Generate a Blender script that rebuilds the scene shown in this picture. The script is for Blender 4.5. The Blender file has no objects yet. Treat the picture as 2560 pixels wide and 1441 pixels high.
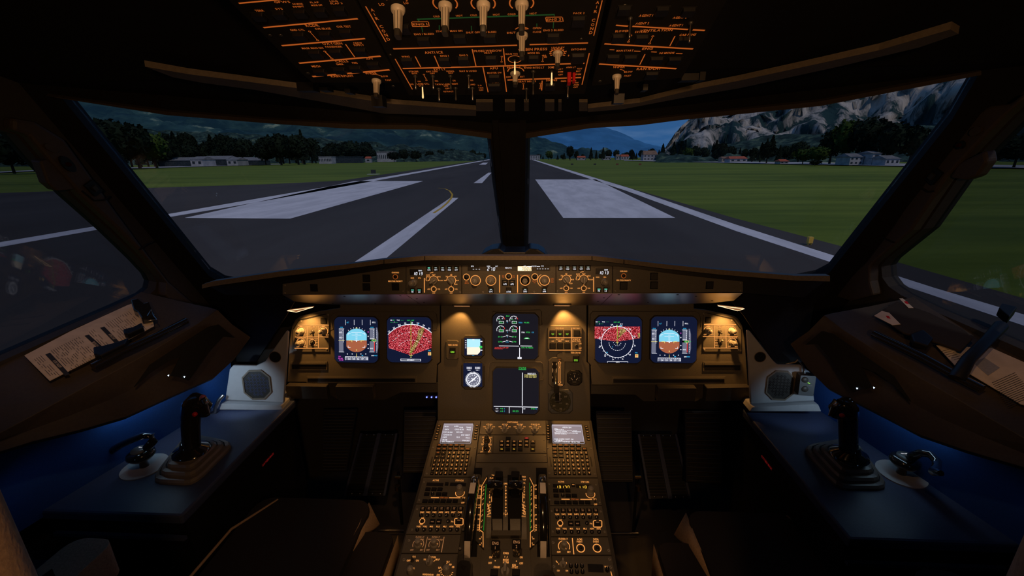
import bpy, bmesh, math, random
from mathutils import Vector as V, Matrix, noise
from mathutils.geometry import tessellate_polygon
sin, cos, tan, pi, R_ = math.sin, math.cos, math.tan, math.pi, math.radians
random.seed(7)
SC = bpy.context.scene
COL = SC.collection
# ------------------------------------------------------------------ camera
F = 1066.667
YAW, PIT, ROL = R_(3.06), R_(16.97), R_(0.55)
CAM = V((.075, 0, 1.5))
FW = V((-sin(YAW)*cos(PIT), cos(YAW)*cos(PIT), -sin(PIT)))
_r = V((cos(YAW), sin(YAW), 0)); _u = _r.cross(FW)
RT = _r*cos(ROL) - _u*sin(ROL)
UP = _u*cos(ROL) + _r*sin(ROL)
cd = bpy.data.cameras.new('camera'); cd.lens = 15; cd.sensor_width = 36; cd.clip_start = .02; cd.clip_end = 20000
cam = bpy.data.objects.new('camera', cd); COL.objects.link(cam)
cam.matrix_world = Matrix(((RT.x, UP.x, -FW.x, CAM.x), (RT.y, UP.y, -FW.y, CAM.y), (RT.z, UP.z, -FW.z, CAM.z), (0, 0, 0, 1)))
SC.camera = cam
def ray(px, py): return FW + RT*((px-1280)/F) - UP*((py-720.5)/F)
def hit(px, py, o, n):
    d = ray(px, py); return CAM + d*((o-CAM).dot(n)/d.dot(n))
def atX(px, py, x): return hit(px, py, V((x, 0, 0)), V((1, 0, 0)))
def atY(px, py, y): return hit(px, py, V((0, y, 0)), V((0, 1, 0)))
def atZ(px, py, z): return hit(px, py, V((0, 0, z)), V((0, 0, 1)))
def mir(p): return V((-p[0], p[1], p[2]))
# ------------------------------------------------------------------ materials
MT = {}
def mat(key, col, rough=.6, metal=0., em=None, es=0., var=.12, scale=30., bump=0., spec=.5, coat=0.):
    m = bpy.data.materials.new(key); m.use_nodes = True
    nt = m.node_tree; b = nt.nodes['Principled BSDF']
    b.inputs['Base Color'].default_value = (*col, 1); b.inputs['Roughness'].default_value = rough
    b.inputs['Metallic'].default_value = metal; b.inputs['Specular IOR Level'].default_value = spec
    b.inputs['Coat Weight'].default_value = coat
    if em:
        b.inputs['Emission Color'].default_value = (*em, 1); b.inputs['Emission Strength'].default_value = es
        m.cycles.emission_sampling = 'NONE'
    if var > 0 or bump > 0:
        tc = nt.nodes.new('ShaderNodeTexCoord'); nz = nt.nodes.new('ShaderNodeTexNoise')
        nz.inputs['Scale'].default_value = scale; nz.inputs['Detail'].default_value = 4
        nt.links.new(tc.outputs['Object'], nz.inputs['Vector'])
        if var > 0:
            cr = nt.nodes.new('ShaderNodeValToRGB')
            cr.color_ramp.elements[0].position = .3; cr.color_ramp.elements[1].position = .7
            cr.color_ramp.elements[0].color = tuple(c*(1-var) for c in col) + (1,)
            cr.color_ramp.elements[1].color = tuple(min(1, c*(1+var)) for c in col) + (1,)
            nt.links.new(nz.outputs['Fac'], cr.inputs['Fac']); nt.links.new(cr.outputs['Color'], b.inputs['Base Color'])
        if bump > 0:
            bp = nt.nodes.new('ShaderNodeBump'); bp.inputs['Strength'].default_value = bump; bp.inputs['Distance'].default_value = .002
            nt.links.new(nz.outputs['Fac'], bp.inputs['Height']); nt.links.new(bp.outputs['Normal'], b.inputs['Normal'])
    MT[key] = m; return m
def emit(key, col, s=1.):
    return mat(key, (.02, .02, .02), .5, em=col, es=s, var=0)
mat('panel', (.11, .099, .079), .45, bump=.12, scale=260, var=.06)
mat('panel_dk', (.05, .045, .038), .5, bump=.1, scale=200)
mat('shell', (.030, .026, .022), .75, bump=.2, scale=120)
mat('shell_tan', (.16, .13, .095), .6, bump=.15, scale=160)
mat('pillar', (.05, .038, .026), .6, bump=.15, scale=160)
mat('header', (.008, .0075, .007), .85, spec=.2); mat('knob_ov', (.62, .55, .45), .4)
mat('black', (.006, .006, .007), .45, var=0)
mat('hole', (.002, .002, .002), .9, var=0)
mat('gloss', (.014, .014, .015), .13, var=0, coat=.8)
mat('rubber', (.012, .012, .013), .65, bump=.3, scale=90)
mat('knob', (.30, .28, .25), .38, bump=.05, scale=300)
mat('knob_dk', (.035, .033, .03), .4)
mat('metal', (.5, .48, .46), .28, 1.)
mat('brushed', (.42, .42, .44), .30, 1., var=.03)
mat('gold', (.5, .36, .16), .3, 1.)
mat('cream', (.40, .41, .43), .45, scale=60, var=.03)
mat('white', (.9, .82, .74), .4)
mat('seat', (.020, .015, .012), .9, bump=.4, scale=300)
mat('seat_tan', (.5, .34, .2), .85, bump=.4, scale=200)
mat('blue_wall', (.012, .085, .34), .8, bump=.06, scale=300)
mat('console', (.05, .065, .13), .45, bump=.1, scale=200)
mat('boot', (.15, .13, .11), .33)
mat('red', (.55, .01, .01), .4)
mat('paper', (.62, .52, .42), .7)
mat('ink', (.02, .02, .02), .7, var=0)
mat('floor', (.05, .045, .04), .95, bump=.6, scale=400)
mat('scr', (.004, .005, .012), .08, em=(.006, .0095, .032), es=1., var=0, spec=.5)
mat('scr_dk', (.004, .004, .006), .06, em=(.010, .009, .014), es=1., var=0, spec=.6)
mat('dial', (.05, .05, .035), .15, var=.1)
mat('dialface', (.09, .095, .10), .4)
emit('org', (1., .37, .085), .95)
emit('org_dim', (.85, .34, .12), .35)
emit('ovh', (.80, .165, .022), .50)
emit('ovh_dim', (.62, .16, .03), .34)
emit('amb', (1., .55, .05), 1.1)
emit('grn', (.03, .75, .12), .8)
emit('grn_dk', (.01, .25, .02), .8)
emit('grn_ovh', (.004, .05, .01), .8)
emit('lime', (.35, .9, .05), .7)
emit('wht', (.86, .87, .95), 1.1)
emit('pearl', (.62, .85, .80), 1.)
emit('teal', (.12, .65, .45), 1.)
emit('cyan', (.03, .45, .80), 1.)
emit('mag', (.9, .08, .75), .8)
emit('yel', (.85, .75, .22), 1.)
emit('redl', (.9, .05, .05), .9)
emit('reddim', (.16, .006, .006), .8)
emit('sky_pfd', (.22, .67, .88), 1.)
emit('gnd_pfd', (.40, .115, .055), 1.)
emit('isis_sky', (.42, .80, .95), 1.1)
emit('isis_gnd', (1., .86, .68), 1.1)
emit('tape', (.155, .165, .235), 1.)
emit('mcdu', (.235, .205, .24), 1.)
emit('mcdu_edge', (.55, .5, .58), 1.)
emit('blue_led', (.10, .14, 1.), 5.)
emit('lamp', (1., .66, .36), 2.2)
emit('lens', (1., .42, .16), .32); emit('tip_glint', (1., .66, .26), 1.1); mat('lamp_dot', (.03, .004, .003), .9, spec=0., var=0)
emit('wht_led', (.55, .75, 1.), 3.)
# weather / terrain returns drawn on the navigation displays
def terr():
    m = bpy.data.materials.new('terrain_returns'); m.use_nodes = True; nt = m.node_tree
    b = nt.nodes['Principled BSDF']; b.inputs['Base Color'].default_value = (.01, .01, .01, 1)
    tc = nt.nodes.new('ShaderNodeTexCoord'); n1 = nt.nodes.new('ShaderNodeTexNoise'); n1.inputs['Scale'].default_value = 340; n1.inputs['Detail'].default_value = 2
    nt.links.new(tc.outputs['Object'], n1.inputs['Vector'])
    cr = nt.nodes.new('ShaderNodeValToRGB'); e = cr.color_ramp.elements
    e[0].position = .43; e[0].color = (.01, .0, .001, 1); e[1].position = .48; e[1].color = (.60, .010, .03, 1)
    x = e.new(.55); x.color = (.72, .03, .06, 1); x = e.new(.62); x.color = (.85, .30, .32, 1)
    nt.links.new(n1.outputs['Fac'], cr.inputs['Fac']); nt.links.new(cr.outputs['Color'], b.inputs['Emission Color'])
    b.inputs['Emission Strength'].default_value = .85; m.cycles.emission_sampling = 'NONE'; MT['terr'] = m
    m = bpy.data.materials.new('terrain_amber'); m.use_nodes = True; nt = m.node_tree
    b = nt.nodes['Principled BSDF']; b.inputs['Base Color'].default_value = (.01, .01, .01, 1)
    tc = nt.nodes.new('ShaderNodeTexCoord'); n1 = nt.nodes.new('ShaderNodeTexNoise'); n1.inputs['Scale'].default_value = 340; n1.inputs['Detail'].default_value = 2
    nt.links.new(tc.outputs['Object'], n1.inputs['Vector'])
    cr = nt.nodes.new('ShaderNodeValToRGB'); e = cr.color_ramp.elements
    e[0].position = .45; e[0].color = (.01, .006, .0, 1); e[1].position = .50; e[1].color = (.55, .30, .06, 1)
    x = e.new(.60); x.color = (.75, .55, .25, 1)
    nt.links.new(n1.outputs['Fac'], cr.inputs['Fac']); nt.links.new(cr.outputs['Color'], b.inputs['Emission Color'])
    b.inputs['Emission Strength'].default_value = .8; m.cycles.emission_sampling = 'NONE'; MT['terr_amb'] = m
terr()
# ------------------------------------------------------------------ glyphs
GL = {}
def glyphs():
    cu = bpy.data.curves.new('glyph', 'FONT'); cu.resolution_u = 2; cu.offset = .018
    ob = bpy.data.objects.new('glyph', cu); COL.objects.link(ob)
    for ch in "ABCDEFGHIJKLMNOPQRSTUVWXYZ0123456789-/+.:&<>=%*()[]_#'":
        cu.body = ch; dg = bpy.context.evaluated_depsgraph_get(); dg.update()
        me = ob.evaluated_get(dg).to_mesh()
        vs = [(v.co.x, v.co.y) for v in me.vertices]; fs = [tuple(p.vertices) for p in me.polygons]
        x0 = min(v[0] for v in vs) if vs else 0; x1 = max(v[0] for v in vs) if vs else .3
        GL[ch] = ([(x-x0, y) for x, y in vs], fs, x1-x0)
        ob.evaluated_get(dg).to_mesh_clear()
    bpy.data.objects.remove(ob); bpy.data.curves.remove(cu)
glyphs()
CAPH = max(y for _, y in GL['E'][0])
def layout(s):
    x = 0; out = []
    for ch in s:
        if ch == ' ': x += .30; continue
        g = GL.get(ch) or GL['-']; out.append((g, x)); x += g[2] + .11
    return out, max(x-.11, .01)
# ------------------------------------------------------------------ planes
class Pl:
    def __init__(s, o, n, u=(1, 0, 0)):
        s.o = V(o); s.n = V(n).normalized(); u = V(u); s.u = (u - s.n*u.dot(s.n)).normalized(); s.v = s.n.cross(s.u)
        s.h0 = 0.
    def L(s, px, py, h=0.):
        p = hit(px, py, s.o + s.n*(h+s.h0), s.n) - s.o; return p.dot(s.u), p.dot(s.v)
    def W(s, a, b, h=0.): return s.o + s.u*a + s.v*b + s.n*h
    def P(s, px, py, h=0.): a, b = s.L(px, py, h); return s.W(a, b, h)
    def S(s, px, py):
        a, b = s.L(px, py); a1, b1 = s.L(px+1, py); a2, b2 = s.L(px, py-1)
        return abs(a1-a), abs(b2-b)
def plane3(a, b, c, toward=CAM, u=(1, 0, 0)):
    n = (V(b)-V(a)).cross(V(c)-V(a)).normalized()
    if n.dot(V(toward)-V(a)) < 0: n = -n
    return Pl(a, n, u)
def isect(p, q, r):
    m = Matrix((p.n, q.n, r.n)); return m.inverted() @ V((p.o.dot(p.n), q.o.dot(q.n), r.o.dot(r.n)))
# ------------------------------------------------------------------ mesh builder
class MB:
    def __init__(s): s.v = []; s.f = []; s.m = []; s.sm = []; s.mk = []
    def mi(s, k):
        if k not in s.mk: s.mk.append(k)
        return s.mk.index(k)
    def add(s, vs, fs, k, sm=False):
        o = len(s.v); s.v += [V(v) for v in vs]; i = s.mi(k)
        for f in fs: s.f.append(tuple(a+o for a in f)); s.m.append(i); s.sm.append(sm)
    def poly(s, pts, k): s.add(pts, [tuple(range(len(pts)))], k)
    def prism(s, loops, vec, k, k2=None):
        """closed solid from world loops (outer + holes), extruded by vec"""
        loops = [[V(p) for p in l] for l in loops]; vec = V(vec)
        tri = tessellate_polygon(loops); flat = [p for l in loops for p in l]; n = len(flat)
        vs = flat + [p+vec for p in flat]; tf = []
        for t in tri:
            nn = (flat[t[1]]-flat[t[0]]).cross(flat[t[2]]-flat[t[0]])
            if nn.length < 1e-14: continue
            tf.append(tuple(t) if nn.dot(vec) < 0 else (t[0], t[2], t[1]))
        fs = list(tf); top = [tuple(i+n for i in reversed(t)) for t in tf]
        sd = []; b = 0
        nrm = V((0, 0, 0)); l0 = loops[0]
        for i in range(len(l0)): nrm += l0[i].cross(l0[(i+1) % len(l0)])
        for li, l in enumerate(loops):
            nr = V((0, 0, 0))
            for i in range(len(l)): nr += l[i].cross(l[(i+1) % len(l)])
            ccw = nr.dot(vec) > 0
            if li: ccw = not ccw
            for i in range(len(l)):
                j = (i+1) % len(l); q = (b+i, b+j, b+j+n, b+i+n); sd.append(q if ccw else q[::-1])
            b += len(l)
        if k2: s.add(vs, fs+sd, k); s.add(vs, top, k2)
        else: s.add(vs, fs+top+sd, k)
    def ext(s, pl, pts, h0, h1, k, holes=(), k2=None):
        s.prism([[pl.W(a, b, h0) for a, b in l] for l in [pts, *holes]], pl.n*(h1-h0), k, k2)
    def pext(s, pl, pxs, h0, h1, k, holes=(), k2=None):
        s.ext(pl, [pl.L(*p) for p in pxs], h0, h1, k, [[pl.L(*p) for p in l] for l in holes], k2)
    def box(s, pl, a, b, w, h, h0, h1, k, k2=None, r=0.):
        s.ext(pl, rrect(a, b, w, h, r), h0, h1, k, (), k2)
    def frus(s, pl, pts, pts2, h0, h1, k, k2=None):
        n = len(pts); vs = [pl.W(a, b, h0) for a, b in pts] + [pl.W(a, b, h1) for a, b in pts2]
        s.add(vs, [(i, (i+1) % n, (i+1) % n+n, i+n) for i in range(n)] + [tuple(reversed(range(n)))], k)
        s.add(vs[n:], [tuple(range(n))], k2 or k)
    def lathe(s, o, ax, prof, k, seg=20, sm=True, sx=None):
        o = V(o); ax = V(ax).normalized(); e = V((1, 0, 0)) if abs(ax.x) < .9 else V((0, 1, 0))
        e = (e-ax*e.dot(ax)).normalized(); g = ax.cross(e); vs = []
        for r, h in prof:
            for i in range(seg):
                t = 2*pi*i/seg; vs.append(o + ax*h + (e*cos(t)+g*sin(t))*max(r, 1e-5))
        fs = [(j*seg+i, j*seg+(i+1) % seg, (j+1)*seg+(i+1) % seg, (j+1)*seg+i) for j in range(len(prof)-1) for i in range(seg)]
        s.add(vs, fs, k, sm)
        L = (len(prof)-1)*seg
        s.add(vs[:seg], [tuple(reversed(range(seg)))], k); s.add(vs[L:], [tuple(range(seg))], k)
    def cyl(s, pl, a, b, r0, r1, h0, h1, k, seg=20): s.lathe(pl.W(a, b, 0), pl.n, [(r0, h0), (r1, h1)], k, seg)
    def star(s, pl, a, b, r, dr, n, h0, h1, k, k2=None):
        p = [(a+cos(2*pi*i/(2*n))*(r-dr*(i % 2)), b+sin(2*pi*i/(2*n))*(r-dr*(i % 2))) for i in range(2*n)]
        q = [(a+(x-a)*.93, b+(y-b)*.93) for x, y in p]; s.frus(pl, p, q, h0, h1, k, k2)
    def ring(s, pl, a, b, r, w, h, k, a0=0, a1=360, seg=28, sy=1.):
        n = max(3, int(seg*abs(a1-a0)/360)); vs = []; full = abs(a1-a0) >= 360
        for i in range(n+1):
            t = R_(a0+(a1-a0)*i/n)
            for q in (r-w/2, r+w/2): vs.append(pl.W(a+cos(t)*q, b+sin(t)*q*sy, h))
        s.add(vs, [(2*i, 2*i+1, 2*i+3, 2*i+2) for i in range(n)], k)
    def disc(s, pl, a, b, r, h, k, seg=24, sy=1.): s.poly([pl.W(a+cos(2*pi*i/seg)*r, b+sin(2*pi*i/seg)*r*sy, h) for i in range(seg)], k)
    def line(s, pl, a0, b0, a1, b1, w, h, k):
        d = V((a1-a0, b1-b0)); d = d.normalized() if d.length > 0 else V((1, 0)); p = V((-d.y, d.x))*w/2
        s.add([pl.W(a0-p.x, b0-p.y, h), pl.W(a1-p.x, b1-p.y, h), pl.W(a1+p.x, b1+p.y, h), pl.W(a0+p.x, b0+p.y, h)], [(0, 1, 2, 3)], k)
    def text(s, pl, t, a, b, sx, sy, h, k, al='c', rot=0.):
        out, w = layout(t); x0 = {'c': -w/2, 'l': 0, 'r': -w}[al]; c, sn = cos(rot), sin(rot)
        for (gv, gf, gw), x in out:
            vs = []
            for gx, gy in gv:
                X = (gx+x+x0)*sx; Y = (gy-CAPH/2)*sy; vs.append(pl.W(a+X*c-Y*sn, b+X*sn+Y*c, h))
            s.add(vs, gf, k)
    def tube(s, pts, r, k, seg=8, cap=True, closed=False):
        pts = [V(p) for p in pts]; n = len(pts); rs = r if isinstance(r, (list, tuple)) else [r]*n
        up = V((.13, .21, .97)); vs = []
        for i, p in enumerate(pts):
            t = (pts[(i+1) % n]-pts[i-1]) if closed else (pts[min(i+1, n-1)]-pts[max(i-1, 0)])
            t = t.normalized(); e = t.cross(up)
            if e.length < .05: e = t.cross(V((1, 0, 0)))
            e = e.normalized(); g = e.cross(t)
            for j in range(seg): q = 2*pi*j/seg; vs.append(p+(e*cos(q)+g*sin(q))*rs[i])
        m = n if closed else n-1
        s.add(vs, [(i*seg+j, i*seg+(j+1) % seg, ((i+1) % n)*seg+(j+1) % seg, ((i+1) % n)*seg+j) for i in range(m) for j in range(seg)], k, True)
        if cap and not closed:
            s.add(vs[:seg], [tuple(range(seg))], k); s.add(vs[-seg:], [tuple(reversed(range(seg)))], k)
    def loft(s, rings, k, sm=True, cap=True):
        n = len(rings[0]); vs = [V(p) for r in rings for p in r]
        s.add(vs, [(j*n+i, j*n+(i+1) % n, (j+1)*n+(i+1) % n, (j+1)*n+i) for j in range(len(rings)-1) for i in range(n)], k, sm)
        if cap: s.add(rings[0], [tuple(reversed(range(n)))], k, False); s.add(rings[-1], [tuple(range(n))], k, False)
    def build(s, name, parent=None, bevel=0., fix=False):
        me = bpy.data.meshes.new(name); off = parent_loc(parent)
        me.from_pydata([v-off for v in s.v], [], s.f)
        for k in s.mk: me.materials.append(MT[k])
        me.polygons.foreach_set('material_index', s.m); me.polygons.foreach_set('use_smooth', s.sm)
        if fix:
            bm = bmesh.new(); bm.from_mesh(me); bmesh.ops.remove_doubles(bm, verts=bm.verts, dist=1e-6)
            bmesh.ops.recalc_face_normals(bm, faces=bm.faces); bm.to_mesh(me); bm.free()
        me.update()
        o = bpy.data.objects.new(name, me); COL.objects.link(o); o.parent = parent
        if bevel > 0:
            b = o.modifiers.new('bevel', 'BEVEL'); b.width = bevel; b.segments = 2; b.limit_method = 'ANGLE'; b.angle_limit = R_(40)
        return o
def parent_loc(p):
    v = V((0, 0, 0))
    while p is not None: v = v + p.location; p = p.parent
    return v
def rrect(a, b, w, h, r=0., n=4):
    if r <= 0: return [(a-w/2, b-h/2), (a+w/2, b-h/2), (a+w/2, b+h/2), (a-w/2, b+h/2)]
    out = []
    for cx, cy, t0 in ((a+w/2-r, b+h/2-r, 0), (a-w/2+r, b+h/2-r, 90), (a-w/2+r, b-h/2+r, 180), (a+w/2-r, b-h/2+r, 270)):
        for i in range(n+1): t = R_(t0+90*i/n); out.append((cx+r*cos(t), cy+r*sin(t)))
    return out
def oct_(a, b, w, h, c): return [(a-w/2+c, b-h/2), (a+w/2-c, b-h/2), (a+w/2, b-h/2+c), (a+w/2, b+h/2-c), (a+w/2-c, b+h/2), (a-w/2+c, b+h/2), (a-w/2, b+h/2-c), (a-w/2, b-h/2+c)]
def thing(name, label, cat, loc=(0, 0, 0), group=None):
    o = bpy.data.objects.new(name, None); COL.objects.link(o); o.location = V(loc); o.empty_display_size = .02
    o['label'] = label; o['category'] = cat
    if group: o['group'] = group
    return o
def tag(o, label, cat, group=None):
    o['label'] = label; o['category'] = cat
    if group: o['group'] = group
    return o
def struct(mb, name, **k):
    o = mb.build(name, **k); o['kind'] = 'structure'; return o
# ------------------------------------------------------------------ panel with printed legends and controls, laid out on its own plane
class Panel:
    def __init__(s, pl, root, h=0., lit='org'):
        s.pl = pl; s.root = root; s.h = h; s.lit = lit; s.g = MB(); s.b = MB(); s.pl.h0 = 0
    def L(s, px, py): return s.pl.L(px, py, s.h)
    def S(s, px, py): return s.pl.S(px, py)
    def text(s, t, px, py, hp, w=None, k=None, al='c', rot=0., dh=.0006):
        a, b = s.L(px, py); sx, sy = s.S(px, py); _, lw = layout(t)
        if w and lw < .2: w = None
        vy = hp*sy/CAPH; vx = (w*sx/lw) if w else hp*sx/CAPH
        s.g.text(s.pl, t, a, b, vx, vy, s.h+dh, k or s.lit, al, rot)
    def line(s, x0, y0, x1, y1, wp=2.5, k=None, dh=.0005):
        a0, b0 = s.L(x0, y0); a1, b1 = s.L(x1, y1); sx, sy = s.S(x0, y0)
        s.g.line(s.pl, a0, b0, a1, b1, wp*(sx if abs(x1-x0) < abs(y1-y0) else sy), s.h+dh, k or s.lit)
    def ring(s, px, py, rp, wp, a0=0, a1=360, k=None, dh=.0005, seg=28):
        a, b = s.L(px, py); sx, sy = s.S(px, py); s.g.ring(s.pl, a, b, rp*sx, wp*sx, s.h+dh, k or s.lit, a0, a1, seg)
    def disc(s, px, py, rp, k=None, dh=.0005, seg=16):
        a, b = s.L(px, py); sx, sy = s.S(px, py); s.g.disc(s.pl, a, b, rp*sx, s.h+dh, k or s.lit, seg)
    def rect(s, px, py, w, h, k, dh=.0005):
        a, b = s.L(px, py); sx, sy = s.S(px, py); s.g.poly([s.pl.W(x, y, s.h+dh) for x, y in rrect(a, b, w*sx, h*sy)], k)
    def ppoly(s, pxs, k, dh=.0005): s.g.poly([s.pl.W(*s.L(*p), s.h+dh) for p in pxs], k)
    def solid(s, px, py, w, h, h0, h1, k, k2=None, r=0., mb=None):
        a, b = s.L(px, py); sx, sy = s.S(px, py); (mb or s.b).box(s.pl, a, b, w*sx, h*sy, s.h+h0, s.h+h1, k, k2, r*sx)
    def screw(s, px, py, rp=2.6, k='knob'):
        a, b = s.L(px, py); sx, sy = s.S(px, py); r = rp*sx
        s.b.cyl(s.pl, a, b, r, r*.8, s.h, s.h+.0012, k, 10); s.b.line(s.pl, a-r*.6, b-r*.3, a+r*.6, b+r*.3, r*.25, s.h+.0014, 'hole')
    def button(s, px, py, w, h, legend=(), name='push_button', k='black', dh=.003, r=.5, par=None):
        """legend: list of (text, dy_px, height_px, material, width_px)"""
        m = MB(); a, b = s.L(px, py); sx, sy = s.S(px, py); W, H = w*sx, h*sy
        m.box(s.pl, a, b, W, H, s.h, s.h+.0008, 'hole'); m.frus(s.pl, rrect(a, b, W*.92, H*.92, min(W, H)*.1), rrect(a, b, W*.84, H*.84, min(W, H)*.08), s.h, s.h+dh, k)
        for t, dy, hp, mk, wp in legend:
            if t == '#': m.poly([s.pl.W(x, y, s.h+dh+.0004) for x, y in rrect(a, b-dy*sy, wp*sx, hp*sy)], mk)
            else:
                lw = layout(t)[1]; m.text(s.pl, t, a, b-dy*sy, wp*sx/lw if wp else hp*sx/CAPH, hp*sy/CAPH, s.h+dh+.0004, mk)
        return m.build(name, par or s.root)
    def knob(s, px, py, rp, hh, kind='pointer', ang=0., k='knob', name='knob', skirt=1.35):
        m = MB(); a, b = s.L(px, py); r = rp*s.S(px, py)[0]; p = s.pl; H = s.h
        if kind == 'pointer':
            m.lathe(p.W(a, b), p.n, [(r, H), (r, H+hh*.22), (r*.86, H+hh*.34)], k, 22)
            c, sn = cos(R_(ang)), sin(R_(ang))
            def rot(q): return [(a+x*c-y*sn, b+x*sn+y*c) for x, y in q]
            m.frus(p, rot(rrect(0, 0, r*.62, r*1.9, r*.2)), rot(rrect(0, 0, r*.5, r*1.8, r*.2)), H+hh*.34, H+hh, k)
            m.line(p, *rot([(0, r*.25)])[0], *rot([(0, r*.9)])[0], r*.1, H+hh+.0004, 'white')
        elif kind == 'round':
            m.lathe(p.W(a, b), p.n, [(r*1.02, H), (r, H+hh*.15), (r*.95, H+hh*.9), (r*.8, H+hh), (0, H+hh)], k, 24)
            m.ring(p, a, b, r*.62, r*.06, H+hh+.0003, 'knob_dk')
        elif kind == 'bell':
            m.lathe(p.W(a, b), p.n, [(r*skirt, H), (r*skirt, H+hh*.12), (r*1.05, H+hh*.3)], k, 24)
            m.star(p, a, b, r, r*.1, 14, H+hh*.28, H+hh, k); m.lathe(p.W(a, b), p.n, [(r*.7, H+hh), (r*.6, H+hh*1.06), (0, H+hh*1.07)], k, 18)
            c, sn = cos(R_(ang)), sin(R_(ang)); m.line(p, a-sn*r*.9, b+c*r*.9, a-sn*r*skirt, b+c*r*skirt, r*.14, H+hh*.3+.0005, 'org')
        elif kind == 'grip':   # tall winged selector
            m.lathe(p.W(a, b), p.n, [(r*1.05, H), (r*1.05, H+hh*.1), (r*.9, H+hh*.16)], k, 22)
            c, sn = cos(R_(ang)), sin(R_(ang))
            def rot(q): return [(a+x*c-y*sn, b+x*sn+y*c) for x, y in q]
            m.frus(p, rot(rrect(0, 0, r*1.15, r*1.7, r*.35)), rot(rrect(0, 0, r*.95, r*1.5, r*.3)), H+hh*.16, H+hh*.78, k)
            m.frus(p, rot(rrect(0, 0, r*.9, r*1.45, r*.3)), rot(rrect(0, 0, r*.85, r*1.35, r*.3)), H+hh*.78, H+hh, 'knob_dk')
            for q in (-.2, .2): m.frus(p, rot(rrect(r*q, 0, r*.07, r*1.72)), rot(rrect(r*q, 0, r*.07, r*1.56)), H+hh*.2, H+hh*.8, 'knob_dk')
        elif kind == 'mini':
            m.lathe(p.W(a, b), p.n, [(r, H), (r*.9, H+hh), (0, H+hh)], k, 12)
            c, sn = cos(R_(ang)), sin(R_(ang)); m.line(p, a, b, a-sn*r*.85, b+c*r*.85, r*.2, H+hh+.0004, 'white')
        return m.build(name, s.root)
    def toggle(s, px, py, ln, tip='metal', rp=3., tilt=.0, name='toggle_switch', ht=.45, tm=None):
        m = MB(); a, b = s.L(px, py); r = rp*s.S(px, py)[0]; o = s.pl.W(a, b, s.h); d = (s.pl.n + s.pl.v*tilt).normalized()
        m.lathe(o, s.pl.n, [(r*1.5, 0), (r*1.5, .0015), (r, .003)], 'knob_dk', 12)
        m.lathe(o, d, [(r*.45, 0), (r*.6, ln*.6), (r*.8, ln*.9), (r*.5, ln), (0, ln)], tip, 10)
        return m.build(name, s.root)
    def done(s, body=None, legend='legend'):
        if s.b.v: s.b.build(body or 'trim_fittings', s.root)
        if s.g.v: s.g.build(legend, s.root)
def mirrored(mb):
    o = MB(); o.v = [mir(v) for v in mb.v]; o.f = [tuple(reversed(f)) for f in mb.f]; o.m = list(mb.m); o.sm = list(mb.sm); o.mk = list(mb.mk); return o
# ================================================================== OUTSIDE
GZ = -3.7
def grd(px, py, dz=0.): return atZ(px, py, GZ+dz)
def gat(px, D, dz=0.):
    d = ray(px, 400); d.z = 0; d.normalize(); p = CAM + d*D; return V((p.x, p.y, GZ+dz))
def nmat(key, c0, c1, scale, c2=None, stretch=(1, 1, 1), rough=.95, det=6, p=(.4, .6), rot=(0, 0, 0), bump=0.):
    m = bpy.data.materials.new(key); m.use_nodes = True; nt = m.node_tree; b = nt.nodes['Principled BSDF']
    b.inputs['Roughness'].default_value = rough; b.inputs['Specular IOR Level'].default_value = .1
    tc = nt.nodes.new('ShaderNodeTexCoord'); mp = nt.nodes.new('ShaderNodeMapping'); mp.inputs['Scale'].default_value = stretch; mp.inputs['Rotation'].default_value = rot
    nz = nt.nodes.new('ShaderNodeTexNoise'); nz.inputs['Scale'].default_value = scale; nz.inputs['Detail'].default_value = det; nz.inputs['Roughness'].default_value = .65
    nt.links.new(tc.outputs['Object'], mp.inputs['Vector']); nt.links.new(mp.outputs['Vector'], nz.inputs['Vector'])
    cr = nt.nodes.new('ShaderNodeValToRGB'); e = cr.color_ramp.elements
    e[0].position, e[1].position = p; e[0].color = (*c0, 1); e[1].color = (*c1, 1)
    if c2: x = e.new(min(1, p[1]+.08)); x.color = (*c2, 1)
    nt.links.new(nz.outputs['Fac'], cr.inputs['Fac']); nt.links.new(cr.outputs['Color'], b.inputs['Base Color'])
    if bump:
        bp = nt.nodes.new('ShaderNodeBump'); bp.inputs['Strength'].default_value = 1; bp.inputs['Distance'].default_value = bump
        nt.links.new(nz.outputs['Fac'], bp.inputs['Height']); nt.links.new(bp.outputs['Normal'], b.inputs['Normal'])
    MT[key] = m; return m
nmat('grass', (.066, .095, .010), (.145, .18, .022), .12, stretch=(.14, 1, 1), det=8, p=(.36, .66))
nmat('asphalt', (.047, .038, .034), (.066, .055, .050), .08, stretch=(1, .15, 1), p=(.35, .7))
nmat('paint', (.50, .47, .49), (.62, .58, .60), .6, stretch=(1, .2, 1))
nmat('paint_y', (.42, .25, .03), (.55, .33, .05), 2.)
nmat('gravel', (.26, .25, .27), (.42, .40, .42), .05)
nmat('forest', (.008, .018, .018), (.028, .055, .045), .09, c2=(.08, .11, .07), det=12, p=(.42, .56))
nmat('meadow', (.010, .035, .048), (.03, .075, .075), .012, c2=(.20, .25, .18), stretch=(.6, .6, 1.6), det=15, p=(.42, .60), bump=10)
nmat('rock', (.018, .045, .048), (.26, .245, .225), .016, c2=(.44, .40, .36), stretch=(1.6, 1.0, .16), det=15, p=(.44, .50), rot=(0, -.75, 0), bump=14)
nmat('far_rock_hazy', (.03, .13, .27), (.05, .19, .38), .0016, c2=(.15, .3, .45), det=12, p=(.42, .62))  # blue distance haze is mixed into the ridge colour
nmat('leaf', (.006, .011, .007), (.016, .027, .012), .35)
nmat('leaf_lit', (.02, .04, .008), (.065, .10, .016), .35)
nmat('bark', (.03, .022, .016), (.05, .04, .03), 3)
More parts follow.
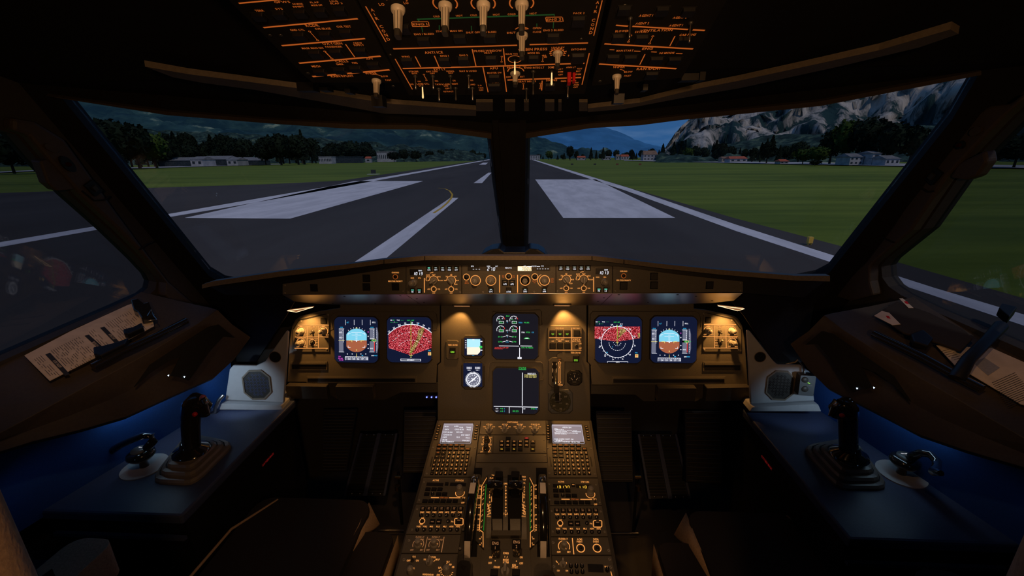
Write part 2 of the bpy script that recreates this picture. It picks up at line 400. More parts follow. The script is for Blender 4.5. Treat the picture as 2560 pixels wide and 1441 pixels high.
nmat('plaster', (.26, .26, .28), (.36, .36, .38), .3)
nmat('plaster_w', (.26, .22, .17), (.34, .29, .23), .3)
nmat('roof_red', (.30, .07, .04), (.38, .10, .06), .6)
nmat('roof_grey', (.12, .12, .13), (.17, .17, .18), .3)
nmat('roof_brown', (.16, .10, .07), (.22, .14, .10), .4)
nmat('pane_dk', (.02, .03, .04), (.04, .05, .06), .5, rough=.3)
# ground, runway, markings
m = MB(); m.poly([(-6000, -3000, GZ-.4), (6000, -3000, GZ-.4), (6000, 9000, GZ-.4), (-6000, 9000, GZ-.4)], 'grass')
struct(m, 'ground')
def flat(pxs, dz, k, name, **kw):
    m = MB(); m.prism([[grd(*p, dz) for p in pxs]], (0, 0, .03), k); return m
a = [(-300, 520), (0, 484), (340, 472), (660, 462), (850, 453), (1218, 398.6), (1330, 397.5), (1597, 478), (1840, 549), (2102, 619), (2560, 752), (2560, 1200), (-300, 1200)]
m = MB(); m.prism([[grd(*p, -.1) for p in a]], (0, 0, .08), 'asphalt'); o = struct(m, 'runway')
def mark(pxs, name, label, k='paint'):
    m = MB(); m.prism([[grd(*p, -.019) for p in pxs]], (0, 0, .004), k); o = m.build(name); tag(o, label, 'runway marking'); return o
mark([(-300, 671), (-300, 656), (0, 606), (400, 539), (660, 494), (1229, 397.5), (1229, 399), (660, 503), (400, 547), (0, 618)], 'runway_edge_line', 'long white painted line along the left edge of the runway')
mark([(1330, 397.5), (1575, 471), (1840, 562), (2083, 639), (2335, 720), (2560, 787), (2560, 815), (2215, 700), (2080, 657), (1840, 578), (1565, 477), (1329, 399.5)], 'runway_edge_line', 'long white painted line along the right edge of the runway')
mark([(885, 453), (1058, 453), (725, 547), (462, 545)], 'aiming_point_mark', 'broad white painted rectangle left of the runway centreline')
mark([(1338, 449), (1490, 449), (1688, 545), (1408, 545)], 'aiming_point_mark', 'broad white painted rectangle right of the runway centreline')
mark([(1221, 432), (1229, 432), (1205, 458), (1184, 458)], 'centreline_dash', 'short white centreline dash further down the runway')
mark([(1126, 495), (1146, 495), (925, 680), (850, 680)], 'centreline_dash', 'nearest long white centreline dash, crossed by a yellow curve')
mark([(1208, 407), (1220, 407), (1214, 412), (1197, 412)], 'centreline_dash', 'tiny farthest white centreline dash beside the window post')
m = MB(); pts = [(1095, 470), (1112, 472), (1124, 477), (1131, 487), (1128, 496), (1118, 508), (1104, 520), (1084, 533)]
for i in range(len(pts)-1):
    (x0, y0), (x1, y1) = pts[i], pts[i+1]; w = 1.2+.35*i; w2 = 1.2+.35*(i+1)
    m.prism([[grd(x0-w, y0, -.014), grd(x1-w2, y1, -.014), grd(x1+w2, y1, -.014), grd(x0+w, y0, -.014)]], (0, 0, .003), 'paint_y')
tag(m.build('taxiway_lead_off_curve', fix=True), 'thin yellow painted curve ending on the nearest centreline dash', 'runway marking')
m = MB(); m.prism([[gat(-300, 300), gat(100, 420), gat(700, 640), gat(700, 760), gat(100, 470), gat(-300, 330)]], (0, 0, .1), 'gravel')
tag(m.build('service_road', fix=True), 'pale service road beyond the grass on the left', 'road')
m = MB(); m.prism([[gat(1560, 640), gat(1950, 330), gat(2700, 235), gat(2700, 285), gat(1950, 420), gat(1560, 760)]], (0, 0, .1), 'gravel')
tag(m.build('service_road', fix=True), 'pale service road beyond the grass on the right', 'road')
# airfield signs
def sign(px, py, w, h, k, name, label, cat='sign', pad=False, group=None):
    p = grd(px, py); dd = (p-CAM).length; s = dd/F; u = RT.copy(); u.z = 0; u.normalize(); f = u.cross(V((0, 0, 1)))*-1
    pl = Pl(p+V((0, 0, 0)), -f, u); r = thing(name, label, cat, p, group); m = MB()
    m.box(pl, 0, h*s*.6, w*s, h*s*.8, -.1, .1, k); m.build('board', r)
    m = MB(); m.box(pl, -w*s*.3, h*s*.12, .08, h*s*.26, -.04, .04, k); m.build('leg', r); m = MB(); m.box(pl, w*s*.3, h*s*.12, .08, h*s*.26, -.04, .04, k); m.build('leg', r)
    if pad: m = MB(); m.box(Pl(p, (0, 0, 1)), 0, 0, w*s*2.3, 2.5, .0, .06, 'paint'); m.build('concrete_pad', r)
    return r
mat('sign_dk', (.02, .02, .02), .7); mat('sign_red', (.14, .03, .015), .6); mat('sign_y', (.65, .38, .05), .6)
sign(934, 436, 11, 10, 'sign_dk', 'airfield_sign', 'small dark box sign on a white pad in the left grass', pad=True)
for i, x in enumerate((1430, 1487, 1543, 1600)):
    sign(x, 413.5, 6, 4, 'sign_red' if i > 1 else 'sign_dk', 'distance_marker', ['tiny dark marker in the right grass, nearest the window post', 'tiny dark marker in the right grass, second from the post', 'tiny reddish marker in the right grass, third from the post', 'tiny reddish marker in the right grass, farthest from the post'][i], 'marker', group='row of tiny markers in the right grass')
sign(2023, 612, 9, 16, 'sign_y', 'runway_edge_light', 'small yellow runway edge light beside the right edge line', 'light')
# mountains as displaced slopes
def mountain(name, label, k, cols, D0, D1, n=26, amp=60., seed=0., base_dz=-20., rough=.004, ridged=False):
    """cols: (px, ridge_py) silhouette; slope rises from distance D0 to D1"""
    m = MB(); M = 200; n = 52; rows = []
    for i in range(M+1):
        t = i/M*(len(cols)-1); j = min(int(t), len(cols)-2); f = t-j
        px = cols[j][0]*(1-f)+cols[j+1][0]*f; py = cols[j][1]*(1-f)+cols[j+1][1]*f
        d = ray(px, py); e = d.z/math.hypot(d.x, d.y); d.z = 0; d.normalize(); top = CAM.z+e*D1; col = []
        for r in range(n+1):
            q = r/n; D = D0+(D1-D0)*q; p = CAM+d*D; z = GZ+base_dz+(top-GZ-base_dz)*(q**1.15)
            nn = noise.fractal(V((p.x*rough+seed, p.y*rough, q*2)), 1., 2., 5)
            rg = 1-abs(noise.fractal(V((p.x*rough*2.2+seed*3, p.y*rough*2.2, z*rough*1.2)), 1., 2., 6))*1.6; p = p + d*(amp*.8*rg*min(1, q*3)*(1 if ridged else .3)); z += amp*nn*min(1, q*4)*(1-.5*q); p = V((p.x, p.y, z)); col.append(p)
        rows.append(col)
    vs = [p for c in rows for p in c]; w = n+1
    m.add(vs, [(i*w+j, (i+1)*w+j, (i+1)*w+j+1, i*w+j+1) for i in range(M) for j in range(n)], k, True)
    o = m.build(name); tag(o, label, 'mountain'); return o
mountain('mountain_slope', 'dark wooded mountainside with meadows filling the left windows', 'meadow', [(-400, 60), (200, 120), (500, 180), (800, 240), (1050, 285), (1250, 320), (1420, 372), (1520, 392)], 1500, 3400, amp=110, seed=3)
mountain('mountain_cliff', 'pale streaked rocky mountainside filling the right windows', 'rock', [(1652, 393), (1690, 330), (1735, 285), (1850, 240), (2100, 130), (2400, 40), (2900, -60)], 760, 1500, amp=75, seed=11, rough=.006, ridged=True)
mountain('mountain_range', 'distant blue mountain ridge beyond the end of the runway', 'far_rock_hazy', [(1200, 290), (1420, 298), (1500, 318), (1560, 340), (1610, 360), (1680, 380), (1900, 390)], 3000, 6500, amp=160, seed=5, rough=.0009)
mountain('wooded_foothill', 'low dark wooded foothill in front of the pale cliff', 'forest', [(1640, 392), (1750, 380), (1850, 352), (2000, 335), (2200, 325), (2400, 318), (2800, 300)], 420, 640, amp=14, seed=21, base_dz=-3, rough=.02)
mountain('wooded_foothill', 'low dark wooded hillside behind the left hangars', 'forest', [(-300, 300), (100, 312), (400, 325), (700, 340), (1000, 365), (1210, 388)], 900, 1150, amp=22, seed=31, base_dz=-3, rough=.015)
# trees
def crown(kind, k, seed):
    rnd = random.Random(seed); m = MB(); 
    def leaf(p, s):
        a = V((rnd.uniform(-1, 1), rnd.uniform(-1, 1), rnd.uniform(-.6, 1))).normalized(); b = a.cross(V((rnd.random(), rnd.random(), rnd.random()+.1))).normalized()
        m.add([p-a*s, p+b*s*.7, p+a*s, p-b*s*.7], [(0, 1, 2, 3)], k)
    for i in range(420):
        th = rnd.uniform(0, 2*pi)
        if kind == 'conifer': z = rnd.random()**.8; r = (1-z)*.28*(.75+.35*rnd.random())+.01; p = V((cos(th)*r, sin(th)*r, .1+.9*z)); leaf(p, .045)
        else:
            c = V((0, 0, .62)); d = V((rnd.gauss(0, 1), rnd.gauss(0, 1), rnd.gauss(0, 1))).normalized()
            b = 1+.28*noise.noise(d*2.2+V((seed, 0, 0))); p = c+V((d.x*.42, d.y*.42, d.z*.38))*b*(.82+.2*rnd.random()); leaf(p, .06)
    if kind == 'conifer': m.lathe((0, 0, 0), (0, 0, 1), [(.22, .12), (.15, .45), (.02, .95)], k, 9)
    else:
        prof = [(.05, .27), (.27, .38), (.35, .6), (.29, .82), (.05, .97)]; m.lathe((0, 0, 0), (0, 0, 1), prof, k, 10)
    return m
CR = {}
for kind in ('conifer', 'broadleaf'):
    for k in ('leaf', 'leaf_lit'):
        for sd in (1, 2):
            o = crown(kind, k, sd*7+(k == 'leaf')).build('crown'); CR[kind, k, sd] = o.data; bpy.data.objects.remove(o)
mm = MB(); mm.lathe((0, 0, 0), (0, 0, 1), [(.035, 0), (.02, .5)], 'bark', 8); o = mm.build('trunk'); TRK = o.data; bpy.data.objects.remove(o)
def tree(px, D, hp, wp, kind, lit, label, grp='trees at the edge of the airfield'):
    p = gat(px, D); s = (p-CAM).dot(FW)/F; h = hp*s; w = wp*s; r = thing('conifer_tree' if kind == 'conifer' else 'broadleaf_tree', label, 'tree', p, grp)
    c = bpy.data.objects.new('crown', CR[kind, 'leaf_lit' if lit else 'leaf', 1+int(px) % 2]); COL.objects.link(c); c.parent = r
    q = .56 if kind == 'conifer' else .86; c.scale = (w/q, w/q, h); c.rotation_euler.z = px*.37
    t = bpy.data.objects.new('trunk', TRK); COL.objects.link(t); t.parent = r; t.scale = (h, h, h)
TR = [ # px, dist, h, w, kind, lit, label
 (1347, 1150, 14, 16, 'b', 0, 'low dark tree right beside the window post at the far runway end'),
 (1372, 1000, 22, 18, 'b', 1, 'small green tree left of the dark round topped tree'),
 (1394, 900, 13, 7, 'c', 0, 'tiny pointed tree just left of the dark round topped tree'),
 (1410, 850, 18, 10, 'c', 0, 'small dark cone tree beside the round topped tree'),
 (1425, 800, 34, 20, 'b', 0, 'tall dark round topped tree standing alone near the far runway end'),
 (1441, 900, 22, 11, 'b', 0, 'thin tree with flat top right of the round topped tree'),
 (1477, 850, 30, 12, 'c', 0, 'slim pointed tree right of the red roofed shed'),
 (1490, 900, 22, 9, 'c', 0, 'shorter slim pointed tree in the middle of the tree line'),
 (1507, 800, 30, 14, 'c', 0, 'dark pointed tree left of the twin rounded trees'),
 (1521, 900, 24, 18, 'b', 0, 'dark rounded tree left of the white row house'),
 (1540, 850, 24, 16, 'b', 0, 'dark bushy tree behind the pale row house'),
 (1566, 900, 18, 14, 'b', 0, 'low dark tree behind the red roofed row house'),
 (1582, 700, 22, 18, 'c', 0, 'dark cone tree left of the large brown roofed house'),
 (1603, 900, 22, 18, 'b', 0, 'dark tree behind the left end of the brown roofed house'),
 (1655, 620, 40, 20, 'c', 0, 'dark tall conifer just right of the brown roofed house'),
 (1682, 600, 44, 22, 'c', 0, 'tallest dark conifer at the foot of the pale cliff'),
 (1700, 560, 38, 20, 'c', 0, 'dark conifer right of the tallest conifer'),
 (1720, 540, 32, 28, 'b', 1, 'yellow green tree at the foot of the cliff'),
 (1745, 520, 28, 26, 'b', 0, 'dark round tree right of the yellow green tree'),
 (1762, 500, 30, 22, 'b', 0, 'dark tree left of the tall forked conifer'),
 (1787, 480, 50, 24, 'c', 0, 'tall dark conifer left of the long red roofed barn'),
 (1803, 470, 44, 26, 'b', 0, 'dark mid height tree beside the tall conifer'),
 (1880, 430, 34, 16, 'c', 0, 'slim conifer behind the long red roofed barn'),
 (1900, 400, 46, 22, 'c', 0, 'tall conifer just left of the lone dark tree'),
 (1917, 350, 50, 34, 'b', 0, 'lone dark broad tree in front of the pale road'),
 (1946, 360, 42, 18, 'c', 0, 'slim dark cypress right of the lone dark tree'),
 (1925, 520, 60, 30, 'c', 0, 'tall dark conifer behind the lone dark tree'),
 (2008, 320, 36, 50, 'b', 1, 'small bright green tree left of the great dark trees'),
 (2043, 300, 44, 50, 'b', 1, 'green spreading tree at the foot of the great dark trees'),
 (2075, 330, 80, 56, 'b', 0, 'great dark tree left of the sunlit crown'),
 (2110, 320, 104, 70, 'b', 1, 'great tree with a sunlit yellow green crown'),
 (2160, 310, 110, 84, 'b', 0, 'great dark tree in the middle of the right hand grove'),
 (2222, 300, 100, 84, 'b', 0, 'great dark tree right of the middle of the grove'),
 (2275, 300, 92, 60, 'b', 0, 'dark tree at the right end of the grove beside the pillar'),
 (2040, 270, 14, 28, 'b', 0, 'low dark bush in front of the spreading green tree'),
 (2480, 260, 60, 60, 'b', 0, 'dark tree seen through the right side window'),
 (2540, 250, 80, 80, 'b', 0, 'dark tree at the right edge of the right side window'),
 (290, 420, 118, 96, 'b', 0, 'broad dark tree at the left end seen past the left pillar'),
 (345, 440, 106, 80, 'b', 0, 'dark tree right of the leftmost broad tree'),
 (388, 460, 84, 60, 'b', 1, 'dark tree with a few lit leaves left of the hangars'),
 (25, 330, 90, 90, 'b', 0, 'dark tree seen through the left side window'),
 (90, 340, 70, 60, 'b', 0, 'second dark tree seen through the left side window'),
 (535, 620, 72, 40, 'c', 0, 'tall dark conifer behind the middle hangar'),
 (570, 640, 60, 44, 'b', 0, 'dark tree behind the gap of the hangars'),
 (470, 620, 50, 50, 'b', 0, 'dark tree behind the leftmost hangar'),
 (612, 650, 48, 46, 'b', 0, 'dark tree behind the rightmost hangar'),
 (663, 560, 50, 46, 'b', 0, 'dark tree just right of the hangars'),
 (702, 540, 74, 66, 'b', 0, 'wide dark tree left of the tallest left conifer'),
 (745, 560, 70, 60, 'b', 0, 'wide dark tree beside the white barracks block'),
 (760, 600, 80, 30, 'c', 0, 'tallest left conifer at the end of the dark wood'),
 (880, 760, 52, 50, 'b', 0, 'dark tree behind the dark long barrier'),
 (915, 780, 40, 40, 'b', 0, 'dark tree left of the pale villa roof'),
 (985, 820, 24, 34, 'b', 0, 'dark tree in front of the long white office'),
 (1010, 850, 30, 30, 'b', 0, 'dark tree left of the flat pale roof'),
 (1040, 900, 26, 30, 'b', 0, 'dark tree right of the flat pale roof'),
 (1075, 1000, 24, 24, 'b', 0, 'dark tree above the small red roof'),
 (1102, 1050, 26, 24, 'b', 0, 'dark tree above the pale cube house'),
 (1137, 1100, 28, 14, 'c', 0, 'thin dark conifer left of the window post'),
 (1168, 1200, 20, 26, 'b', 0, 'dark low tree nearest the post on the left side'),
 (1200, 1300, 17, 26, 'b', 0, 'last dark tree of the left line beside the post')]
for px, D, hp, wp, kd, lit, lb in TR: tree(px, D, hp, wp, 'conifer' if kd == 'c' else 'broadleaf', lit, lb)
rt = random.Random(12)
def woodline(n, x0, x1, D0, D1, h0, h1, label, grp):
    for i in range(n):
        t = (i+.5)/n; x = x0+(x1-x0)*t+rt.uniform(-.3, .3)*(x1-x0)/n; D = (D0+(D1-D0)*t)*rt.uniform(.95, 1.08); q = rt.uniform(.65, 1.15); h = (h0+(h1-h0)*t)*q
        tree(x, D, h, h*rt.uniform(.5, .9) if i % 3 else h*.42, 'broadleaf' if i % 3 else 'conifer', 0, label, grp)
woodline(34, 240, 800, 520, 760, 92, 58, 'one dark tree of the dense wood behind the left hangars', 'dense wood behind the left hangars')
woodline(26, 790, 1222, 800, 1500, 52, 18, 'one dark tree of the wood running towards the post on the left', 'wood line left of the centre post')
woodline(16, 1352, 1660, 1150, 780, 12, 26, 'one low dark tree of the line behind the far houses', 'low tree line behind the far houses')
woodline(14, 1700, 2010, 600, 420, 34, 52, 'one dark tree of the wood below the pale cliff', 'wood below the pale cliff')
# buildings
def house(px0, px1, D, hw, hr, wall, roof, label, depth=10., name='house', nwin=4, rows=1, flat_roof=False):
    c = gat((px0+px1)/2, D); s = (c-CAM).dot(FW)/F; W = (px1-px0)*s; H = hw*s; HR = hr*s
    u = RT.copy(); u.z = 0; u.normalize(); f = V((0, 0, 1)).cross(u); r = thing(name, label, 'building', c)
    pl = Pl(c, -f, u)      # front facade, u to the right, v up
    m = MB(); m.box(pl, 0, H/2, W, H, -depth, 0, wall); m.build('wall', r)
    m = MB()
    if flat_roof: m.box(pl, 0, H+HR/2, W*1.03, HR, -depth-.3, .3, roof)
    else:
        e = .5; pts = [pl.W(-W/2-e, H, e), pl.W(W/2+e, H, e), pl.W(W/2+e, H, -depth-e), pl.W(-W/2-e, H, -depth-e), pl.W(-W/2+W*.04, H+HR, -depth/2), pl.W(W/2-W*.04, H+HR, -depth/2)]
        m.add(pts, [(0, 1, 5, 4), (2, 3, 4, 5), (1, 2, 5), (3, 0, 4), (3, 2, 1, 0)], roof)
    m.build('roof', r)
    for rw in range(rows):
        for i in range(nwin):
            m = MB(); m.box(pl, -W/2+W*(i+.5)/nwin, H*(rw+.55)/rows, W/nwin*.45, H/rows*.4, .0, .06, 'pane_dk'); m.build('window', r)
    return r
house(1608, 1643, 640, 14, 10, 'plaster', 'roof_brown', 'large white house with a brown hipped roof in the tree line', 12, rows=2, nwin=4)
house(1655, 1672, 600, 6, 5, 'plaster_w', 'roof_red', 'small red roofed shed at the foot of the conifers', 6, nwin=2)
house(1825, 1868, 400, 9, 6, 'plaster', 'roof_red', 'long white barn with a red roof right of centre', 9, nwin=3)
house(1805, 1826, 440, 9, 4, 'plaster_w', 'roof_brown', 'low brown hut left of the long red roofed barn', 7, nwin=2)
house(1952, 1972, 330, 6, 5, 'plaster', 'roof_red', 'tiny red roofed house behind the slim cypress', 6, nwin=2)
house(1552, 1572, 820, 8, 5, 'plaster', 'roof_red', 'small white row house with red roof in the tree line', 9, nwin=3)
house(1540, 1552, 840, 9, 4, 'plaster', 'roof_brown', 'narrow pale row house left of the red roofed one', 9, nwin=2)
house(1505, 1527, 860, 6, 3, 'plaster', 'roof_grey', 'low white house below the twin rounded trees', 8, nwin=3)
house(1443, 1464, 860, 6, 4, 'plaster', 'roof_red', 'red roofed shed between the round topped and slim trees', 8, nwin=2)
house(1313, 1350, 1100, 10, 2, 'plaster', 'roof_grey', 'pale terminal block beside the window post', 20, nwin=6, rows=3, flat_roof=True)
house(2125, 2158, 290, 20, 8, 'plaster', 'roof_grey', 'pale house under the great dark trees, nearest their middle', 10, nwin=3, rows=2)
house(2180, 2200, 290, 28, 6, 'plaster', 'roof_grey', 'narrow pale house under the great dark trees', 10, nwin=1, rows=2)
house(2215, 2250, 285, 16, 8, 'plaster', 'roof_grey', 'low pale house at the right end of the great dark trees', 10, nwin=3)
house(395, 475, 560, 14, 8, 'pane_dk', 'roof_grey', 'leftmost dark hangar with a grey roof', 25, 'hangar', nwin=5)
house(475, 505, 545, 16, 8, 'plaster', 'roof_grey', 'white gabled annex between the left and middle hangars', 20, 'hangar', nwin=2)
house(497, 568, 575, 15, 9, 'pane_dk', 'roof_grey', 'middle dark hangar with a brownish grey roof', 25, 'hangar', nwin=5)
house(566, 592, 560, 14, 6, 'plaster', 'roof_grey', 'white gabled annex between the middle and right hangars', 20, 'hangar', nwin=2)
house(592, 645, 590, 11, 8, 'pane_dk', 'roof_grey', 'rightmost dark hangar with a bluish grey roof', 25, 'hangar', nwin=4)
house(455, 492, 700, 36, 3, 'plaster_w', 'roof_grey', 'teal roofed block rising behind the left hangars', 20, 'hangar', nwin=4, flat_roof=True)
house(797, 829, 640, 16, 2, 'plaster', 'roof_grey', 'white block with tall windows in the left tree line', 14, 'barracks', nwin=8, rows=1, flat_roof=True)
house(830, 905, 700, 14, 2, 'pane_dk', 'pane_dk', 'long dark barrier wall right of the white block', 6, 'barracks', nwin=6, flat_roof=True)
house(913, 927, 740, 10, 5, 'plaster', 'roof_red', 'tiny pale villa with a red roof left of the office', 7, nwin=1)
house(943, 986, 900, 22, 3, 'plaster', 'roof_grey', 'long white office with columns in the left tree line', 14, 'office_building', nwin=9, flat_roof=True)
house(1048, 1070, 1000, 6, 6, 'plaster_w', 'roof_red', 'small bright red roofed house left of the pale cube', 8, nwin=2)
house(995, 1018, 950, 5, 5, 'plaster', 'roof_red', 'red roofed cottage below the flat pale roof', 8, nwin=2)
house(1074, 1090, 1050, 10, 3, 'plaster', 'roof_grey', 'pale cube house left of the two low houses', 8, nwin=2, rows=2)
house(1092, 1108, 1060, 6, 3, 'plaster', 'roof_grey', 'low pale house right of the pale cube house', 8, nwin=2)
house(1110, 1128, 1080, 6, 3, 'plaster', 'roof_grey', 'low pale house with a wide roof nearer the post', 8, nwin=3)
house(1137, 1155, 1150, 12, 2, 'plaster', 'roof_grey', 'pale two storey block nearest the post on the left', 10, nwin=3, rows=2, flat_roof=True)
house(1160, 1182, 1250, 7, 3, 'plaster', 'roof_grey', 'last pale low building left of the post', 10, nwin=3)
# sky and sun
w = bpy.data.worlds.new('sky'); SC.world = w; w.use_nodes = True; nt = w.node_tree; bg = nt.nodes['Background']
tc = nt.nodes.new('ShaderNodeTexCoord'); mp = nt.nodes.new('ShaderNodeMapping'); mp.inputs['Scale'].default_value = (1, 1, 5)
nz = nt.nodes.new('ShaderNodeTexNoise'); nz.inputs['Scale'].default_value = 3.2; nz.inputs['Detail'].default_value = 7
nt.links.new(tc.outputs['Generated'], mp.inputs['Vector']); nt.links.new(mp.outputs['Vector'], nz.inputs['Vector'])
cr = nt.nodes.new('ShaderNodeValToRGB'); e = cr.color_ramp.elements; e[0].position = .5; e[1].position = .75
e[0].color = (.030, .105, .27, 1); e[1].color = (.15, .24, .40, 1)
nt.links.new(nz.outputs['Fac'], cr.inputs['Fac']); nt.links.new(cr.outputs['Color'], bg.inputs['Color']); bg.inputs['Strength'].default_value = 1.
sd = bpy.data.lights.new('sun', 'SUN'); sd.energy = 1.0; sd.color = (1, .86, .78); sd.angle = R_(3)
so = bpy.data.objects.new('sun', sd); COL.objects.link(so)
so.rotation_euler = V((-.42, .62, -.95)).normalized().to_track_quat('-Z', 'Y').to_euler()
# ================================================================== COCKPIT SHELL
WL = plane3((0, 1.62, 1.61), (0, 2.05, .95), (-1.15, 1.04, 1.69)); WR = plane3(*[mir(p) for p in ((0, 1.62, 1.61), (0, 2.05, .95), (-1.15, 1.04, 1.69))])
SLs = ((-1.175, 1.42, 1.07), (-1.15, 1.03, 1.67), (-1.33, .2, 1.1))
SL = plane3(*SLs, u=(0, 1, 0)); SR = plane3(*[mir(p) for p in SLs], u=(0, 1, 0))
HD = plane3((0, 1.05, 1.68), (0, 1.62, 1.612), (1, 1.05, 1.68))           # header above the windscreen
CE = plane3((0, 1.05, 1.68), (0, .05, 1.974), (1, 1.05, 1.68))             # ceiling, rising backwards
ZB = Pl((0, 0, .80), (0, 0, 1)); BK = Pl((0, -.7, 0), (0, 1, 0))
def wedge(loopw, pl, t, k='shell'): m = MB(); m.prism(loopw, pl.n*-t, k); return m
# windscreen surrounds
def surround(W_, S_, px):
    out = [isect(W_, CEN, HD), isect(W_, S_, HD), isect(W_, S_, ZB), isect(W_, CEN, ZB)]
    return out, [W_.P(*p) for p in px]
CEN = Pl((0, 0, 0), (1, 0, 0))
PXL = [(150, 240), (420, 285), (700, 308), (880, 320), (1060, 322), (1226, 345), (1240, 470), (1262, 634), (1264, 715), (620, 722), (560, 712), (522, 690)]
PXR = [(1313, 345), (1390, 330), (1480, 318), (1600, 311), (1700, 298), (2050, 262), (2448, 184), (2380, 300), (2072, 684), (2040, 700), (1960, 715), (1312, 715), (1311, 634)]
GLS = bpy.data.materials.new('glass'); GLS.use_nodes = True; nt = GLS.node_tree; nt.nodes.clear()
def glass_mat(name, t, fac):
    g = bpy.data.materials.new(name); g.use_nodes = True; nt = g.node_tree; nt.nodes.clear()
    o = nt.nodes.new('ShaderNodeOutputMaterial'); mx = nt.nodes.new('ShaderNodeMixShader'); tr = nt.nodes.new('ShaderNodeBsdfTransparent'); gl = nt.nodes.new('ShaderNodeBsdfGlossy'); fr = nt.nodes.new('ShaderNodeFresnel')
    tr.inputs['Color'].default_value = (*t, 1); gl.inputs['Roughness'].default_value = .02; gl.inputs['Color'].default_value = (fac, fac, fac, 1); fr.inputs['IOR'].default_value = 1.45
    ge = nt.nodes.new('ShaderNodeNewGeometry'); ma = nt.nodes.new('ShaderNodeMath'); ma.operation = 'MULTIPLY_ADD'; ma.inputs[1].default_value = 1/1.45-1.45; ma.inputs[2].default_value = 1.45
    nt.links.new(ge.outputs['Backfacing'], ma.inputs[0]); nt.links.new(ma.outputs[0], fr.inputs['IOR'])
    nt.links.new(fr.outputs['Fac'], mx.inputs['Fac']); nt.links.new(tr.outputs[0], mx.inputs[1]); nt.links.new(gl.outputs[0], mx.inputs[2]); nt.links.new(mx.outputs[0], o.inputs[0]); MT[name] = g
glass_mat('glass', (.97, .98, .98), .9); glass_mat('glass_falloff', (.64, .66, .68), .5)  # darker side panes carry lens falloff in the glass colour
bpy.data.materials.remove(GLS)
for nm, W_, S_, px, i in (('wall_front_left', WL, SL, PXL, 1), ('wall_front_right', WR, SR, PXR, 2)):
    o, h = surround(W_, S_, px); m = wedge([o, h], W_, .05, 'header'); struct(m, nm)
    m = MB(); m.prism([[p - W_.n*.03 for p in h]], W_.n*-.008, 'glass'); g = struct(m, 'window_%d' % i)
# side walls with sliding window openings
SLH = [(-150, 980), (-150, 300), (0, 326), (40, 337), (95, 402), (180, 492), (275, 578), (350, 652), (383, 688), (392, 706), (388, 724), (372, 738), (307, 768), (0, 905)]
SRH = [(2203, 667), (2206, 695), (2222, 717), (2252, 738), (2330, 776), (2560, 876), (2720, 950), (2720, 190), (2552, 281), (2402, 435), (2308, 573), (2215, 650)]
for nm, S_, W_, px, i, sg in (('wall_left', SL, WL, SLH, 3, 1), ('wall_right', SR, WR, SRH, 4, -1)):
    o = [isect(S_, W_, HD), isect(S_, HD, CE), isect(S_, CE, BK), isect(S_, BK, ZB), isect(S_, ZB, W_)]
    h = [S_.P(*p) for p in px]; m = wedge([o, h], S_, .05); struct(m, nm)
    m = MB(); m.prism([[p - S_.n*.03 for p in h]], S_.n*-.008, 'glass_falloff'); struct(m, 'window_%d' % i)
# header, ceiling, back wall, lower walls, nose bulkhead, floor
m = MB(); o = [isect(HD, WL, CEN), isect(HD, WL, SL), isect(HD, SL, CE), isect(HD, CE, SR), isect(HD, WR, SR), isect(HD, WR, CEN)]
c = isect(HD, WL, CEN); m.prism([[c]+o[1:5]], V((0, 0, .05)), 'header'); struct(m, 'ceiling.001')
m = MB(); m.prism([[isect(CE, HD, SL), isect(CE, BK, SL), isect(CE, BK, SR), isect(CE, HD, SR)]], V((0, 0, .06)), 'header'); struct(m, 'ceiling')
m = MB(); m.prism([[(-1.6, -.7, 0), (1.6, -.7, 0), (1.6, -.7, 2.3), (-1.6, -.7, 2.3)]], (0, -.05, 0), 'shell'); struct(m, 'wall_back')
for nm, sg in (('left', -1), ('right', 1)):
    a = isect(SL, ZB, BK); b = isect(SL, WL, ZB)
    q = [V((a.x, a.y, .8)), V((b.x, b.y, .8)), V((b.x, b.y, 0)), V((a.x, a.y, 0))]
    nn = (q[1]-q[0]).cross(V((0, 0, 1))).normalized()*.05
    if nn.x > 0: nn = -nn
    if sg > 0: q = [mir(p) for p in q]; nn = mir(nn)
    m = MB(); m.prism([q], nn, 'shell'); struct(m, 'wall_lower_'+nm)
    a = isect(SL, WL, ZB); b = isect(WL, CEN, ZB); q = [V((a.x, a.y, .8)), V((b.x, b.y, .8)), V((b.x, b.y, 0)), V((a.x, a.y, 0))]
    if sg > 0: q = [mir(p) for p in q]
    m = MB(); m.prism([q], (0, .05, 0), 'shell'); struct(m, 'wall_nose_'+nm)
m = MB(); m.prism([[(-1.6, -.75, -.02), (1.6, -.75, -.02), (1.6, 2.2, -.02), (-1.6, 2.2, -.02)]], (0, 0, .02), 'floor'); struct(m, 'floor')
# centre post
m = MB(); q = [WLp for WLp in []]
PO = Pl((0, 1.56, 1.61), (0, -.66, -.35))
pz = plane3((0, 1.56, 1.60), (0, 1.99, .95), (1, 1.56, 1.60))
m.pext(pz, [(1231, 296), (1315, 296), (1313, 470), (1310, 640), (1262, 640), (1242, 470)], -.05, .012, 'header')
m.pext(pz, [(1247, 296), (1300, 296), (1300, 640), (1272, 640)], .012, .03, 'header')
o = struct(m, 'trim_1')
m = MB(); m.pext(Pl((0, 1.60, 0), (0, -1, 0)), [(1198, 645), (1208, 630), (1228, 620), (1250, 617), (1262, 626), (1312, 626), (1324, 617), (1346, 620), (1362, 630), (1372, 645)], -.08, .03, 'black')
tag(m.build('post_foot_cover', bevel=.006), 'black humped cover at the foot of the centre post', 'cover')
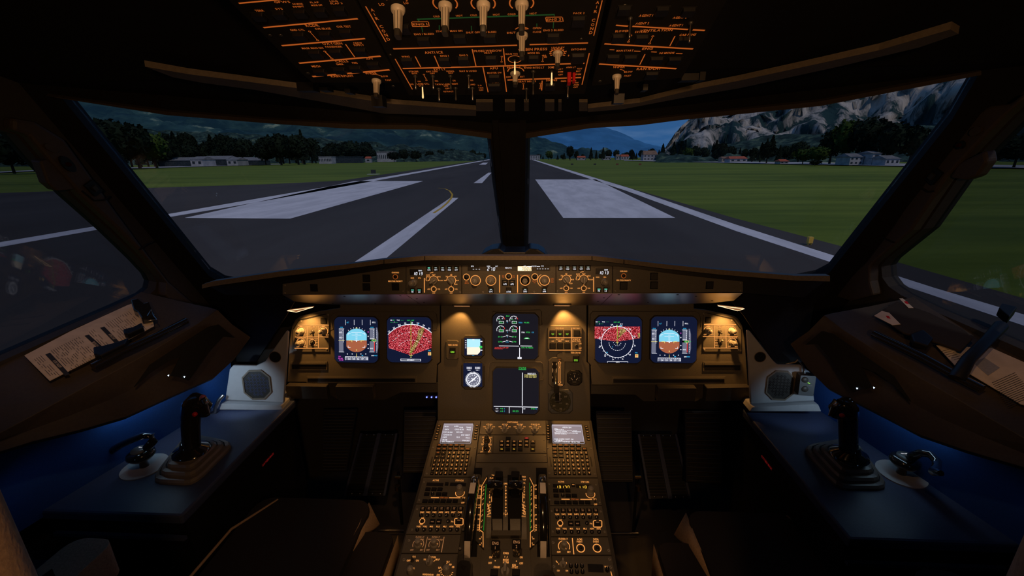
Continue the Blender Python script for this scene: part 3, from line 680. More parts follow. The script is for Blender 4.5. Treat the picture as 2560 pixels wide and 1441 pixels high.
# header trim strips, warm lit
m = MB(); m.pext(HD, [(360, 148), (470, 168), (560, 180), (752, 206), (790, 216), (980, 246), (1190, 262), (1190, 278), (960, 272), (800, 240), (640, 210), (500, 190), (430, 176)], .002, .014, 'shell_tan')
struct(m, 'trim_2')
m = MB(); m.pext(HD, [(2380, 50), (2200, 105), (2050, 140), (1850, 185), (1750, 205), (1600, 243), (1470, 258), (1470, 268), (1560, 260), (1700, 232), (1850, 205), (2100, 148), (2300, 98), (2400, 62)], .002, .014, 'shell_tan')
struct(m, 'trim_3')
m = MB()
for x0, x1 in ((1190, 1232), (1262, 1288), (1310, 1322), (1363, 1386), (1396, 1404), (1448, 1469)): m.pext(HD, [(x0, 246), (x1, 246), (x1, 269), (x0, 269)], .002, .01, 'shell_tan')
struct(m, 'trim_4')
m = MB(); m.pext(WL, [(120, 234), (420, 274), (700, 296), (880, 306), (1060, 309), (1226, 330), (1226, 343), (1060, 320), (880, 318), (700, 306), (420, 283), (150, 240)], -.01, .012, 'pillar'); struct(m, 'trim_5')
m = MB(); m.pext(WR, [(1313, 330), (1480, 304), (1600, 297), (1700, 285), (2050, 248), (2450, 172), (2450, 182), (2050, 260), (1700, 296), (1600, 309), (1480, 316), (1313, 343)], -.01, .012, 'pillar'); struct(m, 'trim_6')
# slanting window pillars with fittings
def pillar(S_, outer, name, label, fit, ring):
    r = thing(name, label, 'window pillar', S_.P(*outer[0], .03)); m = MB(); m.pext(S_, outer, .002, .035, 'pillar'); m.build('pillar_cover', r, bevel=.008)
    for kind, px, py, w, h, rot in fit:
        a, b = S_.L(px, py, .035); s = S_.S(px, py); c, sn = cos(rot), sin(rot); m = MB()
        if kind == 'oval':
            p = [(a+cos(t)*w*s[0]/2*c-sin(t)*h*s[1]/2*sn, b+cos(t)*w*s[0]/2*sn+sin(t)*h*s[1]/2*c) for t in [2*pi*i/20 for i in range(20)]]
            m.ext(S_, p, .035, .042, 'black'); m.cyl(S_, a, b, .006, .004, .042, .048, 'lamp_dot', 10); m.build('reading_lamp', r)
        elif kind == 'switch':
            p = [(a+x*c-y*sn, b+x*sn+y*c) for x, y in rrect(0, 0, w*s[0], h*s[1], 0)]; m.ext(S_, p, .035, .042, 'black')
            p = [(a+x*c-y*sn, b+x*sn+y*c) for x, y in rrect(0, 0, w*s[0]*.4, h*s[1]*.4, 0)]; m.ext(S_, p, .042, .048, 'knob_dk'); m.build('switch', r)
        else:
            p = [(a+x*c-y*sn, b+x*sn+y*c) for x, y in rrect(0, 0, w*s[0], h*s[1], .01)]; m.ext(S_, p, .035, .04, 'pillar'); m.build('latch_plate', r)
    m = MB()
    for pts in ring: m.tube([S_.P(*p, .036) for p in pts], .0025, 'hole', 6)
    m.build('joint_line', r)
pillar(SL, [(0, 290), (60, 300), (135, 345), (190, 420), (262, 520), (330, 610), (400, 700), (470, 760), (420, 775), (392, 735), (394, 704), (352, 650), (277, 576), (182, 490), (97, 400), (42, 335), (0, 322)],
       'window_pillar', 'slanting brown pillar cover beside the left side window', [('plate', 126, 370, 36, 16, -.5), ('oval', 165, 410, 26, 44, .55), ('switch', 230, 470, 26, 34, .6)], [[(205, 478), (235, 502), (262, 500), (272, 490)], [(348, 625), (365, 612), (382, 604)]])
pillar(SR, [(2560, 255), (2510, 260), (2470, 280), (2400, 350), (2330, 450), (2260, 560), (2190, 650), (2100, 735), (2150, 750), (2210, 735), (2200, 700), (2200, 665), (2213, 650), (2306, 573), (2400, 435), (2548, 283), (2600, 240), (2600, 225)],
       'window_pillar', 'slanting brown pillar cover beside the right side window', [('plate', 2442, 328, 30, 20, .5), ('oval', 2405, 362, 20, 20, 0), ('switch', 2338, 440, 26, 36, -.6)], [[(2298, 466), (2320, 480), (2335, 478)], [(2196, 586), (2215, 598), (2236, 607)]])
for S_, px, lb in ((SL, [(75, 400), (92, 395), (112, 398), (168, 470), (118, 474), (95, 455)], 'left'), (SR, [(2400, 440), (2420, 405), (2492, 372), (2498, 400), (2470, 438), (2445, 446)], 'right')):
    m = MB(); m.pext(S_, px, .0, .03, 'pillar'); tag(m.build('window_handle', bevel=.006), 'brown rounded grip behind the %s window pillar' % lb, 'window handle')
# ------------------------------------------------------------------ side sills, blue walls, consoles
def lerpX(px, x0, x1, p0, p1): return x0+(x1-x0)*(px-p0)/(p1-p0)
crease = [(-60, 1108), (0, 1077), (225, 955), (350, 890), (450, 831), (500, 802), (543, 771)]
cX = [-1.11, -1.10, -1.05, -1.02, -.985, -.965, -.95]
CR_ = [atX(*p, x) for p, x in zip(crease, cX)]
low = [(-60, 1160), (0, 1135), (300, 1060), (450, 990), (562, 940), (628, 850)]
lX = [-1.11, -1.10, -1.02, -.99, -.97, -.93]
LO = [atX(*p, x) for p, x in zip(low, lX)]
def resamp(pts, n):
    d = [0]
    for i in range(1, len(pts)): d.append(d[-1]+(pts[i]-pts[i-1]).length)
    out = []
    for k in range(n):
        t = d[-1]*k/(n-1); j = 0
        while j < len(d)-2 and d[j+1] < t: j += 1
        f = (t-d[j])/max(1e-9, d[j+1]-d[j]); out.append(pts[j].lerp(pts[j+1], min(1, f)))
    return out
N = 9
A = resamp(CR_, N); B = resamp(LO, N)
A = [A[0]+V((-.05, -.5, 0))]+A; B = [B[0]+V((-.05, -.5, 0))]+B; n = len(A)
def onS(p, z): # point on the side wall at height z with the same y
    return V((SL.o.x - ((p.y-SL.o.y)*SL.n.y+(z-SL.o.z)*SL.n.z)/SL.n.x, p.y, z))
T = [onS(p, p.z+.055) for p in A]; Bk = [V((p.x-.09, p.y, p.z-.005)) for p in B]; Tk = [V((p.x-.09, p.y, p.z-.05)) for p in A]
sm_ = MB(); ring_ = []
for i in range(n): ring_.append([T[i], A[i].lerp(T[i], .5)+V((0, 0, -.004)), A[i]+V((-.02, 0, .001)), A[i]+V((0, 0, -.006)), A[i].lerp(B[i], .5)+V((-.008, 0, 0)), B[i]+V((0, 0, .01)), B[i]+V((-.012, 0, 0)), Bk[i], Tk[i]])
sm_.loft(ring_, 'pillar', False)
for sg, mbx in (('left', sm_), ('right', mirrored(sm_))):
    r = thing('window_sill_panel', 'brown sloping sill panel with dark pocket under the %s side window' % sg, 'sill panel', mbx.v[0]); mbx.build('sill_body', r, bevel=.004, fix=True)
    # dark slanting pocket recess in the inner face
    pl = plane3(A[3], A[-2], B[4], u=(0, 1, 0)); m = MB()
    m.pext(pl, [(545, 812), (585, 845), (556, 842), (520, 880), (470, 952), (452, 945), (425, 940), (450, 893), (415, 905), (370, 935), (335, 968), (375, 912), (470, 850), (520, 818)], -.001, .004, 'hole')
    m2 = MB(); m2.pext(pl, [(416.5, 939), (420, 937.5), (419, 941.5)], .004, .006, 'wht_led'); m2.pext(pl, [(456.5, 941.5), (460, 941), (458.5, 944.5)], .004, .006, 'wht_led')
    if sg == 'right': m = mirrored(m); m2 = mirrored(m2)
    m.build('pocket', r, fix=True); m2.build('courtesy_light', r, fix=True)
# blue wall under the sill and blue console top
cw = [V((-1.10, 1.42, .62)), V((-1.235, .82, .62)), V((-1.30, .45, .62))]
for sg in (-1, 1):
    f = (lambda p: V(p)) if sg < 0 else mir
    side = 'left' if sg < 0 else 'right'
    m = MB(); q = [cw[0]+V((0, 0, -.02)), cw[2]+V((0, 0, -.02)), cw[2]+V((.03, 0, .36)), cw[0]+V((.03, 0, .22))]
    m.prism([[f(p) for p in q]], f(V((-.02, 0, 0))), 'blue_wall'); struct(m, 'wall_blue_'+side)
    m = MB(); top = [V((-.835, 1.40, .62)), V((-.835, .84, .62)), V((-1.24, .84, .62)), V((-1.11, 1.40, .62))]
    pz_ = Pl((0, 0, .62), (0, 0, 1))
    r = thing('side_console', 'dark blue side console beside the %s pilot seat' % side, 'console', f(V((-1., 1.1, 0))))
    m.prism([[f(p) for p in top]], (0, 0, -.03), 'console'); m.build('console_top', r, bevel=.006)
    m = MB(); m.prism([[f(p+V((0, 0, -.03))) for p in [V((-.845, 1.39, .62)), V((-.845, .86, .62)), V((-1.2, .86, .62)), V((-1.08, 1.39, .62))]]], (0, 0, -.58), 'black'); m.build('console_body', r)
    m = MB(); m.prism([[f(p) for p in [V((-.85, .845, .54)), V((-1.22, .845, .54)), V((-1.22, .845, .53)), V((-.85, .845, .53))]]], (0, .01, 0), 'console'); m.build('drawer_edge', r)
    m = MB(); ps = Pl(f(V((-.8445, 1.1, .5))), (1 if sg < 0 else -1, 0, 0), (0, -1 if sg > 0 else 1, 0))
    m.text(ps, 'OXYGEN MASK', *(ps.L(670, 1149) if sg < 0 else ps.L(1917, 1157)), .0085, .011, .001, 'reddim', 'c'); m.build('red_placard', r)
# rear-side blue shelf below console
    m = MB(); m.prism([[f(p) for p in [V((-1.05, .8, .50)), V((-1.05, .45, .50)), V((-1.3, .45, .50)), V((-1.3, .8, .50))]]], (0, 0, -.03), 'console'); tag(m.build('lower_shelf'), 'bluish shelf low behind the %s side console' % side, 'shelf')
# ------------------------------------------------------------------ glareshield hood
GS = Pl((0, 1.28, 1.135), (0, -cos(R_(8)), sin(R_(8))))
LIPY = 1.235
top = [(505, 712), (530, 704), (700, 679), (870, 661), (960, 649), (1062, 640), (1480, 640), (1560, 649), (1660, 661), (1800, 675), (1990, 690), (2075, 690)]
bot = [(505, 722), (530, 716), (700, 692), (870, 672), (960, 660), (1062, 651), (1480, 651), (1560, 660), (1660, 672), (1800, 687), (1990, 702), (2075, 704)]
def lipp(p, back=0.): return atY(*p, LIPY+.0002*abs(p[0]-1280)*0+back)
tf = [lipp(p) for p in top]; bf = [lipp(p) for p in bot]
def rear(p, s=1.):
    y = 1.97-.52*abs(p.x)/1.0; return V((p.x*1.02, max(y, p.y+.05), p.z-(max(y, p.y+.05)-p.y)*.36))
rings = []
for a, b in zip(tf, bf): rings.append([a, a+V((0, .02, .0005)), rear(a), rear(a)+V((0, 0, -.02)), b+V((0, .03, -.002)), b])
hood = thing('glareshield_hood', 'brown padded hood running across above the glareshield controls', 'glareshield', (0, 1.5, 1.1))
m = MB(); m.loft(rings, 'shell_tan', False); m.build('hood_pad', hood, fix=True)
m = MB()
for x in (1062, 1480, 960, 1560): m.tube([lipp((x, 641 if x in (1062, 1480) else 650), -.001), lipp((x, 652 if x in (1062, 1480) else 661), -.001)], .0012, 'hole', 5)
m.build('seam', hood)
# dark recess behind lip, face backing and underside strip (brushed metal)
m = MB(); m.pext(GS, [(520, 716), (870, 668), (1016, 652), (1530, 652), (1660, 668), (2070, 700), (2010, 745), (1857, 733), (1857, 731), (707, 737), (560, 738)], -.03, -.004, 'black'); m.build('face_backing', hood, fix=True)
US = Pl(GS.P(1280, 737, 0), (0, -.45, -.89))
m = MB(); q = [(707, 738), (1857, 733), (1835, 752), (1780, 758), (1700, 761), (1560, 764), (1000, 765), (870, 763), (790, 760), (735, 754)]
m.pext(US, q, -.0006, 0, 'brushed'); m.build('brushed_underside', hood, fix=True)
m = MB()
for x, y in ((861, 741), (1001, 740), (1042, 747), (1060, 756), (1045, 758), (938, 759), (832, 759), (777, 759), (1510, 745), (1495, 754), (1547, 737), (1694, 737), (1740, 741), (1620, 756), (1780, 752)):
    a, b = US.L(x, y); m.cyl(US, a, b, .0035, .0035, 0, .0008, 'hole', 10)
for x0, y0, x1, y1 in ((1016, 738, 1056, 764), (1530, 736, 1500, 764)): a, b = US.L(x0, y0); c, d = US.L(x1, y1); m.line(US, a, b, c, d, .0015, .0006, 'hole')
m.build('fastener_holes', hood)
# side fill between hood and walls
for sg, px in (('left', [(505, 722), (707, 700), (707, 745), (735, 756), (715, 790), (640, 905), (560, 905), (545, 770), (480, 700)]), ('right', [(2075, 704), (1857, 695), (1857, 740), (1830, 756), (1860, 790), (1935, 905), (2010, 905), (2035, 760), (2110, 700)])):
    m = MB(); m.pext(Pl((0, 1.46, 0), (0, -1, 0)), px, -.01, 0, 'black'); tag(m.build('bulkhead_cover'), 'black cover panel beside the %s end of the glareshield' % sg, 'cover')
# ================================================================== MAIN INSTRUMENT PANEL
MP = Pl((0, 1.5, .85), (0, -cos(R_(15)), sin(R_(15))))
PLB = [(718, 955), (724, 850), (730, 815), (738, 800), (752, 790), (800, 778), (850, 770), (850, 745), (1099, 745), (1099, 906), (1092, 912), (1090, 958)]
PRB = [(1470, 745), (1735, 745), (1735, 772), (1770, 776), (1835, 790), (1845, 797), (1856, 815), (1862, 850), (1870, 962), (1479, 962), (1477, 914), (1470, 906)]
PCB = [(1102, 742), (1467, 742), (1467, 906), (1474, 912), (1477, 1053), (1094, 1053), (1094, 914), (1102, 907)]
def mip(px, name, label, slots):
    r = thing(name, label, 'instrument panel', MP.P(*px[0])); m = MB(); m.pext(MP, px, -.03, 0, 'panel'); m.build('panel_plate', r, bevel=.002); return r
mL = mip(PLB, 'instrument_panel', 'brown left instrument panel holding the two left square displays', 0)
mR = mip(PRB, 'instrument_panel', 'brown right instrument panel holding the two right square displays', 0)
mC = mip(PCB, 'instrument_panel', 'tall brown centre instrument panel with two stacked square displays', 0)
def trimlines(root, polys, name='raised_surround', w=2., closed=False):
    for pts in polys:
        m = MB(); q = [MP.P(*p, .0008) for p in pts]; m.tube(q, .0016, 'panel', 6, closed=closed); m.build(name, root)
def slots(root, items):
    for (x0, y0, x1, y1) in items:
        m = MB(); m.pext(MP, [(x0, y0), (x1, y0), (x1, y1), (x0, y1)], 0, .003, 'panel'); m.pext(MP, [(x0+3, y0+2), (x1-3, y0+2), (x1-3, y0+(y1-y0)*.32), (x0+3, y0+(y1-y0)*.32)], .003, .006, 'panel')
        m.pext(MP, [(x0+3, y0+(y1-y0)*.36), (x1-3, y0+(y1-y0)*.36), (x1-3, y1-2), (x0+3, y1-2)], .003, .0035, 'black'); m.build('chart_slot', root)
slots(mL, [(767, 941, 1041, 957), (728, 904, 819, 925)]); slots(mR, [(1530, 942, 1813, 959), (1757, 905, 1853, 928)])
trimlines(mL, [[(825, 827), (832, 824), (826, 795), (832, 784), (845, 780), (1085, 780), (1092, 786), (1094, 824), (1083, 826)], [(977, 911), (1066, 911)]])
trimlines(mR, [[(1740, 826), (1752, 823), (1752, 795), (1747, 783), (1738, 779), (1482, 779), (1476, 786), (1474, 824)], [(1502, 913), (1592, 913)]])
trimlines(mC, [[(1221, 815), (1230, 813), (1232, 779), (1350, 775), (1354, 780), (1355, 812), (1345, 814)], [(1220, 951), (1224, 909), (1230, 906), (1352, 906), (1357, 910), (1358, 950), (1348, 952)]])
m = MB(); m.pext(MP, [(1094, 768), (1101, 768), (1101, 907), (1094, 913), (1094, 952), (1090, 956), (1090, 912), (1097, 905), (1097, 768)], -.02, -.004, 'hole'); m.build('gap_shadow', mC, fix=True)
# ---- square displays
def display(px, py, w, h, name, label, scr='scr', root=None):
    r = thing(name, label, 'display', MP.P(px, py)); a, b = MP.L(px, py); sx, sy = MP.S(px, py); W, H = w*sx, h*sy; c = W*.10
    m = MB(); m.frus(MP, oct_(a, b, W+.010, H+.010, c), oct_(a, b, W+.004, H+.004, c*.95), 0, .006, 'panel_dk')
    m.build('bezel', r, bevel=.001)
    m = MB(); m.ext(MP, rrect(a, b, W, H, W*.12, 5), .004, .0066, scr); m.build('screen', r)
    return r, Panel(MP, r, .0068)
def attitude(P, cx, cy, fo=0):
    # round-cornered attitude ball
    R = 29.5; hw = 25.5
    def arc(a0, a1, n, rr=R): return [(cx+rr*cos(R_(a0+(a1-a0)*i/n)), cy-rr*sin(R_(a0+(a1-a0)*i/n))) for i in range(n+1)]
    aa = math.degrees(math.acos(hw/R))
    P.ppoly(arc(aa, 180-aa, 18) + [(cx-hw, cy), (cx+hw, cy)], 'sky_pfd'); P.ppoly([(cx-hw, cy), ] + arc(180+aa, 360-aa, 18) + [(cx+hw, cy)], 'gnd_pfd')
    for q in range(-3, 4): t = R_(90+q*13); P.line(cx+cos(t)*(R+1), cy-sin(t)*(R+1), cx+cos(t)*(R+4), cy-sin(t)*(R+4), .9, 'wht', .001)
    P.rect(cx, cy-R-1.5, 4, 2, 'yel', .001)
    for dy, w in ((-20, 26), (-16, 6), (-13, 24), (-9.5, 5), (-6, 5), (-3, 4)): P.rect(cx, cy+dy, w, .8, 'wht', .001)
    for s in (-1, 1):
        P.rect(cx+s*15, cy, 9, 1.2, 'yel', .001); P.rect(cx+s*11.5, cy+2, 1.2, 4, 'yel', .001)
        for t in (-1, 1): P.rect(cx+s*18, cy+t*17.5, 6, 1, 'wht', .001); P.rect(cx+s*21, cy+t*15.5, 1, 5, 'wht', .001)
    P.rect(cx, cy, 14, 1, 'wht', .0011); P.ppoly([(cx-3, cy), (cx+3, cy), (cx, cy+4)], 'wht', .0012); P.rect(cx, cy+24, 2.5, 2.5, 'yel', .001)
    # speed tape
    x = cx-38.5; P.rect(x, cy, 11, 57, 'tape'); P.rect(x+1, cy-29, 13, 1, 'wht', .001); P.rect(x+1, cy+29, 13, 1, 'wht', .001); P.rect(x+5.5, cy-12, .8, 34, 'wht', .001)
    P.text('60', x-1.5, cy-20, 4.2, 6, 'wht', dh=.001); P.text('40', x-1.5, cy-7, 4.2, 6, 'wht', dh=.001); P.rect(x+1, cy, 15, .9, 'yel', .0012); P.text('150', x+1, cy-32.5, 3, 7, 'cyan')
    for q in range(5): P.rect(x+4.6, cy-25+q*6, 2, .7, 'wht', .001)
    # altitude tape
    x = cx+38.5; P.rect(x, cy, 11, 57, 'tape'); P.rect(x, cy-29, 13, 1, 'wht', .001); P.rect(x, cy+29, 13, 1, 'wht', .001); P.rect(x+5.5, cy-12, .8, 34, 'wht', .001)
    P.rect(x+6.3, cy+15, 1.8, 24, 'redl', .001); P.rect(x, cy, 13, 4.6, 'hole', .001); P.text('100', x+3, cy, 3.6, 9, 'grn', dh=.0014); P.ring(x+6, cy, 3.6, .9, k='yel', dh=.0014)
    P.text('000', x-1, cy-4.5, 3, 8, 'wht', dh=.0012); P.text('005', x-1, cy+20, 3.2, 8, 'wht', dh=.0012); P.text('6000', x, cy-32.5, 3, 8, 'cyan')
    for q in range(5): P.rect(x+4.6, cy-25+q*5, 2, .7, 'wht', .001)
    # vertical speed scale
    x = cx+50.5; P.ppoly([(x-2, cy-32), (x+1, cy-32), (x+3.6, cy-18), (x+3.6, cy+18), (x+1, cy+31), (x-2, cy+31)], 'tape')
    for q in (-24, -19, -14, -8, 8, 14, 19, 24): P.rect(x-.5, cy+q, 1.6, 1, 'wht', .001)
    P.rect(x, cy, 7, .8, 'grn', .0012)
    for q, k in ((-21, 'mag'), (-10, 'wht'), (10, 'wht'), (20, 'wht')): P.disc(cx+29, cy+q, 1.4, k)
    for q in (-23, -11, 11, 23): P.disc(cx+q, cy+34, 1.3, 'wht')
    # mode bars, heading tape
    for q in (-28, -6, 14, 34.5): P.rect(cx+q, cy-45, .9, 13, 'wht')
    P.text('ALT', cx-22, cy-45, 3.4, 6, 'cyan'); P.text('1FD2', cx+43, cy-45, 3.4, 8, 'wht')
    P.rect(cx+0, cy+45.3, 57, 8.6, 'tape'); P.rect(cx, cy+41, 57, .9, 'wht', .001); P.rect(cx-28.5, cy+45.3, .8, 8.6, 'wht', .001); P.rect(cx+28.5, cy+45.3, .8, 8.6, 'wht', .001)
    for i, t in enumerate(('24', '25', '26', '27', '28')): P.text(t, cx-18+i*11, cy+46.5, 4.2, 5.5, 'wht', dh=.001)
    for q in range(11): P.rect(cx-26+q*5.2, cy+42.5, .7, 2, 'wht', .0011)
    P.rect(cx, cy+37, 1, 9, 'yel', .0012); P.ppoly([(cx+12, cy+36.5), (cx+17, cy+36.5), (cx+14.5, cy+40)], 'cyan'); P.text('QNH', cx+40, cy+38, 3, 6, 'wht'); P.text('1013', cx+47.5, cy+38, 3, 8, 'cyan')
def navtext(P, x0, y0):
    P.text('GS', x0, y0, 3.2, 5, 'wht'); P.text('0', x0+6, y0, 3.4, 2.6, 'grn'); P.text('TAS', x0+17, y0, 3.2, 7, 'wht'); P.text('---', x0+27, y0, 2.6, 6, 'grn')
    P.text('---', x0+1, y0+5, 2.6, 7, 'grn'); P.text('/', x0+7, y0+5, 3.4, 2, 'wht'); P.text('---', x0+13, y0+5, 2.6, 7, 'grn')
W0 = 108
r, P = display(892, 849.5, 108, 113, 'primary_flight_display', 'outer left square display showing a blue and brown attitude ball')
attitude(P, 891.5, 851.5); P.text('DFV', 849.5, 892, 3, 6, 'mag'); P.text('111.40', 851.5, 896.5, 2.8, 11, 'mag'); P.text('0.4 NM', 853, 900.5, 2.8, 10, 'mag'); P.done(legend='symbology')
r, P = display(1683, 849.5, 114, 115, 'primary_flight_display', 'outer right square display showing a blue and brown attitude ball')
attitude(P, 1673, 854.5); P.done(legend='symbology')
# left navigation display: arc with red terrain fan
r, P = display(1024, 849.5, 110, 113, 'navigation_display', 'inner left square display filled with a red terrain fan')
cx, cy, R = 1027.5, 888, 75.5
def arcp(cx, cy, R, a0, a1, n=24): return [(cx+R*cos(R_(a0+(a1-a0)*i/n)), cy-R*sin(R_(a0+(a1-a0)*i/n))) for i in range(n+1)]
P.ppoly([(971.5, 870.5), (1027.5, 889), (1079, 870.5), (1079, 832)] + arcp(cx, cy, R, 47.5, 139, 26)[1:] + [(971.5, 837)], 'terr')
P.ppoly([(1059, 817), (1046, 825), (1043, 845), (1034, 862), (1022, 884), (1032, 882), (1042, 866), (1053, 845), (1061, 825)], 'terr_amb', .0009)
P.g.v and P.ring(cx, cy, R, 1.5, 47, 139, 'wht', .0012, 90)
for i, t in enumerate(('22', '23', '24', '25', '26', '27', '28', '29')):
    an = 133-i*10.9-(0 if i < 4 else 1); P.text(t, cx+cos(R_(an))*(R+5), cy-sin(R_(an))*(R+5), 4.6 if t in ('24', '27') else 3.8, 6.5 if t in ('24', '27') else 5.2, 'wht', rot=R_(an-90)*.8)
    P.line(cx+cos(R_(an))*R, cy-sin(R_(an))*R, cx+cos(R_(an))*(R+2.6), cy-sin(R_(an))*(R+2.6), .8, 'wht', .0012)
for rr in (56, 37):
    for i in range(12): P.ring(cx, cy, rr, .9, 35+i*9.5, 39+i*9.5, 'wht', .0012, 200)
P.rect(cx, 848, 1, 88, 'lime', .0013); P.rect(cx, 889.5, 9, 1, 'yel', .0013); P.rect(cx, 891, 1, 7, 'yel', .0013); P.rect(cx, 893.5, 4, .9, 'yel', .0013)
P.ppoly([(1044.5, 808.5), (1048.5, 808.5), (1046.5, 812.5)], 'cyan', .0013); P.text('RWY', 1022, 801.5, 3, 8, 'grn'); P.text('APP', 1032, 801.5, 3, 7, 'grn'); navtext(P, 978.5, 801)
P.rect(1074, 885, 7.5, 8, 'yel'); P.rect(1074, 883, 5, 2.4, 'redl', .001); P.rect(1074, 887.3, 5, 1.6, 'redl', .001); P.text('TERR', 1073.5, 877, 2.4, 7, 'cyan')
P.rect(1027, 900.5, 51, 5.5, 'wht'); P.rect(1027, 900.5, 48.5, 3, 'scr', .001); P.text('GPS PRIMARY', 1027, 900.5, 2.2, 18, 'wht', dh=.0014); P.done(legend='symbology')
# right navigation display: rose
r, P = display(1545, 849.5, 115, 115, 'navigation_display', 'inner right square display with a full compass rose and a red terrain band')
cx, cy, R = 1543, 855.5, 39.5
P.ppoly([(1486.5, 817), (1600, 817), (1600, 846), (1543, 855), (1486.5, 847)], 'terr'); P.ppoly([(1550, 823), (1562, 822), (1566, 828), (1556, 836), (1548, 846), (1544, 846), (1548, 834)], 'terr_amb', .0009); P.ppoly([(1594, 834), (1600, 832), (1600, 845), (1595, 845)], 'terr_amb', .0009)
P.ring(cx, cy, R, 1.3, k='wht', dh=.0012, seg=72)
for i in range(36): t = R_(i*10+3); q = R+(3.4 if i % 2 else 2.2); P.line(cx+cos(t)*R, cy-sin(t)*R, cx+cos(t)*q, cy-sin(t)*q, .8, 'wht', .0012)
for t, an in (('24', 107), ('27', 77), ('30', 45), ('33', 17), ('0', -12), ('3', -45), ('6', -72), ('9', 257), ('12', 228), ('15', 195), ('18', 168), ('21', 137)):
    P.text(t, cx+cos(R_(an))*(R+5.6), cy-sin(R_(an))*(R+5.6), 4.6 if t == '27' else 3.6, (3.4 if len(t) < 2 else 5.6)+(1.2 if t == '27' else 0), 'wht', rot=R_(an-90)*.6)
for i in range(12): P.ring(cx, cy+1, 20.5, 1, 180+i*15, 189+i*15, 'wht', .0012, 160)
for i in range(6): P.ring(cx, cy, 9.5, 1.4, 185+i*30, 195+i*30, 'wht', .0012, 160)
P.rect(cx, 834, 1, 43, 'lime', .0013); P.rect(cx, 857, 8, 1, 'yel', .0013); P.rect(cx, 858.5, 1, 7, 'yel', .0013); P.text('RWY APP', 1542, 806, 3, 15, 'grn'); navtext(P, 1491.5, 805)
P.ppoly([(1550, 813.5), (1555, 813.5), (1552.5, 817)], 'cyan', .0013); P.rect(1591.5, 890.5, 8, 8, 'yel'); P.rect(1591.5, 888.7, 5.4, 2.4, 'redl', .001); P.rect(1591.5, 892.8, 5.4, 1.6, 'redl', .001); P.text('TERR', 1590.5, 882.5, 2.4, 7, 'cyan')
P.text('5', 1531.5, 867.5, 2.6, 2, 'cyan'); P.text('10', 1517.5, 881.5, 2.6, 4, 'cyan')
P.rect(1544, 904.5, 51, 1, 'wht'); P.rect(1518.5, 905.8, .9, 3, 'wht'); P.rect(1569.5, 905.8, .9, 3, 'wht'); P.text('GPS', 1544, 906, 2.2, 9, 'wht'); P.done(legend='symbology')
# engine display (upper centre)
r, P = display(1288.5, 841, 113, 113, 'engine_warning_display', 'upper centre square display with four small engine dials', 'scr_dk')
for cx, cy, v in ((1252, 800.5, '2.2'), (1284.5, 800.5, '2.2'), (1252, 825, '358'), (1284.5, 825, '358')):
    P.ring(cx, cy, 10, 1.1, 45, 200, 'wht', .0008, 60); P.ring(cx, cy, 10, 1.1, 10, 45, 'redl', .0008, 60)
    lo = cy > 810; a = 110 if lo else 172
    P.line(cx, cy, cx+cos(R_(a))*8, cy-sin(R_(a))*8, .8, 'grn', .001)
    for q in range(4): t = R_(50+q*34); P.line(cx+cos(t)*8, cy-sin(t)*8, cx+cos(t)*10, cy-sin(t)*10, .9, 'wht', .001)
    P.rect(cx+1.5, cy+6 if not lo else cy+2.5, 12.5, 6.6, 'wht'); P.rect(cx+1.5, cy+6 if not lo else cy+2.5, 11, 5.2, 'scr_dk', .001); P.text('22.1' if not lo else '358', cx+1.5, cy+6 if not lo else cy+2.5, 3.6, 9, 'grn', dh=.0014)
    if not lo: P.text('5', cx-4.5, cy-3.5, 2.6, 2.2, 'wht'); P.text('10', cx+4.5, cy-3.5, 2.6, 3.6, 'wht')
P.text('IDLE', 1269.5, 790.5, 3, 8, 'grn'); P.text('N1', 1268, 803, 3, 4, 'wht'); P.text('%', 1268, 806.5, 2.4, 2, 'cyan'); P.text('EGT', 1268, 827, 3, 6, 'wht'); P.text('C', 1268.5, 831, 2.4, 2, 'cyan')
P.text('TOGA', 1301, 807, 3.2, 10, 'cyan'); P.text('90.8%', 1316.5, 807, 3.2, 13, 'grn')
for y, v, t, u in ((842.5, '57.8', 'N2', '%'), (855, '270', 'F.F', 'KG/H')):
    P.text(v, 1250.5, y, 3.2, 10, 'grn'); P.text(v, 1285.5, y, 3.2, 10, 'grn'); P.text(t, 1268, y-3, 3, 5, 'wht'); P.text(u, 1268, y+.6, 2.4, 7 if len(u) > 1 else 2, 'cyan'); P.line(1256, y+.5, 1264, y-1.6, 1., 'wht'); P.line(1273, y-1.6, 1281, y+.5, 1., 'wht')
P.rect(1299, 839.5, 1.6, 46, 'wht'); P.rect(1272.5, 865.5, 50, 1.5, 'wht'); P.rect(1315.5, 865.5, 30, 1.5, 'wht'); P.rect(1299, 881.5, 1.6, 23, 'wht'); P.rect(1299, 895.5, 10, 5, 'wht'); P.text('ADV', 1299, 895.5, 3, 6.5, 'tape', dh=.001)
P.text('FOB:', 1308, 831.5, 3.4, 8, 'wht'); P.text('9720', 1320, 831.5, 3.4, 10, 'grn'); P.text('KG', 1332, 831.5, 3.2, 5, 'cyan')
P.ppoly([(1309, 848), (1325, 848), (1321, 844.5), (1313, 844.5)], 'grn'); P.ppoly([(1312, 847.3), (1322, 847.3), (1319, 845.3), (1315, 845.3)], 'wht', .001)
P.text('AUTO FLT', 1246.5, 870, 3.4, 20, 'redl'); P.rect(1246.5, 872.8, 21, .7, 'redl'); P.text('AP OFF', 1264, 870, 3.4, 14, 'redl'); P.text('CTR TK FEEDG', 1318, 869.8, 3.4, 29, 'grn'); P.done(legend='symbology')
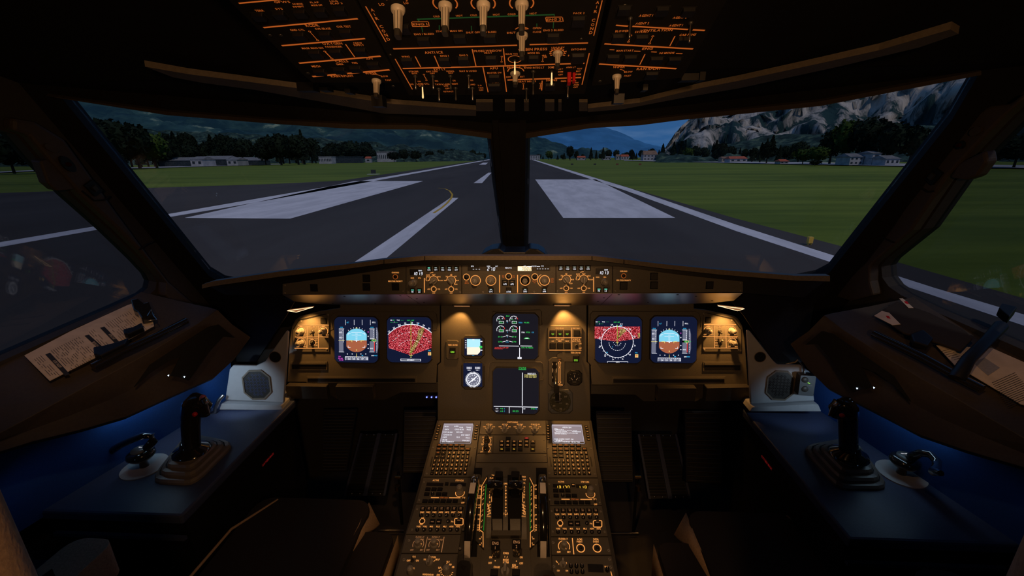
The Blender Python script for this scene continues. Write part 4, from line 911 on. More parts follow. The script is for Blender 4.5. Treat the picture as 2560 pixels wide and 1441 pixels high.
# status display (lower centre)
r, P = display(1289.5, 977, 114, 113, 'system_status_display', 'lower centre square display headed STATUS, mostly dark', 'scr_dk')
P.text('STATUS', 1306, 921, 4.6, 18, 'grn'); P.rect(1306, 924.7, 19, .8, 'grn'); P.rect(1306, 973.5, 1.7, 82, 'wht'); P.text('INOP SYS', 1329, 934.5, 3, 20, 'wht'); P.rect(1329, 936.8, 20, .7, 'wht')
P.text('FWD CRG HEAT', 1326.5, 938.5, 3.2, 30, 'yel'); P.text('FWD CRG VENT', 1326.5, 943, 3.2, 30, 'yel')
P.rect(1289.5, 1017.5, 110, 1.6, 'wht'); P.rect(1273, 1025.5, 1.4, 16, 'wht'); P.rect(1306.5, 1025.5, 1.4, 16, 'wht')
P.text('TAT', 1242.5, 1022, 3, 7, 'wht'); P.text('+11', 1253.5, 1022, 3, 7, 'grn'); P.text('C', 1261, 1022, 2.8, 2.2, 'cyan'); P.text('SAT', 1242.5, 1028.6, 3, 7, 'wht'); P.text('+11', 1253.5, 1028.6, 3, 7, 'grn'); P.text('C', 1261, 1028.6, 2.8, 2.2, 'cyan')
P.text('10:23', 1289, 1028.6, 4, 14, 'grn'); P.text('GW', 1311, 1022.5, 3, 5, 'wht'); P.text('9700', 1332, 1022.5, 3, 9, 'grn'); P.text('KG', 1340.5, 1022.5, 2.6, 4, 'cyan'); P.done(legend='symbology')
# standby horizon and compass displays
def small_inst(px, py, w, h, name, label, k='black', cut=.16):
    r = thing(name, label, 'instrument', MP.P(px, py)); a, b = MP.L(px, py); sx, sy = MP.S(px, py); W, H = w*sx, h*sy
    m = MB(); m.frus(MP, oct_(a, b, W, H, W*cut), oct_(a, b, W-.006, H-.006, W*cut), 0, .005, k); m.build('housing', r, bevel=.001); return r, Panel(MP, r, .0055)
r, P = small_inst(1182.5, 867.5, 59, 60, 'standby_horizon', 'small square instrument with a pale blue and cream face', 'panel_dk')
P.rect(1183, 867.5, 44, 44, 'scr', .0003); P.rect(1184, 858.5, 33, 20, 'isis_sky', .0006); P.ppoly([(1167.5, 868.5), (1200.5, 868.5), (1200.5, 880), (1194, 887), (1167.5, 887)], 'isis_gnd', .0006)
for q in range(5): P.rect(1164.5, 852+q*4.5, 3, 2, 'wht'); 
for q, k in ((854, 'wht'), (868, 'grn'), (876, 'wht')): P.rect(1203.5, q, 5, 2.4, k)
P.rect(1202, 868, 6, 6, 'grn', .0007); P.rect(1183.5, 849.5, 5, 2, 'wht', .0009); P.text('STD', 1183, 889.5, 2, 5, 'cyan'); P.text('BUGS', 1168, 895, 2, 7, 'knob_dk'); P.done(legend='symbology')
r, P = small_inst(1182, 939.5, 59, 71, 'digital_distance_compass', 'small instrument with a white compass ring under two digit boxes', 'panel_dk')
P.rect(1182, 938, 47, 58, 'scr', .0003); P.rect(1173, 920.5, 13.5, 6.4, 'tape', .0006); P.rect(1194, 920.5, 13.5, 6.4, 'tape', .0006); P.text('048.1', 1173, 920.5, 4.6, 12, 'wht', dh=.0009); P.text('048.1', 1194, 920.5, 4.6, 12, 'wht', dh=.0009); P.text('DME-1', 1173, 926, 2, 8, 'wht'); P.text('DME-2', 1194, 926, 2, 8, 'wht')
P.disc(1183, 949.5, 15, 'tape', .0006); P.ring(1183, 949.5, 16, 2.2, k='wht', dh=.0009, seg=48)
for i in range(36): t = R_(i*10); P.line(1183+cos(t)*16, 949.5-sin(t)*16, 1183+cos(t)*20, 949.5-sin(t)*20, 1.3, 'wht', .0009)
for i in range(12): t = R_(i*30+12); P.rect(1183+cos(t)*11.5, 949.5-sin(t)*11.5, 2, 2, 'wht', .0009)
P.line(1172, 958, 1193, 941, 2.4, 'wht', .0011); P.line(1178, 946, 1189, 952, 1.6, 'wht', .0011); P.line(1179, 953.5, 1187, 946, 3.4, 'wht', .0011); P.done(legend='symbology')
# terrain button panels
def terr_panel(px, py, w, h, bx, by, tx, ty, lb):
    r, P = small_inst(px, py, w, h, 'terrain_button_panel', lb, 'panel', .12); P.text('TERR ON ND', tx, ty, 4., 24, 'org'); b = P.button(bx, by, 15, 15, [('#', 3, 4.4, 'lime', 9), ('#', 3, 3.2, 'hole', 7.8)], k='black'); P.g.text(MP, 'ON', *MP.L(bx, by+3, .009), .0035, .004, .009, 'lime'); P.done()
terr_panel(1131, 875, 33, 50, 1131.5, 877, 1132, 863, 'small raised panel with one green lit button left of the standby horizon')
r, P = small_inst(1420, 893, 58, 26, 'terrain_button_panel', 'small raised panel with one green lit button under the landing gear lights', 'panel', .12)
P.text('TERR ON ND', 1439, 882.3, 4., 25, 'org'); P.button(1439.5, 898, 15, 15, [('#', 3, 4.4, 'lime', 9), ('#', 3, 3.2, 'hole', 7.8)]); P.g.text(MP, 'ON', *MP.L(1439.5, 901, .009), .0035, .004, .009, 'lime'); P.done()
# landing gear / autobrake panel
r, P = small_inst(1411.5, 847, 88, 68, 'gear_indicator_unit', 'raised panel with three green triangle lights and autobrake buttons', 'panel', .08)
P.text('LDG GEAR', 1399, 821.8, 3.8, 20); P.text('BRK FAN', 1440.5, 821.8, 3.8, 16); P.text('AUTO BRK', 1400, 849.2, 3.8, 20); P.text('LO', 1382, 853.3, 3.6, 5); P.text('MED', 1400, 853.3, 3.6, 8); P.text('MAX', 1418, 853.3, 3.6, 8); P.text('A/SKID &', 1441, 849, 3.8, 18); P.text('N/W STRG', 1441, 853.8, 3.8, 20); P.text('ON', 1450.5, 859.5, 3.6, 6); P.text('OFF', 1450.5, 871.3, 3.6, 7)
P.line(1372.5, 845, 1453.5, 845, 1.6); P.line(1372.5, 876, 1453.5, 876, 1.6); P.line(1429.5, 820, 1429.5, 875, 1.6)
for x in (1382, 1400, 1418):
    P.button(x, 833.5, 15, 15); P.button(x, 865, 15, 15)
    a, b = MP.L(x, 836.3, .0095); s = MP.S(x, 836)[0]; P.g.add([MP.W(a-3.9*s, b+1.6*s, .0095), MP.W(a+3.9*s, b+1.6*s, .0095), MP.W(a, b-2.6*s, .0095)], [(0, 2, 1)], 'lime'); P.g.add([MP.W(a-2*s, b+.7*s, .0099), MP.W(a+2*s, b+.7*s, .0099), MP.W(a, b-1.3*s, .0099)], [(0, 2, 1)], 'hole')
P.button(1441.5, 833.5, 15, 15); P.toggle(1441, 866, .018, 'knob_dk', 3, .5); P.done()
# landing gear lever, with its slot plate
r, P = small_inst(1391.5, 931, 43, 77, 'landing_gear_lever', 'slotted plate with a black gear lever and up and down arrows', 'panel', .2)
P.rect(1386, 930, 11, 50, 'hole', .0004)
for y in (911, 924, 929, 944): P.rect(1381.5, y, 1.6, 5, 'white', .0007); P.rect(1391, y, 1.6, 5, 'white', .0007)
def arrow(x, y0, y1, tip):
    P.line(x-1.7, y0, x-1.7, y1, 1); P.line(x+1.7, y0, x+1.7, y1, 1); P.line(x-2.2, y0, x+2.2, y0, 1)
    d = 5 if tip > y1 else -5; P.line(x-3.4, y1, x, tip, 1); P.line(x+3.4, y1, x, tip, 1); P.line(x-3.6, y1, x-1.2, y1, 1); P.line(x+1.2, y1, x+3.6, y1, 1)
arrow(1399, 918, 908.5, 903); arrow(1399, 920, 955.5, 961); P.text('UP', 1399, 899.5, 3.4, 5, 'ovh'); P.text('DOWN', 1401, 963, 3.6, 11)
m = MB(); p0 = MP.P(1386, 925, .0); m.tube([p0+MP.n*.002, p0+MP.n*.05+V((0, 0, -.012)), MP.P(1389, 965, .085)], [.006, .006, .007], 'gloss', 10); m.build('lever_arm', r)
m = MB(); m.box(Pl(MP.P(1391, 973, .09), (0, -.9, .4)), 0, 0, .020, .026, -.006, .006, 'gloss', r=.004); m.build('lever_wheel_knob', r, bevel=.002); P.done()
# clock and triple brake gauge
r, P = small_inst(1401, 1004, 63, 62, 'clock', 'round faced clock in a grey square housing with four corner buttons', 'dialface', .14)
a, b = MP.L(1400, 1003); s = MP.S(1400, 1003)[0]; m = MB(); m.lathe(MP.W(a, b), MP.n, [(26.5*s, .005), (26.5*s, .009), (24.5*s, .009), (24.5*s, .0062), (0, .0062)], 'dial', 40, False); m.build('dial', r)
P.h = .0065
for t, an in (('60', 90), ('10', 40), ('20', -20), ('30', -85), ('40', 217), ('50', 150)): P.text(t, 1400+cos(R_(an))*18.5, 1004-sin(R_(an))*18.5, 4.2, 6, 'knob')
P.text('CHR', 1401, 997.5, 2.6, 6, 'knob'); P.text('UTC', 1401, 1008, 2.6, 6, 'knob')
for i in range(36): t = R_(i*10); P.line(1400+cos(t)*22, 1003.5-sin(t)*22, 1400+cos(t)*23.6, 1003.5-sin(t)*23.6, .7, 'knob')
P.line(1400, 1003.5, 1399, 982, 1.4, 'white', .001); P.line(1400, 1003.5, 1387, 1004, 2., 'dialface', .001)
for x, y in ((1378.5, 982), (1423, 982), (1380, 1026), (1423, 1026)):
    m = MB(); a, b = MP.L(x, y, .005); m.cyl(MP, a, b, .0065, .006, .005, .009, 'dialface', 12); m.build('corner_button', r)
P.done(legend='dial_markings')
r, P = small_inst(1436.5, 945, 39, 39, 'brake_pressure_gauge', 'small round black gauge with three short needles', 'black', .22)
a, b = MP.L(1436, 945); s = MP.S(1436, 945)[0]; m = MB(); m.lathe(MP.W(a, b), MP.n, [(17*s, .005), (17*s, .010), (15.4*s, .010), (15.4*s, .006), (0, .006)], 'black', 32, False); m.build('dial', r)
P.h = .0063
for x0, y0, x1, y1 in ((1436, 944, 1436, 938), (1432, 951, 1427, 945), (1440, 951, 1445, 945)): P.line(x0, y0, x1, y1, 1, 'white')
for an in (210, 180, 140, 40, 0, -30): P.line(1436+cos(R_(an))*12, 945-sin(R_(an))*12, 1436+cos(R_(an))*14, 945-sin(R_(an))*14, 1, 'knob')
P.text('ACCU', 1436, 934, 2.4, 7, 'knob'); P.text('BRAKES', 1436, 955.5, 2.2, 9, 'knob'); P.done(legend='dial_markings')
# corner light-control panels
def light_ctl(sg):
    L = sg < 0; r = thing('light_control_panel', 'warm lit corner panel with %s on the %s' % (('three grey dimmer knobs', 'left') if L else ('four grey controls', 'right')), 'control panel', MP.P(780 if L else 1810, 830))
    px = [(733, 823), (747, 800), (757, 795), (815, 782), (824, 786), (824, 880), (733, 880)] if L else [(1758, 786), (1765, 781), (1832, 794), (1842, 802), (1853, 822), (1853, 880), (1756, 880)]
    m = MB(); m.pext(MP, px, 0, .004, 'panel'); m.build('plate', r, bevel=.0015)
    m = MB()
    if L: m.pext(MP, [(735, 821), (749, 799), (816, 784), (818, 786), (750, 802), (736, 823)], .004, .006, 'hole')
    else: m.pext(MP, [(1761, 782), (1766, 782), (1832, 796), (1850, 821), (1848, 822), (1830, 799)], .004, .006, 'hole')
    m.build('shadow_gap', r, fix=True)
    P = Panel(MP, r, .0045)
    if L:
        P.line(745, 813.4, 822, 813.4, 1.8); P.line(737.5, 843, 821, 843, 1.8); P.line(736.5, 871.2, 820.5, 871.2, 1.8); P.line(768.5, 816, 767.5, 870, 1.6); P.line(797, 816, 796, 870, 1.6)
        ks = [(753, 828.5, 'PFD', 'BRT'), (808.5, 828.5, 'ND', 'BRT'), (752.5, 857.5, 'LOUDSPEAKER', 'MAX')]; tg = (781.5, 830); c2 = (781, 857)
        P.text('PFD/ND', 782, 817, 3, 13, 'org'); P.text('XFR', 782, 820.8, 3, 7); P.text('CONSOLE/FLOOR', 782, 846.5, 2.8, 26); P.button(809, 803, 15, 14)
    else:
        P.line(1760, 812, 1840, 812, 1.8); P.line(1757, 841.8, 1844, 841.8, 1.8); P.line(1757.5, 870.8, 1845, 870.8, 1.8); P.line(1784.5, 814, 1786, 870, 1.6); P.line(1814.5, 814, 1815.5, 870, 1.6)
        ks = [(1770, 827.5, 'ND', 'BRT'), (1829, 827.5, 'PFD', 'BRT'), (1830.5, 857, 'LOUDSPEAKER', 'MAX')]; tg = (1799.5, 829); c2 = (1801, 858)
        P.text('PFD/ND', 1799.5, 815.5, 3, 13); P.text('XFR', 1799.5, 819.4, 3, 7); P.text('CONSOLE/FLOOR', 1800, 845.5, 2.8, 27); P.button(1770.5, 800, 15, 14)
        for i, t in enumerate(('BRT', 'DIM', 'OFF')): P.text(t, 1791, 851.5+i*6.2, 2.8, 6)
    for x, y, t, u in ks:
        P.ring(x, y, 11, 1.5, -35, 160 if y < 850 else 170, 'org'); P.text(t, x+1, y-12.2, 3, 8 if len(t) < 4 else 23, 'org'); P.text('OFF', x-7.5, y+9.5, 3.2, 7); P.text(u, x+10, y+9.5, 3.2, 7)
        P.knob(x, y, 6.6, .026, 'bell', -40 if L else 40, skirt=1.3)
    P.toggle(*tg, .02, 'knob_dk', 3, -.3)
    if L: P.ring(*c2, 7.8, 1.5, -60, 230, 'org'); P.toggle(781, 858, .014, 'knob_dk', 4, .2); [P.text(t, 791, 851+i*6.5, 2.8, 6) for i, t in enumerate(('BRT', 'DIM', 'OFF'))]
    else: P.toggle(1801, 857, .022, 'knob', 3.4, .6)
    for x, y in (((753, 803), (820, 787), (740, 875), (817, 874)) if L else ((1829, 801), (1759, 785), (1761, 875), (1846, 875))): P.screw(x, y, 2.4)
    P.done()
light_ctl(-1); light_ctl(1)
# flood lamps under the hood
def flood(px, py, w, label, wedge):
    r = thing('flood_lamp', label, 'lamp', US.P(px, py)); a, b = US.L(px, py); s = US.S(px, py)[0]; m = MB()
    m.box(US, a, b+.004, w*s, .022, 0, .004, 'panel_dk', r=.004); m.build('lamp_housing', r)
    m = MB(); m.box(US, a, b, w*s*.82, .012, .004, .0055, 'lens'); m.build('lens', r); return r
flood(1155, 763, 46, 'small warm flood lamp under the hood, left of centre', 0); flood(1405, 761.5, 46, 'small warm flood lamp under the hood, right of centre', 0)
def prism_lamp(px, label):
    p = [atY(*q, 1.30) for q in px]; r = thing('flood_lamp', label, 'lamp', p[0]); m = MB(); m.prism([p], (0, .008, .001), 'lens'); m.build('lens', r, fix=True)
    m = MB(); m.tube(p+[p[0]], .0008, 'lamp', 5); m.build('glowing_edge', r)
prism_lamp([(718, 777.5), (783, 768.5), (741, 781)], 'warm wedge shaped lamp at the far left under the hood'); prism_lamp([(1795, 765), (1861, 772.5), (1844, 777.5)], 'warm wedge shaped lamp at the far right under the hood')
# trays below the outer panels
def tray(px, y0, dep, label):
    (x0, ya), (x1, yb), (x2, yc), (x3, yd) = px
    pts = [MP.P(x0, ya, 0), MP.P(x1, yb, 0), MP.P(x2, yc, dep), MP.P(x3, yd, dep)]; r = thing('tray', label, 'tray', pts[0]); m = MB()
    h = V((0, 0, -.055)); m.prism([pts], h, 'panel_dk'); m.build('tray_body', r, bevel=.003, fix=True)
tray([(843, 959), (938, 959), (932, 967), (838, 967)], 0, .05, 'low brown box under the left panel')
tray([(722, 957), (822, 959), (815, 967), (712, 966)], 0, .05, 'low brown box under the outer end of the left panel')
tray([(1640, 961), (1735, 962), (1742, 971), (1645, 971)], 0, .05, 'low brown box under the right panel')
tray([(1760, 961), (1868, 960), (1878, 969), (1768, 971)], 0, .05, 'low brown box under the outer end of the right panel')
for sg, px in (('left', [(722, 958), (1094, 958), (1094, 984), (1000, 984), (960, 1003), (845, 1003), (820, 990), (726, 985)]), ('right', [(1478, 962), (1868, 962), (1868, 988), (1770, 992), (1745, 1006), (1610, 1006), (1590, 990), (1478, 988)])):
    m = MB(); m.pext(MP, px, -.06, -.01, 'panel_dk'); tag(m.build('footwell_cover', bevel=.002), 'dark lower cover under the %s instrument panel' % sg, 'panel')
m = MB()
p = [MP.P(x, 993.5, -.02) for x in (1067, 1079, 1090.5)]
for q in p: m.lathe(q, MP.n, [(.003, 0), (.003, .002), (0, .003)], 'blue_led', 10)
r = thing('blue_indicator_lights', 'row of three tiny blue lights in the left footwell', 'light', p[0])
for q in p: mm_ = MB(); mm_.lathe(q, MP.n, [(.0028, 0), (.0028, .002), (0, .003)], 'blue_led', 10); mm_.build('blue_light', r)
mm_ = MB(); mm_.box(Pl(p[1]-MP.n*.002, MP.n), 0, 0, .06, .012, -.01, 0, 'black'); mm_.build('strip', r)
# ================================================================== GLARESHIELD CONTROLS
def gpanel(px, name, label):
    r = thing(name, label, 'control panel', GS.P(*px[0])); m = MB(); m.pext(GS, px, -.004, .004, 'panel'); m.build('face_plate', r, bevel=.0008); return r, Panel(GS, r, .0045)
def lit(P, x, y, w=12, h=12, up='teal', t=None, bright=False):
    # small key with a green bar above a white word
    P.button(x, y, w, h, [('#', -2.6, 1.4 if not bright else 3, 'pearl' if not bright else 'teal', 5.5), (t or 'CSTR', 2.4, 3.2, 'wht', 7.5)], k='black', dh=.003)
def baro(P, x, y, right=False):
    P.rect(x+.5, y, 33, 15, 'black', .0004); P.text('QFE', x-10, y-4, 2.6, 7, 'knob_dk'); P.text('QNH', x+10, y-4, 3.4, 9, 'wht'); seg(P, '1013', x+4, y+3.5, 6.5, 26)
SEG = {'0': 'abcdef', '1': 'bc', '2': 'abged', '3': 'abgcd', '4': 'fgbc', '5': 'afgcd', '6': 'afgedc', '7': 'abc', '8': 'abcdefg', '9': 'abcdfg', '-': 'g', 'n': 'abfec', 'P': 'abefg', 'a': 'abcdg'}
def seg(P, t, x, y, h, w, k='wht', sl=.12):
    n = len(t); cw = w/n; gw = cw*.5
    for i, ch in enumerate(t):
        cx = x-w/2+cw*(i+.5); a = (cx-gw/2, cx+gw/2, y-h/2, y, y+h/2)
        L = dict(a=(a[0], a[2], a[1], a[2]), g=(a[0], a[3], a[1], a[3]), d=(a[0], a[4], a[1], a[4]), f=(a[0], a[2], a[0], a[3]), b=(a[1], a[2], a[1], a[3]), e=(a[0], a[3], a[0], a[4]), c=(a[1], a[3], a[1], a[4]))
        for s in SEG.get(ch, ''): x0, y0, x1, y1 = L[s]; P.line(x0+(y-y0)*sl, y0, x1+(y-y1)*sl, y1, 1.15, k, .0008)
def efis(L):
    if L: px = [(1016.5, 667), (1040, 664.5), (1154, 663.5), (1154, 735), (1016.5, 736)]; r, P = gpanel(px, 'flight_instrument_control_panel', 'left of the two panels reading 1013 on the glareshield')
    else: px = [(1390.5, 663.5), (1500, 664), (1530.5, 666), (1530.5, 733), (1390.5, 735)]; r, P = gpanel(px, 'flight_instrument_control_panel', 'right of the two panels reading 1013 on the glareshield')
    if L: bx = 1040.5; kx = 1032; xs = [1073, 1090, 1107, 1124, 1141]; bar = 1061; rose, rng = 1084.5, 1128; ys = 672.5
    else: bx = 1505; kx = 1507; xs = [1402, 1419, 1436, 1453, 1470]; bar = 1484; rose, rng = 1459.5, 1415.5; ys = 670.5
    dy = 0 if L else -2.2
    baro(P, bx, 681+dy)
    P.text('INHG', kx-1 if L else bx-11, 695.5+dy, 3, 8); P.text('HPA', kx+17 if L else bx+7, 695.5+dy, 3, 7)
    P.knob(kx+4 if L else kx+2, 706.5+dy, 8.5, .018, 'round'); P.knob(kx+2 if L else kx+3, 705.8+dy, 7.2, .036, 'round', name='knob_cap')
    for q, tt, br in ((0, 'FD', L), (17, 'LS', not L)): P.button(1032+q if L else 1497+q, 727.5+dy, 12, 12, [('#', -2.3, 2.2, 'teal', 7), (tt, 2.2, 3.6, 'wht', 5)])
    for i, (x, t) in enumerate(zip(xs, ('CSTR', 'WPT', 'VOR.D', 'NDB', 'ARPT') if L else ('ARPT', 'NDB', 'VOR.D', 'WPT', 'CSTR'))): lit(P, x, ys, 13.5, 12.5, t=t, bright=(L and i == 0))
    P.line(bar, 695.5+dy, bar, 732+dy, 1.9)
    # mode knob
    P.ring(rose, 701.5+dy, 11.2, 1.3, 0, 180); P.ring(rose, 701.5+dy, 20, 1.3, 92, 117); P.ring(rose, 701.5+dy, 19.5, 1.3, 145, 180)
    for an in (0, 45, 90, 135, 180): P.line(rose+cos(R_(an))*11, 701.5+dy-sin(R_(an))*11, rose+cos(R_(an))*13.4, 701.5+dy-sin(R_(an))*13.4, 1.3)
    for t, x, y, w in (('ROSE', -14.5, -13.5, 9), ('VOR', -13, -9, 7), ('LS', -15.5, 0, 5), ('NAV', 0, -14.5, 8), ('ARC', 13, -9.2, 8), ('PLAN', 17, 0, 10)): P.text(t, rose+x, 701.5+dy+y, 3, w)
    P.knob(rose, 702+dy, 9.2, .02, 'pointer', -60 if L else 0)
    P.ring(rng, 701.5+dy, 11.2, 1.3, -45, 180)
    for t, an, w in (('10', 180, 5), ('20', 137, 5), ('40', 90, 5), ('80', 45, 5), ('160', 0, 7), ('320', -42, 8)): P.text(t, rng+cos(R_(an))*15.5, 701.5+dy-sin(R_(an))*14.5, 3, w); P.line(rng+cos(R_(an))*11, 701.5+dy-sin(R_(an))*11, rng+cos(R_(an))*13, 701.5+dy-sin(R_(an))*13, 1.2)
    P.knob(rng, 702+dy, 9.2, .02, 'pointer', 40)
    for x, t in ((rose, '1' if L else '2'), (rng, '2' if L else '1')):
        P.ring(x, 723.3+dy, 6.3, 1.4); P.text('ADF', x-12.5, 723.3+dy, 3, 7); P.text('VOR', x+12.5, 723.3+dy, 3, 7); P.text('OFF', x, 733.2+dy*.8, 2.8, 7); P.text(t, x, 713.8+dy, 2.8, 1.6); P.toggle(x, 723.5+dy, .013, 'gold', 2.2, 0, ht=1)
    P.screw(1020.5 if L else 1525, 731.5+dy); P.screw(1150 if L else 1394, 731+dy); P.done('screws')
efis(True); efis(False)
# flight control unit
r, P = gpanel([(1155.5, 663.5), (1389, 663.5), (1389, 734.5), (1155.5, 735)], 'flight_control_unit', 'central glareshield panel with four big round knobs and bright readouts')
P.rect(1272, 671, 206, 12.5, 'panel_dk', .0003)
for x0, x1 in ((1169, 1198), (1216, 1240), (1340, 1373.5)): P.rect((x0+x1)/2, 671.5, x1-x0, 12, 'black', .0005)
P.text('SPD', 1181, 666, 3, 7, 'wht', dh=.0008); seg(P, '---', 1191, 673.5, 5, 22); P.text('HDG', 1221.5, 666, 3, 8, 'wht', dh=.0008); P.text('LAT', 1241.5, 666, 3, 6, 'wht', dh=.0008); seg(P, '270', 1228, 673, 7, 22); P.text('HDG V/S', 1271, 670, 3.4, 16, 'wht', dh=.0008)
P.text('ALT', 1312, 665.5, 3, 6, 'wht', dh=.0008); P.line(1318, 666.5, 1330, 666.5, 1.1, 'wht', .0008); P.text('LVL/CH', 1335, 665.8, 3, 12, 'wht', dh=.0008); P.line(1342, 666.5, 1350, 666.5, 1.1, 'wht', .0008); P.text('V/S', 1356, 665.5, 3, 6, 'wht', dh=.0008)
P.rect(1311.5, 672, 34, 11, 'lamp', .0004); seg(P, '7000', 1316, 672.5, 7, 26, 'black'); seg(P, '-----', 1357, 672.5, 5, 33)
P.ring(1166, 693, 7.6, 1.5); P.toggle(1166, 693.2, .008, 'black', 4.5, ht=1, name='push_button'); P.text('SPD', 1166, 704.5, 2.8, 6, 'ovh'); P.text('MACH', 1167, 708.3, 2.8, 10, 'ovh')
for x, kk in ((1188.8, 'round'), (1227.3, 'star'), (1312.8, 'dark'), (1361.3, 'round')):
    P.ring(x, 701.5, 12.3, 1.7)
    a, b = P.L(x, 701.5); s = P.S(x, 701)[0]; m = MB()
    if kk == 'dark': m.lathe(GS.W(a, b), GS.n, [(11*s, .0045), (10*s, .012), (0, .012)], 'black', 28); m.star(GS, a, b+.3*s, 7*s, s, 8, .012, .032, 'knob')
    elif kk == 'star': m.star(GS, a, b, 10.3*s, .8*s, 12, .0045, .020, 'knob'); m.lathe(GS.W(a, b), GS.n, [(8*s, .020), (7.6*s, .030), (0, .030)], 'knob', 28)
    else: m.lathe(GS.W(a, b), GS.n, [(10.3*s, .0045), (10.1*s, .016), (8*s, .018), (7.4*s, .032), (6.6*s, .034), (0, .034)], 'knob', 28)
    m.ring(GS, a, b, 4.2*s, .5*s, .0343, 'knob_dk'); m.build('knob', r)
P.ring(1360, 701.5, 16.3, 1.4, 115, 245); P.text('100', 1303.5, 688.5, 3, 6, 'ovh'); P.text('1000', 1320, 688.5, 3, 9, 'ovh'); P.ring(1337, 692.3, 7.6, 1.5); P.toggle(1337, 692.5, .008, 'black', 4.5, ht=1, name='push_button'); P.text('METRIC', 1337, 703, 2.8, 12, 'ovh'); P.text('ALT', 1337, 706.8, 2.8, 6, 'ovh')
for i, t in enumerate(('PUSH', 'TO', 'LEVEL', 'OFF')): P.text(t, 1380.5, 696.5+i*3.3, 2.4, 7, 'ovh')
P.ring(1271.5, 691.3, 7.4, 1.5); P.toggle(1271.5, 691.5, .01, 'knob_dk', 4, ht=1, name='push_button'); P.text('HDG', 1258, 690, 3, 6, 'ovh'); P.text('TRK', 1258, 693.6, 3, 6, 'ovh'); P.text('V/S', 1284, 690, 3, 6, 'ovh'); P.text('FPA', 1284, 693.6, 3, 6, 'ovh')
P.line(1249, 688, 1249, 732, 2); P.line(1294, 687.5, 1294, 732, 2)
for x, t in ((1262.3, 'AP1'), (1280.3, 'AP2')): P.button(x, 707.5, 14.5, 14.5, [('#', -3.6, 1.3, 'knob', 6.5), (t, 3, 4.2, 'wht', 8)])
P.button(1271.8, 726, 14, 13.5, [('#', -3.2, 2.6, 'knob_dk', 8), ('A/THR', 3.4, 4.2, 'wht', 11.5)])
for x, t in ((1227.5, 'LOC'), (1313, 'EXPED'), (1361, 'APPR')): P.button(x, 726, 13.5, 13, [('#', -2.6, 1.3, 'pearl', 5.5), (t, 2.8, 4, 'wht', 8.5)])
P.screw(1207.5, 730.5); P.screw(1335.5, 730); P.done('screws')
# outer warning panels
for L in (True, False):
    px = [(708, 710), (870, 688), (1004, 667.5), (1015, 667), (1015, 736), (708, 736.5)] if L else [(1532, 665.5), (1545, 666), (1700, 687), (1856, 704), (1856, 730.5), (1532, 733)]
    r, P = gpanel(px, 'warning_light_panel', 'long tapering glareshield wing panel with dark square lights on the %s' % ('left' if L else 'right'))
    cx = 988.5 if L else 1559
    P.text('CHRONO', cx, 682 if L else 678.5, 3.4, 18); P.ring(cx, 692.5 if L else 690, 5.6, 1.2, k='ovh'); P.toggle(cx, 692.5 if L else 690, .004, 'black', 3.4, ht=1, name='push_button'); P.text('SIDE STICK PRIORITY', cx, 703.5 if L else 701.3, 3.4, 36)
    sq = [(cx, 717.5 if L else 715, 18), (916, 696, 18.5), (916, 718, 18.5), (785, 720, 18.5)] if L else [(cx, 715, 19), (1635, 691.5, 19), (1635, 713.5, 19), (1774, 713.5, 19)]
    for x, y, w in sq: P.button(x, y, w, w, [], name='warning_light')
    for x, y in ((1008, 729), (713, 733), (713, 714)) if L else ((1538, 728), (1851, 727), (1851, 708)): P.screw(x, y, 2)
    P.done('screws')
# ================================================================== CENTRE PEDESTAL
AL = math.atan(.197)
PD = Pl((0, 1.40, .559), (0, -sin(AL), cos(AL)))
ped = thing('centre_pedestal', 'long brown centre pedestal between the two seats', 'pedestal', (0, 1.1, 0))
outl = [(1093, 1052), (1478, 1052), (1560, 1520), (962, 1520)]
m = MB(); p = [PD.P(*q, -.004) for q in outl]; lowp = [V((q.x, q.y, .0)) for q in p]
m.add(p+lowp, [(3, 2, 1, 0)] + [(i, (i+1) % 4, (i+1) % 4+4, i+4) for i in range(4)], 'panel_dk'); m.build('pedestal_body', ped, fix=True)
def unit(px, name, label, cat='control panel', h=.004, lit='org'):
    r = thing(name, label, cat, PD.P(*px[0])); c = V((sum(p[0] for p in px)/len(px), sum(p[1] for p in px)/len(px)))
    q = [(p[0]+(1 if p[0] < c.x else -1)*.8, p[1]+(1 if p[1] < c.y else -1)*.8) for p in px]
    m = MB(); m.pext(PD, q, -.003, h, 'panel'); m.build('face_plate', r, bevel=.0008); return r, Panel(PD, r, h+.0003, lit)
XL = lambda v: 980+v/7.17
XR = lambda v: 1280+v/7.17
